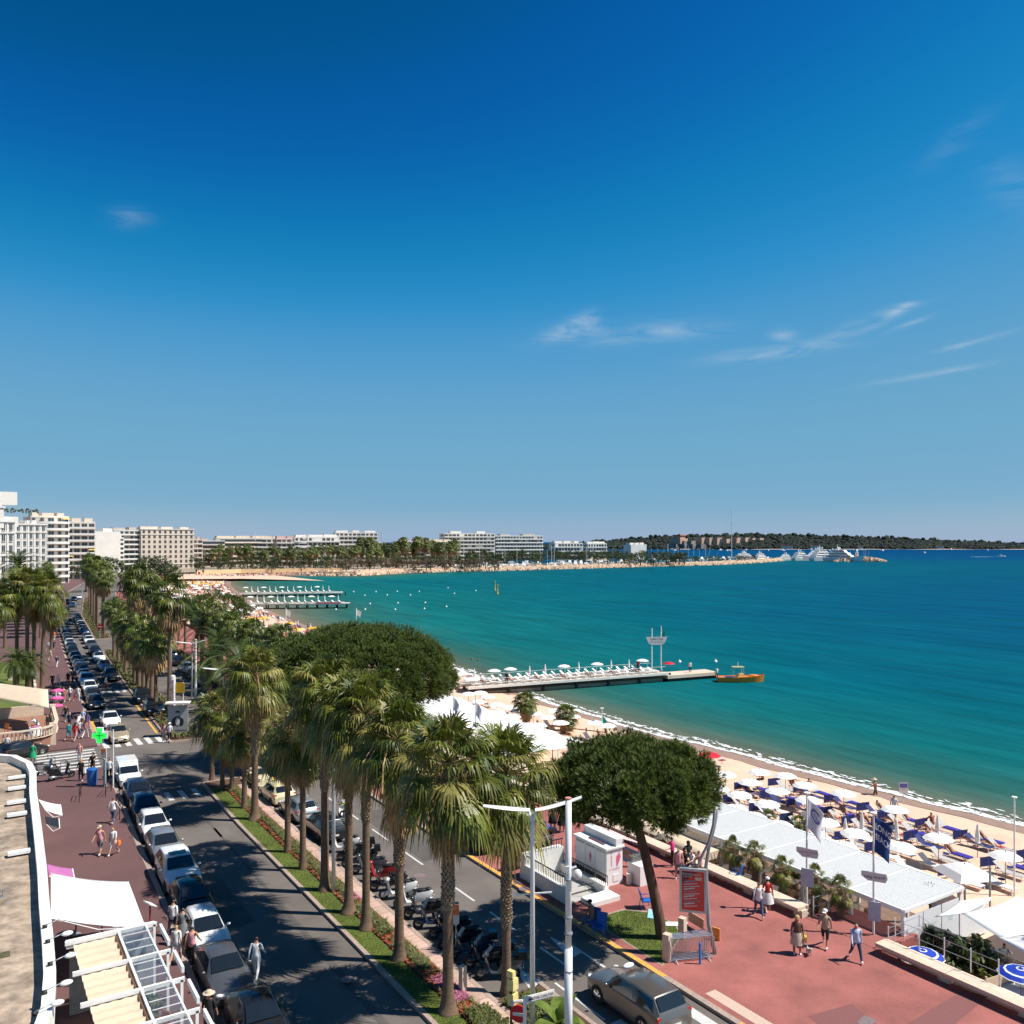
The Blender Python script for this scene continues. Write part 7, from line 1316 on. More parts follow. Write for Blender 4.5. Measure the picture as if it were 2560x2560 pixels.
BCK = [('seat', MB().box((0, 0, .42), (.5, .56, .04)).mesh('seat', [bch])), ('backrest', MB().box((0, 0, 0), (.04, .54, .6), 0, 1, -.3).mesh('backrest', [bch]), (-.3, 0, .72))] + [('leg', MB().beam((x0, s * .26, 0), (x0 + .1, s * .26, .62), .03).mesh('leg', [bch])) for x0 in (-.3, .2) for s in (-1, 1)] + [('armrest', MB().box((0, s * .27, .63), (.5, .05, .03)).mesh('armrest', [bch])) for s in (-1, 1)]
for i, (px, py, r_) in enumerate(((1615, 2270, 5.8), (1500, 2338, 3.7), (1482, 2325, 3.6), (1362, 2085, .5), (1840, 2205, 2.))): inst(BCK, 'promenade_chair', ['blue metal promenade chair standing alone on the red paving', 'blue metal chair at the lawn corner', 'blue metal chair used by the seated man', 'blue metal chair behind the scooters', 'blue metal chair by the bench wall'][i], 'chair', P(px, py, .14) + (.14,), r_, 'blue promenade chairs')
for (px, py, rz, po, lab, kw) in [
    (1481, 2322, 2.2, 'sit', 'bare-chested man in dark cap seated on a blue chair', dict(bot='grey', sk=skint, bare=True, hat='cap', hatc='black')), (1681, 2166, 2.4, 'phone', 'man in bright pink shirt looking at his phone', dict(top='pink', bot='black')), (1608, 2168, 1.4, 'stand', 'woman in black top and shorts behind the pine trunk', dict(top='black', bot='beige', shorts=True, longhair=True)),
    (1722, 2162, 1.2, 'sit', 'long-haired woman in black seated on the bench wall', dict(top='black', bot='black', longhair=True)), (1712, 2178, 4.2, 'sit', 'person in dark top seated beside the long-haired woman', dict(top='black', bot='navy', longhair=True)), (1733, 2182, 3., 'sit', 'grey-haired person in white seated on the bench wall', dict(bot='beige', hair='grey')), (1752, 2185, 2., 'sit', 'tanned person seated by the advert panel', dict(top='rose', bot='beige', sk=skint)), (1696, 2196, 4., 'stand', 'person partly hidden behind the advert panel', dict(top='rose', bot='grey', shorts=True)),
    (1897, 2292, .9, 'walk', 'man in white shirt and dark jeans walking with a woman', dict(bot='jeans', long=True)), (1919, 2280, .9, 'walk2', 'woman in red top, white shorts and cap', dict(top='red', bot='black', hat='cap', skirt_='white')), (2063, 2367, 3.6, 'walk', 'man in khaki vest, shorts and white cap', dict(top='khaki', bot='black', shorts=True, hat='cap')), (1993, 2385, 3.9, 'stand', 'blond woman with yellow bag and striped skirt walking a dog', dict(top='brown', bot='brown', hair='blond', longhair=True, skirt_='beige', bag='yellow', sk=skint)), (2140, 2402, 4.1, 'walk', 'man in pale blue shirt and dark jeans striding along the wall', dict(top='sky', bot='navy', long=True)),
    (1382, 2075, 1., 'stand', 'woman in long black dress behind the scooters', dict(top='black', bot='black', skirt_='black', longhair=True, sk=skint)), (1405, 2080, 1.2, 'stand', 'woman in black skirt and tanned legs by the palm', dict(top='black', bot='black', skirt_='black', sk=skint)), (1445, 2155, 2.5, 'stand', 'person in navy behind the kiosk', dict(top='navy', bot='navy'))]: person(px, py, rz, po, lab, **kw)
# the little dog
x, y = P(2022, 2387, .14); t = thing('dog', 'small white and grey dog standing by the blond woman', 'dog', (x, y, .14), 4.2); mb = MB()
V_, E_, R_ = [(0, 0, .22), (.12, 0, .235), (-.12, 0, .225), (.2, 0, .32), (.25, 0, .37), (.32, 0, .355), (-.2, 0, .3), (-.23, 0, .37)], [(0, 1), (0, 2), (1, 3), (3, 4), (4, 5), (2, 6), (6, 7)], [.085, .09, .08, .055, .06, .03, .025, .02]
for s in (-1, 1):
    b0 = len(V_); V_ += [(.13, s * .06, .17), (.12, s * .06, .09), (.13, s * .06, .015)]; E_ += [(1, b0), (b0, b0 + 1), (b0 + 1, b0 + 2)]; R_ += [.04, .025, .022]
    b0 = len(V_); V_ += [(-.1, s * .06, .17), (-.155, s * .06, .09), (-.13, s * .06, .015)]; E_ += [(2, b0), (b0, b0 + 1), (b0 + 1, b0 + 2)]; R_ += [.05, .025, .022]
    V_.append((.22, s * .06, .43)); E_.append((4, len(V_) - 1)); R_.append(.015)
me = bpy.data.meshes.new('d'); me.from_pydata(V_, E_, []); o = bpy.data.objects.new('d', me); COL.objects.link(o); o.modifiers.new('s', 'SKIN').use_smooth_shade = True; o.modifiers.new('u', 'SUBSURF').levels = 1
for i, r_ in enumerate(R_): me.skin_vertices[0].data[i].radius = (r_, r_); me.skin_vertices[0].data[i].use_root = i == 0
m2 = bpy.data.meshes.new_from_object(o.evaluated_get(bpy.context.evaluated_depsgraph_get())); bpy.data.objects.remove(o); m2.materials.clear(); m2.materials.append(mat('dog_fur', (.6, .55, .48), .9, var=.4, scale=12, col2=(.7, .67, .62))); put('body', m2, t)
# ------------------------------------------------------------------ palms and trees farther along
def rowpalms(fx, ys, hs, lab, grp, sc=1.25, dryp=.5):
    rr = random.Random(len(lab))
    for i, y in enumerate(ys): far_palm(fx(y) + rr.uniform(-.4, .4), y + rr.uniform(-.8, .8), rr.uniform(*hs), '%s fan palm of the %s, counted from the crossing' % (nth(i), lab), .13, sc * rr.uniform(.9, 1.1), rr.random() < dryp, grp)
far_palm(19.1, 100.4, 13.6, 'very tall thin fan palm at the near end of the far median', .13, 1.5, True); far_palm(19.4, 122.8, 14.4, 'tall fan palm with dry skirt beside the far crossing', .13, 1.5, True); far_palm(20.2, 125, 14., 'tall fan palm just behind the one at the far crossing', .13, 1.45, False)
rowpalms(lambda y: ml(y) + 1.2, [103 + 4.6 * i for i in range(13)], (6.2, 9.5), 'far median row', 'palms of the far median', 1.25, .95); rowpalms(lambda y: ml(y) + 2.2, [190 + 6 * i for i in range(22)], (10.5, 14.5), 'distant median row', 'palms of the distant median', 1.4, .9)
rowpalms(lambda y: okb(y) + 1.8, [92 + 6.2 * i for i in range(7)], (7, 9.5), 'promenade row past the broad pine', 'palms of the promenade'); rowpalms(lambda y: okb(y) + 3, [142 + 9 * i for i in range(20)], (6.5, 9), 'distant promenade row', 'palms of the distant promenade', 1.15)
rowpalms(lambda y: lk(y) - 3.5, [196 + 8 * i for i in range(18)], (7, 11), 'left pavement row', 'palms of the left pavement', 1.3, .1)
for i, (x, y, h) in enumerate(((27.6, 94, 4.6), (23.5, 101, 6), (31, 104, 5.4), (27.5, 113, 6.2), (32, 120, 6), (29.5, 131, 6.5), (34, 139, 6.2))): date_palm(x, y, h, '%s drooping feather palm beyond the crossing, from the broad pine' % nth(i), .13, 1.35, 30, 'feather palms beyond the crossing')
hb_ = MB(); rr = random.Random(15)
for _ in range(5200):
    y = rr.uniform(88.5, 165) if rr.random() < .65 else rr.uniform(188, 300); x = ml(y) + .3 + rr.random() * 2.6
    if rr.random() < .3: y = rr.uniform(88, 200); x = okb(y) + rr.uniform(.6, 1.6)
    a = rr.uniform(0, 6.3); L = rr.uniform(.25, .6); c, s_ = math.cos(a), math.sin(a); hb_.add([(x, y, .12), (x - s_ * .12 + c * L * .5, y + c * .12 + s_ * L * .5, .2 + L * .8), (x + c * L, y + s_ * L, .16 + L * .6), (x + s_ * .12 + c * L * .5, y - c * .12 + s_ * L * .5, .2 + L * .8)], [(0, 1, 2, 3)])
hb_.obj('ground_cover', mat('dry_cover', (.16, .12, .05), .8, var=.5, scale=.5, col2=(.1, .12, .03)), kind='stuff')
for i, (y, c_, k) in enumerate(((94, PGR, 'hatch'), (101, PW, 'sedan'), (108, PNV, 'hatch'), (115, PBK, 'suv'), (121, PSIL, 'hatch'), (128, PNV, 'sedan'), (135, PW, 'hatch'), (143, PBK, 'sedan'), (151, PLB, 'hatch'))): car(k, okb(y) - 1.1, y, 0, c_, '%s car parked at the promenade kerb beyond the crossing' % nth(i), 'cars parked at the far promenade kerb', far=True)
x, y = P(600, 1905, .13); date_palm(x, y, 8.2, 'large feather palm before the broad pine', .13, 1.45, 44); x, y = D(45, 1440, 210)[:2]; date_palm(x, y, 13.5, 'dark feather palm in front of the white facades', .1, 2.3, 44)
x, y = P(660, 1690, .1); far_palm(x, y, 5.2, 'dry fan palm beside the yellow parasols', .1, 1.3, True)
for i, (px, d, h, s) in enumerate(((215, 330, 9, 1.7), (262, 340, 10, 1.8), (380, 300, 9, 2.2), (412, 310, 8, 2.), (300, 330, 7, 1.6))):
    x, y = D(px, 1400, d)[:2]; t = thing('umbrella_pine', ['dark pine before the white blank wall', 'round pine before the white blank wall', 'dense dark pine above the beach bend', 'second dense pine above the beach bend', 'low pine among the far palms'][i], 'pine tree', (x, y, 0)); put('trunk', TTR, t, sc=(1.5, 1.5, h / 3)); put('crown', TRC[i % 3], t, (0, 0, h), 0, (s * 1.2, s * 1.2, s * .9))
# park behind the far beach
rr = random.Random(77); pk_ = []
def zone(px0, px1, d0, d1, n, f):
    for i in range(n):
        px = px0 + (px1 - px0) * (i + rr.random()) / n; d = rr.uniform(d0, d1); f(i, D(px, 1400, d)[:2])
zone(300, 960, 612, 680, 58, lambda i, p: far_palm(p[0], p[1], rr.uniform(10, 15), '%s palm of the park grove behind the far beach, from the road end' % nth(i), -.06, 2.1, i % 3 != 1, 'palms of the far park'))
zone(300, 1250, 600, 650, 44, lambda i, p: tree(p[0], p[1], -.06, rr.uniform(4, 6.5), '%s dark tree of the park behind the far beach, from the road end' % nth(i), 0, rr.uniform(1.4, 2.), 'dark trees of the far park'))
zone(820, 1240, 588, 606, 17, lambda i, p: tree(p[0], p[1], -.06, 4., '%s brown tamarisk bush in the row behind the rocks' % nth(i), 1, 1.55, 'tamarisks behind the rocks', 'tamarisk'))
zone(470, 860, 560, 575, 14, lambda i, p: tree(p[0], p[1], -.06, 3, '%s low green tree at the park edge by the beach' % nth(i), 0, 1.0, 'low trees at the park edge'))
zone(980, 1720, 690, 820, 60, lambda i, p: tree(p[0], p[1], -.06, rr.uniform(5, 8), '%s dark tree behind the marina, from the antenna mast' % nth(i), 0, rr.uniform(1.7, 2.4), 'dark trees behind the marina'))
zone(900, 1150, 660, 700, 16, lambda i, p: far_palm(p[0], p[1], rr.uniform(14, 20), '%s tall palm beside the antenna mast' % nth(i), -.06, 3., False, 'tall palms by the antenna mast'))
zone(1650, 1900, 850, 900, 14, lambda i, p: tree(p[0], p[1], -1, rr.uniform(2, 4), '%s low tree on the harbour point' % nth(i), 0, 1.3, 'low trees of the harbour point'))
# ------------------------------------------------------------------ buildings
bw_ = {n: mat('facade_' + n, c, .8, var=.05, scale=.4, big=.05, bigscale=.08) for n, c in dict(white=(.78, .73, .66), cream=(.73, .61, .49), pink=(.68, .47, .4), grey=(.52, .47, .42)).items()}
slabm = mat('balcony_white', (.8, .76, .7), .7, var=.04); shade = mat('dark_opening', (.1, .09, .085), .4, var=.3, scale=.5); yaw = mat('awning_yellow', (.72, .5, .16), .8); roofr = mat('roof_tile', (.5, .17, .09), .9, var=.2)
WIN = {}
def winmesh(w, h):
    k = (round(w, 1), round(h, 1))
    if k not in WIN: mb = MB(); mb.box((0, -.02, 0), (w, .1, h)); mb.cur = 1; mb.box((0, -.06, -h / 2 - .06), (w + .2, .25, .1)); mb.box((0, -.075, 0), (.06, .02, h)); WIN[k] = mb.mesh('window', [glass_b, slabm])
    return WIN[k]
def building(label, px0, px1, ytop, d, fl, m_='white', style='balcony', rot=0., depth=14., curve=0., base=-.06, top=True, near=False, bays=None, aw=0, name='apartment_building', bandc=None):
    rot = rot + .45; rr = random.Random(int(px0 * 3 + d)); cx, cy = D((px0 + px1) / 2, 1353, d)[:2]; W = (px1 - px0) * d / F / math.cos(rot); H = HC - (ytop - YH) * d / F - base
    t = thing(name, label, 'building', (cx, cy, base), -TH + rot); m_ = bw_[m_]; fh = H / fl; nb = bays or max(3, round(W / 3.6)); bw0 = W / nb
    if curve:
        pts = [(-W / 2 + W * i / 12, -curve * math.sin(math.pi * i / 12)) for i in range(13)]; MB().prism(pts + [(W / 2, depth), (-W / 2, depth)], 0, H).obj('wall', m_, t)
    else: MB().box((0, depth / 2, H / 2), (W, depth, H)).obj('wall', m_, t)
    cur = lambda x: -curve * math.sin(math.pi * (x / W + .5)) if curve else 0.
    if style == 'balcony':
        for k in range(fl):
            z = fh * k
            if curve:
                pts = [(-W / 2 + W * i / 12, -curve * math.sin(math.pi * i / 12) - 1.5) for i in range(13)]; fr = pts + [(p[0], p[1] + 1.2) for p in reversed(pts)]
                if k: MB().prism(fr, z - .12, z + .95).obj('balcony', slabm, t)
            elif k: b_ = MB(); b_.box((0, -.75, z), (W - .3, 1.5, .22)); b_.box((0, -1.45, z + .5), (W - .3, .1, .9)); b_.obj('balcony', slabm, t)
            if near:
                for j in range(nb):
                    x = -W / 2 + bw0 * (j + .5); put('window', winmesh(bw0 * .72, fh * .72), t, (x, cur(x) - .02, z + fh * .45))
                    if aw and rr.random() < aw: MB().add([(x - bw0 * .45, cur(x) - .2, z + fh * .9), (x + bw0 * .45, cur(x) - .2, z + fh * .9), (x + bw0 * .45, cur(x) - 1.9, z + fh * .62), (x - bw0 * .45, cur(x) - 1.9, z + fh * .62)], [(0, 1, 2, 3)]).obj('awning', yaw, t)
            else:
                mb = MB()
                for j in range(nb):
                    if rr.random() < .9: mb.box((-W / 2 + bw0 * (j + .5), -.03, z + fh * .5), (bw0 * rr.uniform(.55, .9), .1, fh * .62))
                mb.obj('window_row', shade if rr.random() < .7 else glass_b, t, kind='stuff')
            for s in (-1, 1):
                if not curve and k: MB().box((s * (W / 2 + .02), depth * .4, z + fh * .5), (.08, depth * .5, fh * .4)).obj('side_window', shade, t)
    elif style == 'classic':
        for k in range(fl):
            for j in range(nb):
                x = -W / 2 + bw0 * (j + .5)
                if near: put('window', winmesh(bw0 * .42, fh * .62), t, (x, -.03, fh * (k + .52)))
            if not near:
                mb = MB()
                for j in range(nb): mb.box((-W / 2 + bw0 * (j + .5), -.03, fh * (k + .52)), (bw0 * .42, .12, fh * .58))
                mb.obj('window_row', shade, t, kind='stuff')
            if k in (1, fl - 1): MB().box((0, -.12, fh * k), (W + .3, .35, .3)).obj('cornice', slabm, t)
        if near:
            for j in range(nb + 1): MB().box((-W / 2 + bw0 * j, -.08, H / 2), (bw0 * .12, .2, H)).obj('pilaster', slabm, t)
        MB().box((0, depth / 2, H + .25), (W + .8, depth + .8, .5)).obj('cornice', slabm, t)
        for s in (-1, 1): MB().box((s * (W / 2 + .02), depth * .5, H * .5), (.06, depth * .08, H * .8)).obj('side_window', shade, t)
    elif style == 'bands':
        for k in range(fl): MB().box((0, -.05, fh * (k + .55)), (W * .98, .12, fh * .5)).obj('window_band', glass_b if k % 2 else shade, t); MB().box((0, -.5, fh * k + .1), (W, 1., .25)).obj('floor_slab', slabm, t)
    if top:
        n_ = rr.randrange(2, 4)
        for k in range(n_): w_ = W * rr.uniform(.15, .35); MB().box((-W / 2 + W * (k + .5) / n_, depth * .5, H + .9), (w_, depth * .5, 1.8 + rr.uniform(0, 1.2))).obj('roof_storey', m_, t)
        MB().box((0, .1, H + .12), (W, .25, .5)).obj('parapet', slabm, t)
        MB().tube([(W * .2, depth * .5, H), (W * .2, depth * .5, H + 4)], .06, 4).obj('aerial', gpole, t)
    return t
b1 = building('white corner hotel with turret at the edge of the frame', -70, 12, 1305, 250, 8, 'white', 'classic', .35, 16, near=True, bays=7, top=False)
tb_ = MB(); tb_.box((0, 0, 3), (4.4, 4.4, 6)); tb_.box((0, 0, 6.2), (5, 5, .5)); tb_.box((0, 0, 6.9), (3.4, 3.4, 1.)); tb_.box((.6, 0, 7.8), (1.2, 1.2, 1)); tb_.obj('turret', bw_['white'], b1, False, (1.8, 2, 23.4)); MB().box((7.5, 10, 25.5), (5, 5, 3)).obj('roof_room', bw_['white'], b1)
b2 = building('white classical block with tall pilasters left of the curved balconies', 14, 94, 1312, 330, 9, 'white', 'classic', .35, 16, near=True, bays=8)
for i in range(5): put('roof_shrub', BUSH[i % 2], b2, (-5 + 2.6 * i, 2, 31.3), 0, 2.2)
MB().box((-4, 6, 36.), (7, 5, 5)).obj('roof_pavilion', bw_['white'], b2)
building('cream block with long curved balconies', 92, 158, 1292, 395, 10, 'cream', 'balcony', .25, 16, 2.2, near=True, aw=.06, bays=5); building('cream block with straight balconies and yellow awnings', 157, 228, 1306, 440, 9, 'cream', 'balcony', .1, 16, near=True, aw=.12, bays=5)
building('white block with a blank party wall', 214, 286, 1330, 500, 8, 'white', 'none', .3, 18, top=True); building('narrow white flats beside the blank wall', 284, 306, 1345, 520, 8, 'white', 'balcony', .2, 12, near=True)
for lab, a, b, yt, d, fl, m_, st, ro in [('brown-white flats with deep loggias', 300, 372, 1326, 600, 8, 'grey', 'balcony', .3), ('pale grand hotel with rows of small windows', 368, 472, 1324, 610, 8, 'cream', 'classic', .15), ('small pink flats behind the palms', 472, 504, 1349, 640, 6, 'pink', 'balcony', 0), ('glass banded block behind the palms', 502, 558, 1352, 660, 6, 'grey', 'bands', 0), ('long low block with roof terraces', 555, 664, 1346, 690, 6, 'cream', 'bands', .1), ('flats with flat brown roof', 646, 700, 1347, 700, 6, 'cream', 'balcony', 0),
        ('pinkish stepped flats behind the park', 696, 762, 1347, 680, 6, 'pink', 'balcony', 0), ('white arcaded block behind the park', 744, 842, 1343, 690, 6, 'white', 'balcony', .1), ('large stepped white block on the park side', 842, 942, 1332, 720, 8, 'white', 'balcony', -.1), ('low white flats by the antenna mast', 936, 960, 1362, 740, 5, 'white', 'balcony', 0), ('pink villa flats behind the tall palms', 1001, 1068, 1353, 720, 6, 'pink', 'balcony', .1), ('cream flats next to the pink ones', 1066, 1132, 1355, 725, 5, 'cream', 'balcony', 0),
        ('big white block with continuous balconies', 1113, 1236, 1334, 760, 8, 'white', 'balcony', -.05), ('long terraced block with planted roof', 1238, 1358, 1340, 860, 7, 'grey', 'balcony', .1), ('low white terrace houses behind the marina trees', 1387, 1458, 1358, 900, 4, 'white', 'balcony', 0), ('low white roofs farther behind the marina', 1469, 1518, 1359, 930, 4, 'white', 'balcony', 0), ('white boat shed by the harbour', 1576, 1618, 1362, 900, 3, 'white', 'none', 0)]: building(lab, a, b, yt, d, fl, m_, st, ro, 14)
x, y = D(1646, 1360, 880)[:2]; t = thing('marquee', 'white gabled tent on the harbour point', 'tent', (x, y, -1), -TH); MB().sprism([(-7.5, 0), (7.5, 0), (7.5, 4), (0, 7.2), (-7.5, 4)], -6, 6).obj('tent', canvas, t)
x, y = D(954, 1360, 700)[:2]; tag(MB().tube([(x, y, 0), (x, y, 28.6)], [.5, .25], 6).obj('antenna_mast', pap), 'tall white antenna mast above the park palms', 'mast'); x, y = D(638, 1350, 690)[:2]; tag(MB().tube([(x, y, 20), (x, y, 27.5)], [.3, .15], 6).obj('antenna_mast', pap), 'thin aerial mast on the long low block roof', 'mast')
for i in range(3): x, y = D(1478 + 16 * i, 1392, 800)[:2]; tag(MB().lathe([(5, 0), (3, 1.), (1.4, 2.6), (.1, 4.6)], 8).obj('peaked_tent', creamc, None, False, (x, y, 1.5)), '%s cream peaked tent behind the marina' % nth(i), 'tent', 'cream peaked tents')
# ------------------------------------------------------------------ far beach, wall, rocks, marina
t = thing('beach_wall', 'long pale wall behind the far beach', 'wall'); pts = [(120, 548), (150, 560), (186, 554), (214, 548)]
for a, b in zip(pts, pts[1:]): MB().beam((a[0], a[1], .2), (b[0], b[1], .2), .6, 2.6).obj('wall_stretch', mat('sea_wall_ochre', (.66, .48, .27), .85, var=.1, scale=.3), t)
MB().prism([(100, 500), (128, 512), (145, 534), (163, 546), (186, 539), (215, 522), (216, 550), (186, 556), (150, 562), (100, 556)], -3, -1.6).obj('beach', sand, kind='structure')
rr = random.Random(6); rkm = []
for s in range(4):
    mb = MB(); v0 = [(-1, -1, -.6), (1, -1, -.6), (1, 1, -.6), (-1, 1, -.6), (-.7, -.8, .6), (.8, -.7, .5), (.7, .8, .7), (-.8, .6, .5)]; mb.add([tuple(c * rr.uniform(.75, 1.2) for c in p) for p in v0], [(0, 3, 2, 1), (4, 5, 6, 7), (0, 1, 5, 4), (1, 2, 6, 5), (2, 3, 7, 6), (3, 0, 4, 7)]); rkm.append(mb)
BRK = [(186, 531), (211, 515), (256, 541), (336, 545), (440, 557), (594, 573), (690, 607), (772, 650)]; rk_ = MB(); core = MB()
for a, b in zip(BRK, BRK[1:]):
    L = math.dist(a, b); d = Vector((b[0] - a[0], b[1] - a[1])).normalized(); nrm = Vector((d.y, -d.x)); n = int(L * 3.2)
    core.beam((a[0] - nrm.x * 4, a[1] - nrm.y * 4, -1.5), (b[0] - nrm.x * 4, b[1] - nrm.y * 4, -1.5), 9, 3.2)
    for i in range(n):
        u = rr.random(); o = rr.uniform(-3.2, 2.6); z = -2.6 + max(0, (2.6 - o)) * .55; s = rr.uniform(.6, 1.35); M_ = Matrix.Translation((a[0] + d.x * L * u + nrm.x * o, a[1] + d.y * L * u + nrm.y * o, z)) @ Matrix.Rotation(rr.uniform(0, 6), 4, 'Z') @ Matrix.Rotation(rr.uniform(-.5, .5), 4, 'X') @ Matrix.Scale(s, 4); rk_.join(rkm[rr.randrange(4)], M_)
tip = D(2165, 1400, 925)
for i in range(420):
    px = rr.uniform(2085, 2215); x, y = D(px, 1400, 925 + rr.uniform(-6, 8))[:2]; h = 3.2 * (1 - ((px - 2150) / 68) ** 2) ; z = -2.6 + rr.uniform(0, 1) * max(.4, h * 1.6); rk_.join(rkm[rr.randrange(4)], Matrix.Translation((x, y, z)) @ Matrix.Rotation(rr.uniform(0, 6), 4, 'Z') @ Matrix.Scale(rr.uniform(.8, 1.7), 4))
rk_.obj('rocks', rock, kind='stuff'); core.obj('breakwater', rock, kind='structure')
MB().prism([(214, 540), (256, 552), (336, 556), (440, 568), (594, 584), (690, 618), (760, 656), (752, 664), (690, 640), (594, 606), (440, 592), (336, 580), (214, 575)], -3, -.4).obj('quay', mat('quay', (.55, .45, .36), .9, var=.1, scale=.2), kind='structure')
hull = MB(); rows = []
for (x, w_, z) in ((-5, 1.5, 1.0), (-2, 1.75, 1.05), (2, 1.5, 1.25), (4.3, .7, 1.5), (5.4, .04, 1.7)): rows.append([(x, -w_, z), (x - .2, -w_ * .7, 0), (x - .2, w_ * .7, 0), (x, w_, z)])
hull.grid(rows); hull.add(rows[0], [(0, 1, 2, 3)]); hull.cur = 1; hull.add([r[0] for r in rows] + [r[3] for r in reversed(rows)], [tuple(range(10))]); HUL = hull.mesh('hull', [white, offw], 30)
cab = MB(); cab.sprism([(-3.4, 1.0), (2.6, 1.2), (1.6, 1.8), (.6, 2.6), (-2.6, 2.6)], -1.05, 1.05); CAB = cab.mesh('cabin', white); wnd = MB().sprism([(-2.6, 1.9), (1.3, 1.9), (.9, 2.3), (-2.5, 2.3)], -1.08, 1.08).mesh('window_band', glass_c); FLY = MB().sprism([(-2.4, 2.6), (.4, 2.6), (-.2, 3.2), (-2.6, 3.1)], -.9, .9).mesh('flybridge', white)
MOT = [('hull', HUL), ('cabin', CAB), ('window_band', wnd), ('flybridge', FLY)]
SAI = [('hull', HUL), ('coach_roof', MB().sprism([(-1.5, 1.0), (2, 1.2), (1.6, 1.6), (-1.3, 1.6)], -.8, .8).mesh('coach_roof', white)), ('mast', MB().tube([(.4, 0, 1), (.4, 0, 14)], .12, 5).mesh('mast', offw)), ('boom', MB().beam((.4, 0, 2.3), (-4, 0, 2.2), .25).mesh('boom', navy))]
k = m = 0
for i in range(64):
    u = (i + rr.random()) / 64; px = 1180 + 640 * u; d = interp([(1180, 640), (1500, 760), (1820, 905)], px) + rr.uniform(-12, 22); x, y = D(px, 1400, d)[:2]; sl_ = rr.random() < .42
    if sl_: inst(SAI, 'sailing_boat', '%s moored sailing boat in the marina, from the tall palms' % nth(k), 'sailing boat', (x, y, -.35), rr.choice((.9, -2.2)) + rr.uniform(-.1, .1), 'moored sailing boats', rr.uniform(.9, 1.25)); k += 1
    else: inst(MOT, 'motor_boat', '%s moored motor boat in the marina, from the tall palms' % nth(m), 'motor boat', (x, y, -.35), rr.choice((.9, -2.2, -.6)) + rr.uniform(-.1, .1), 'moored motor boats', rr.uniform(.9, 1.35)); m += 1
for i in range(9): x, y = D(1050 + 14 * i + rr.uniform(-4, 4), 1400, 690)[:2]; inst(SAI, 'sailing_boat', '%s sailing boat moored before the pink flats' % nth(i), 'sailing boat', (x, y, -1), 1., 'sailing boats before the pink flats', 1.1)
# super-yachts on the outer quay
def yacht(px, d, L, label, rz, decks=3):
    x, y = D(px, 1400, d)[:2]; t = thing('yacht', label, 'yacht', (x, y, SEA), rz, 'large motor yachts', L / 40); h = MB(); rows = []
    for (a, w_, z) in ((-20, 3.6, 3.4), (-8, 4.2, 3.6), (6, 4., 4.2), (14, 2.6, 5.), (20, .1, 6.)): rows.append([(a, -w_, z), (a * .93, -w_ * .75, 0), (a * .93, w_ * .75, 0), (a, w_, z)])
    h.grid(rows); h.add(rows[0], [(0, 1, 2, 3)]); h.add([r[0] for r in rows] + [r[3] for r in reversed(rows)], [tuple(range(10))]); h.obj('hull', white, t, 30); z = 3.7
    for k in range(decks):
        a, b, w_ = -17 + 3 * k, 10 - 3.6 * k, 3.4 - .45 * k; MB().sprism([(a, z), (b, z), (b - 2.2, z + 2.3), (a, z + 2.3)], -w_, w_).obj('deck_house', white, t); MB().sprism([(a + 1, z + .8), (b - .9, z + .8), (b - 1.9, z + 1.7), (a + 1, z + 1.7)], -w_ - .05, w_ + .05).obj('window_band', glass_c, t); z += 2.4
    MB().tube([(-6, 0, z), (-7, 0, z + 5)], [.5, .2], 6).obj('mast', white, t)
    for s in (-1, 1): MB().ell((-5.5, s * 1.6, z + 1.6), (.9, .9, 1.)).obj('radar_dome', white, t, True)
for i, (px, d, L, lab) in enumerate(((1905, 965, 30, 'long low white yacht behind the breakwater end'), (1960, 985, 26, 'small grey-hulled yacht in the yacht row'), (2005, 990, 36, 'blue-hulled yacht with white decks in the yacht row'), (2035, 985, 42, 'large yacht with green hull in the yacht row'), (2060, 975, 46, 'tall white yacht with radar domes in the yacht row'), (2085, 960, 40, 'white yacht behind the largest one'), (2110, 930, 46, 'largest white yacht facing the camera at the point'), (1850, 950, 32, 'white motor yacht among the marina boats'), (1870, 960, 30, 'second white motor yacht among the marina boats'))):
    yacht(px, d, L, lab, -TH + (math.pi if i % 2 else 0) + .75 - .04 * i if i != 6 else -TH - .9, 3)
x, y = D(2142, 1395, 925)[:2]; t = thing('lighthouse', 'small stone harbour light tower on the rocky point', 'lighthouse', (x, y, .5)); MB().lathe([(2., 0), (1.6, 6.2), (1.9, 6.4), (1.9, 6.9), (.9, 7.1), (.9, 8.1), (.1, 8.7)], 10).obj('tower', cream, t, 40)
for i, px in enumerate((2126, 2160, 2164, 2172)): x, y = D(px, 1395, 925)[:2]; tag(MB().tube([(x, y, 0), (x, y, 9)], .15, 5).obj('lamp_post', offw), '%s thin lamp post on the rocky point' % nth(i), 'lamp post', 'lamp posts of the point')
x, y = D(1829, 1380, 990)[:2]; t = thing('sailing_yacht', 'huge sailing yacht with a very tall mast behind the marina', 'sailing yacht', (x, y, SEA), -.3, sc=1.); put('hull', HUL, t, sc=(4, 3, 2)); MB().tube([(0, 0, 3), (0, 0, 60)], [.45, .2], 6).obj('mast', offw, t); MB().tube([(-.5, 0, 60), (-20, 0, 3)], .08, 4).obj('backstay', offw, t); MB().tube([(0, 0, 58), (16, 0, 4)], .1, 4).obj('forestay', offw, t)
for z in (18, 30, 42): MB().beam((0, -3.5, z), (0, 3.5, z), .25).obj('spreader', offw, t)
x, y = D(1770, 1390, 960)[:2]; tag(MB().tube([(x, y, 0), (x + 4.4, y - 3, 26)], [.3, .15], 5).obj('leaning_mast', offw), 'leaning pale mast among the marina boats', 'mast')
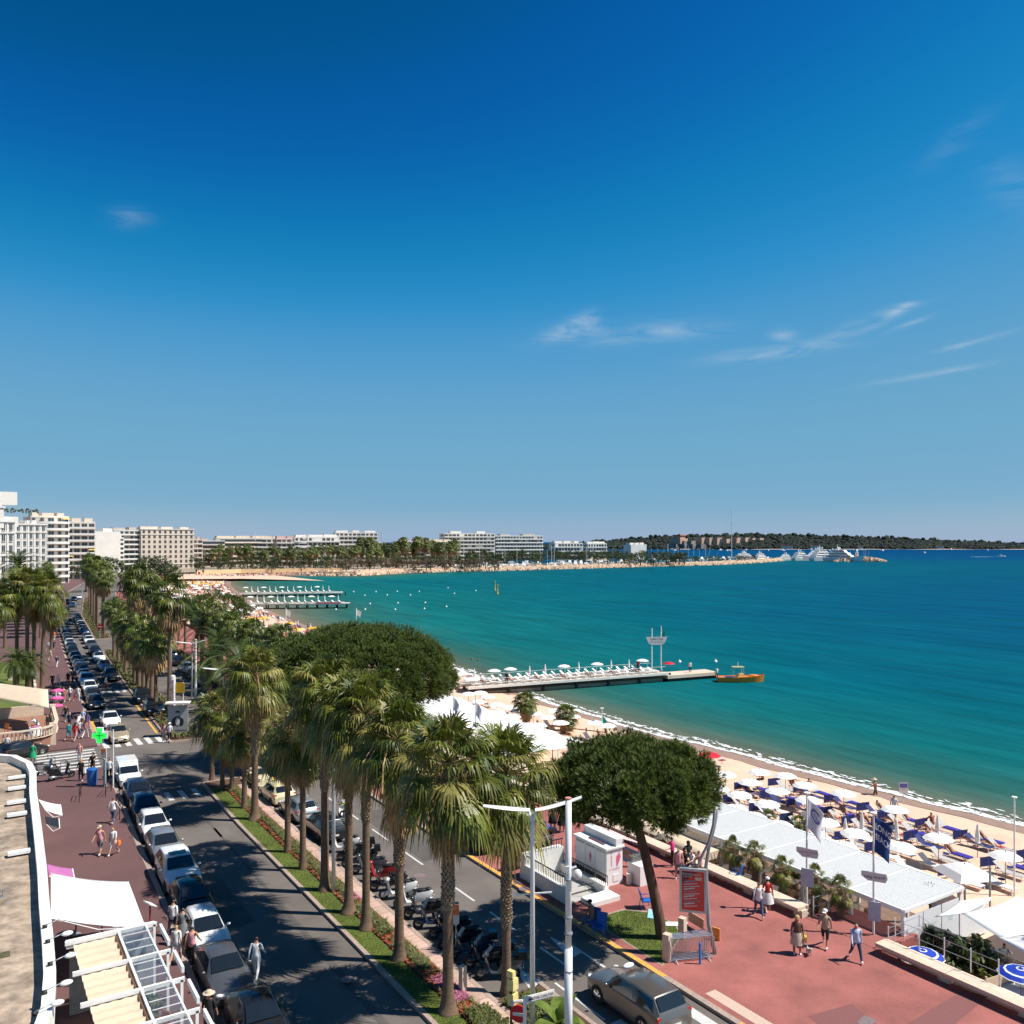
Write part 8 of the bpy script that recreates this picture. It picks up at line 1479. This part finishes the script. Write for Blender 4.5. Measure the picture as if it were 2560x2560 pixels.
# ------------------------------------------------------------------ islands
isl = mat('island_wood', (.014, .024, .02), .9, var=.35, scale=.02, col2=(.03, .042, .028)); PR = [(1360, 1362), (1450, 1358), (1560, 1347), (1640, 1342), (1700, 1340), (1800, 1336), (1880, 1334), (1950, 1336), (2000, 1337), (2060, 1340), (2120, 1341), (2200, 1345), (2290, 1347), (2380, 1352), (2480, 1356), (2560, 1361), (2680, 1364), (2800, 1366)]
rr = random.Random(41); mb = MB(); DI = 2320.; rows = []
for px in range(1340, 2860, 8):
    zt_ = HC - (interp(PR, px) - YH) * DI / F; a, b, c = D(px, 1373, DI), D(px, 1373, DI + 90), D(px, 1373, DI + 500); rows.append([(a[0], a[1], -3), (a[0], a[1], -1.2), ((a[0] + b[0]) / 2, (a[1] + b[1]) / 2, zt_ * .35), (b[0], b[1], zt_ - 3.5), (c[0], c[1], zt_ - 3)])
mb.grid(rows); mb.obj('island', isl, smooth=True, kind='structure'); fw = MB(); blob = MB(); blob.ell((0, 0, 0), (1, 1, 1), 7, 4)
for i in range(4800):
    px = rr.uniform(1345, 2850); zt_ = HC - (interp(PR, px) - YH) * DI / F; u = rr.random(); d = DI + 4 + 96 * u; x, y, _ = D(px, 1373, d); z = interp([(0, -1), (45, zt_ * .35), (90, zt_ - 3.5), (500, zt_ - 3)], d - DI) + (rr.random() ** 6 * 7 if u > .8 else 1); s = rr.uniform(3.5, 8)
    b_ = MB(); b_.v = [(p[0] * s * rr.uniform(.8, 1.2), p[1] * s * rr.uniform(.8, 1.2), p[2] * s * .7 * rr.uniform(.75, 1.25)) for p in blob.v]; b_.f = blob.f; b_.m = blob.m; fw.join(b_, Matrix.Translation((x, y, z)))
fw.obj('island_forest', isl, kind='stuff')
ft = thing('island_fort', 'pink and ochre fort on the rocky cliff of the island', 'fort'); oc = mat('fort_ochre', (.5, .33, .22), .9, var=.15, scale=.05); cl_ = mat('cliff_rock', (.25, .22, .2), .9, var=.4, scale=.05)
def blk(px0, px1, y0, y1, m_, d=2300., name='rampart'): a, b = D(px0, y0, d), D(px1, y0, d); z0, z1 = D(px0, y1, d)[2], D(px0, y0, d)[2]; L = math.dist(a[:2], b[:2]); n = max(1, round(L / 22)); mb = MB(); [mb.box((a[0] + (b[0] - a[0]) * (k + .5) / n, a[1] + (b[1] - a[1]) * (k + .5) / n, (z0 + z1) / 2), (L / n * 1.05, L / n * 1.05, z1 - z0), -TH + .75) for k in range(n)]; mb.obj(name, m_, ft)
for q in ((1742, 1800, 1344, 1362), (1800, 1850, 1347, 1358), (1830, 1870, 1344, 1354), (1682, 1712, 1346, 1360)): blk(*q, oc)
blk(1688, 1708, 1339, 1348, mat('fort_pink', (.6, .3, .2), .9), 2295., 'keep'); blk(1686, 1710, 1337, 1339.5, roofr, 2295., 'keep_roof'); blk(1678, 1760, 1360, 1372, cl_, 2290., 'cliff'); blk(1700, 1735, 1352, 1364, cl_, 2292., 'cliff'); blk(1870, 1905, 1345, 1350, oc)
for i, (px, w_) in enumerate(((1968, 28), (2035, 20), (2150, 10), (2350, 16))): ft2 = thing('island_house', '%s low pale house on the island shore, from the fort' % nth(i), 'house', D(px, 1370, 2300)[:2] + (0,), -TH, 'houses on the island shore'); MB().box((0, 0, 3), (w_, 8, 6)).obj('wall', bw_['cream'], ft2); MB().sprism([(-w_ / 2 - .5, 6), (w_ / 2 + .5, 6), (w_ / 2 - 2, 8.5), (-w_ / 2 + 2, 8.5)], -4.5, 4.5).obj('roof', roofr, ft2)
bch_ = MB(); bch_.grid([[D(px, 1373, 2310)[:2] + (-2.9,), D(px, 1373, 2316)[:2] + (-1.9 + .5 * math.sin(px * .03),)] for px in range(1700, 2860, 20)]); bch_.obj('beach', cream, kind='structure')
for i in range(22): px = rr.choice((rr.uniform(1660, 1960), rr.uniform(1900, 2500))); x, y = D(px, 1372, rr.uniform(1900, 2250))[:2]; inst(MOT, 'motor_boat', '%s tiny white boat anchored off the island' % nth(i), 'motor boat', (x, y, SEA), rr.uniform(0, 6), 'boats off the island', rr.uniform(.9, 1.5))
for i, (px, py) in enumerate(((2312, 1383), (2505, 1392))):
    x, y = P(px, py, SEA); inst(MOT, 'motor_boat', ['white boat at anchor out on the bay', 'speeding motor boat with a white wake'][i], 'motor boat', (x, y, SEA - .1), (.3, -.6)[i])
x, y = P(2505, 1392, SEA); MB().add([(x, y, SEA + .04), (x - 40 * C_ - 2, y + 40 * S_ + 6, SEA + .04), (x - 42 * C_ + 2, y + 42 * S_ - 6, SEA + .04)], [(0, 1, 2)]).obj('wake', fo, kind='stuff')
# ------------------------------------------------------------------ jetties and boat
def jetty(o, ang, L, W, zt_, label, piles, m_, fill):
    t = thing('jetty', label, 'jetty', (o[0], o[1], 0), ang); n = int(L / 1.2); pm = MB().box((0, 0, 0), (1.17, W, .12)).mesh('deck_plank', mat('deck_pale', (.6, .5, .4), .8, var=.15, scale=2, rnd=.12))
    for i in range(n): put('deck_plank', pm, t, (L * (i + .5) / n, 0, zt_))
    for s in (-1, 1): MB().box((L / 2, s * (W / 2 + .06), zt_ - .1), (L, .16, .35)).obj('edge_beam', m_, t)
    for i in range(int(L / piles) + 1):
        for s in (-1, 1): MB().box((1 + i * piles, s * W * .4, zt_ - 1.3), (.35, .35, 2.4)).obj('pile', black, t)
    if fill: MB().box((L / 2, 0, zt_ - 1.1), (L * .96, W * .75, .5)).obj('concrete_sill', mat('wet_concrete', (.3, .24, .18), .8), t)
    return t
J = (60.2, 107.8); JA = math.atan2(-5.2, 33.2); t = jetty(J, JA, 33.5, 4.6, -1.12, 'near jetty with pale deck full of loungers and parasols', 5.5, offw, True); jp = lambda u, v: (J[0] + math.cos(JA) * u - math.sin(JA) * v, J[1] + math.sin(JA) * u + math.cos(JA) * v)
pst = MB().tube([(0, 0, 0), (0, 0, 1)], .025, 5).mesh('rail_post', white)
for s in (-1, 1):
    for i in range(18): put('rail_post', pst, t, (1 + i * 1.85, s * 2.2, -1.06))
    MB().tube([(0, s * 2.2, -.1), (33, s * 2.2, -.1)], .025, 5).obj('hand_rail', white, t)
MB().box((38, -.8, -1.75), (9.5, 3.4, .5)).obj('end_platform', cream, t); MB().box((38, -.8, -2.2), (9, 3., .5)).obj('platform_base', black, t)
for i in range(22):
    u = 1.5 + i * 1.42
    for s in (-1, 1): x, y = jp(u, s * 1.2); inst(LWS, 'sun_lounger', '%s white lounger on the near jetty, %s row' % (nth(i), 'front' if s < 0 else 'rear'), 'sun lounger', (x, y, -1.08), JA - .9 + rr.uniform(-.2, .2), 'loungers on the near jetty')
    if i % 2 == 0: x, y = jp(u + .5, .3 * (-1) ** (i // 2)); c_ = i % 6 == 0 or i % 8 == 0; inst(CLO if c_ else PKS, 'parasol', '%s parasol along the near jetty%s' % (nth(i // 2), ', closed' if c_ else ''), 'parasol', (x, y, -1.08), i, 'parasols on the near jetty', .95)
    if i % 3 == 1: x, y = jp(u, -1.2); person(0, 0, JA - .9, 'recline', 'sunbather on the %s front lounger of the near jetty' % nth(i), bot='black', shorts=True, sk=skint, bare=True, xy=(x, y), z=-1.1, group='sunbathers on the near jetty')
for i, (u, v, c) in enumerate(((6.2, -1.8, 'black'), (38.5, -1., 'white'), (30, 1., 'red'))): x, y = jp(u, v); person(0, 0, 1., 'stand', ['person in black standing at the jetty rail', 'man in white shirt on the jetty end platform', 'person in red at the end of the jetty deck'][i], c, 'black', xy=(x, y), z=-1.08 if i != 1 else -1.5)
x, y = jp(34.5, -1.); inst(PKR, 'parasol', 'red parasol at the end of the near jetty', 'parasol', (x, y, -1.5), 0, None, .9)
x, y = jp(33.2, .6); t = thing('jetty_sign', 'white boat-shaped sign on two tall white masts at the jetty', 'sign', (x, y, -1.1), -TH + .12)
for s in (-1, 1): MB().tube([(s * .75, 0, 0), (s * .75, 0, 6.9 + .15 * s)], .09, 8).obj('mast', white, t)
s_ = signboard(t, 1, 1, 4.75, pap, [(-1.75, .6), (-1.3, -.4), (-.8, -.65), (.8, -.65), (1.3, -.4), (1.75, .6)]); s_.rotation_euler = (0, 0, 0); text('CARLTON', .46, inkb, s_, (0, -.05, .25), FACE); text('INTER CONTINENTAL', .22, inkb, s_, (0, -.05, -.25), FACE)
mb = MB(); mb.grid([[(.85 + .5 * u, .1 * math.sin(4 * u), 6.6 - 1.5 * v - .5 * u) for u in (0, .5, 1)] for v in (0, .5, 1)]); mb.obj('flag', mat('flag_green', (.01, .3, .2)), t, True)
jetty((92.5, 346), math.atan2(-13, 35), 40, 5, -1.2, 'far dark jetty with white parasols in a row', 5, offw, True); jetty((76.8, 283), math.atan2(-13, 27), 34, 5, -.9, 'far jetty on black piles with a red banner', 3.2, gpole, False)
for q, (o, an, n) in enumerate((((92.5, 346), math.atan2(-13, 35), 15), ((76.8, 283), math.atan2(-13, 27), 14))):
    for i in range(n):
        u = 2 + 33. * i / n * (.92 if q else 1.05); x, y = o[0] + math.cos(an) * u, o[1] + math.sin(an) * u; inst(CLO if i % 3 else PKS, 'parasol', '%s parasol on the far jetty %s' % (nth(i), 'with the red banner' if q else 'without banner'), 'parasol', (x, y, -1.1 + .3 * q), 0, 'parasols on the far jetties', 1.15); inst(LWS, 'sun_lounger', '%s lounger on the far jetty %s' % (nth(i), 'with the red banner' if q else 'without banner'), 'sun lounger', (x + .4, y - 1.4, -1.1 + .3 * q), -1., 'loungers on the far jetties', 1.2)
x, y = 76.8 + .9 * 26, 283 - .43 * 26; t = thing('banner', 'red banner along the edge of the piled jetty', 'banner', (x, y - 2.9, -.8), math.atan2(-13, 27)); MB().box((0, 0, 0), (8, .06, .7)).obj('cloth', mat('banner_crimson', (.6, .03, .1), .7), t)
x, y = P(1848, 1704, SEA); t = thing('motor_boat', 'bright orange open motor boat moored at the near jetty', 'motor boat', (x, y, SEA), math.atan2(-4, 6.2)); om = mat('boat_orange', (.75, .22, .015), .35, var=.05, coat=.5); h = MB(); rows = []
for (a, w_, z) in ((-3.6, 1.0, .8), (-1, 1.15, .8), (1.6, 1.0, .9), (3.2, .5, 1.05), (3.9, .03, 1.15)): rows.append([(a, -w_, z), (a * .95, -w_ * .7, -.2), (a * .95, w_ * .7, -.2), (a, w_, z)])
h.grid(rows); h.add(rows[0], [(0, 1, 2, 3)]); h.obj('hull', om, t, 30); MB().add([(r[0][0], r[0][1], r[0][2] - .1) for r in rows] + [(r[3][0], r[3][1], r[3][2] - .1) for r in reversed(rows)], [tuple(range(10))]).obj('deck', om, t); MB().box((.2, 0, 1.), (1.2, .9, .6), 0, .7).obj('console', PYL, t); MB().box((-.2, 0, 2.3), (1.8, 1.4, .08)).obj('canopy', PYL, t); MB().ell((2.2, 0, .95), (.9, .5, .2)).obj('bow_cushion', om, t, True)
for i in (-1, 1):
    for a in (-.9, .5): MB().beam((a * 1.3, i * .65, .8), (a, i * .65, 2.3), .05).obj('canopy_post', white, t)
MB().tube([(-.2, 0, 2.3), (-.2, 0, 3.1)], .04, 5).obj('light_mast', white, t); x, y = P(1792, 1700, -1.9); person(0, 0, 1., 'stand', 'man in white top beside the orange boat', 'white', 'navy', xy=(x, y), z=-1.75, sc=1.05)
bu = mat('buoy_yellow', (.8, .5, .03), .5); bum = MB().lathe([(.3, -.3), (.55, 0), (.4, .4), (.1, .6), (.04, 1.)], 8).mesh('buoy', white, 40); bym = MB().lathe([(.3, -.3), (.3, .3), (.14, .6), (.14, 2.8), (.26, 3.), (.2, 3.3)], 8).mesh('buoy', bu, 40)
for i, (px, py) in enumerate(((940, 1480), (993, 1479), (1048, 1479), (912, 1489), (968, 1488), (1026, 1488), (925, 1510), (995, 1508), (1063, 1507), (913, 1524), (988, 1524), (1061, 1522), (1116, 1517), (840, 1524), (1136, 1484), (1120, 1470), (1190, 1477), (884, 1480), (1003, 1593), (1054, 1590), (1789, 1654), (1699, 1655))): x, y = P(px, py, SEA); tag(put('buoy', bum, None, (x, y, SEA), 0, .6), '%s white mooring buoy, counted outward from the far jetties' % nth(i), 'buoy', 'white buoys in the bay')
for i, (px, py) in enumerate(((1238, 1476), (1244, 1485))): x, y = P(px, py, SEA); tag(put('buoy', bym, None, (x, y, SEA), 0, 1.25), ['yellow spar buoy out on the bay, farther of two', 'yellow spar buoy out on the bay, nearer of two'][i], 'buoy', 'yellow spar buoys')
for i, (px, py) in enumerate(((1195, 1652), (1050, 1568), (1060, 1590), (1180, 1650))): x, y = P(px, py, SEA); person(0, 0, i, 'stand', '%s swimmer in the water off the beach' % nth(i), sk=skint, bare=True, xy=(x, y), z=SEA - 1.25, group='swimmers')
# ------------------------------------------------------------------ far beach parasols, restaurants, crowd
n = 0
for i, y in enumerate(sorted(rr.uniform(150, 430) for _ in range(110))):
    x = rr.uniform(wl(y) + 6, shx(y) - 5); yel = 172 < y < 225 or (400 < y < 430); inst(PKY if yel else PKS, 'parasol', '%s parasol of the far beach counted away from the near jetty, %s' % (nth(i), 'yellow' if yel else 'white'), 'parasol', (x, y, beach_z(x, y)), i, 'parasols of the far beach', 1.1)
cm = [MB() for _ in range(4)]
for i in range(1500):
    y = rr.uniform(125, 545); x = rr.uniform(wl(y) + 4, shx(y) - 2) if y < 470 else rr.uniform(110, 190)
    if y >= 470:
        y = rr.uniform(522, 548)
        z = -1.55
    else: z = beach_z(x, y)
    k = rr.randrange(4); b = cm[k]; an = rr.uniform(-.3, .3) - 1.57
    if rr.random() < .75: b.box((x, y, z + .3), (1.8, .5, .16), an); b.box((x, y + .7, z + .5), (.6, .5, .1), an, 1, .6)
    else: b.box((x, y, z + .6), (.35, .4, 1.2), an, .7); b.ell((x, y, z + 1.4), (.13, .13, .16), 6, 4)
for k, m_ in enumerate((wsl, skint, CL['navy'], mat('crowd_red', (.5, .12, .08), .8))): cm[k].obj('beach_crowd', m_, kind='stuff')
for i in range(12):
    y0 = 100 + 26 * i; L = rr.uniform(14, 22); x0 = wl(y0) + 1.5; t = thing('beach_restaurant', '%s low white beach restaurant along the promenade, from the marquee' % nth(i), 'restaurant', (x0, y0, 0), -math.atan2(wl(y0 + L) - wl(y0), L), 'beach restaurants'); W = rr.uniform(6, 8.5)
    MB().box((W / 2, L / 2, 1.25), (W, L, .2)).obj('roof', canvas if i % 2 else bw_['cream'], t); MB().box((W / 2, L / 2, -.3), (W - 1, L - .6, 2.9)).obj('wall', bw_['cream'], t); MB().box((W - .4, L / 2, -.2), (.15, L * .8, 1.8)).obj('window_band', shade, t)
    for k in range(3): MB().box((W + .8, L * (k + .5) / 3, .75), (2.2, L / 3.6, .06), 0, 1, .25).obj('awning', (canvas, yaw, canvas)[(i + k) % 3], t)
for i, (px, py, c) in enumerate(((560, 1590, 'green'), (606, 1560, 'green'), (715, 1590, 'white'), (891, 1590, 'white'), (488, 1450, 'navy'), (495, 1458, 'red'), (505, 1452, 'navy'))): x, y = P(px, py, -1.8); t = thing('flag_pole', ['green flag on a pole by the round pine', 'green flag on a pole at the far jetty root', 'plain white pole above the yellow parasols', 'plain white pole beyond the broad pine', 'dark flag above the far beach, first of three', 'red flag above the far beach, second of three', 'dark flag above the far beach, third of three'][i], 'flag pole', (x, y, -2), -TH); MB().tube([(0, 0, 0), (0, 0, 6.5)], .07, 5).obj('pole', white, t); MB().add([(.05, 0, 6.2), (1.1, .1, 5.7), (.9, .1, 4.4), (.05, 0, 4.9)], [(0, 1, 2, 3)]).obj('flag', CL[c] if i not in (2, 3) else offw, t)
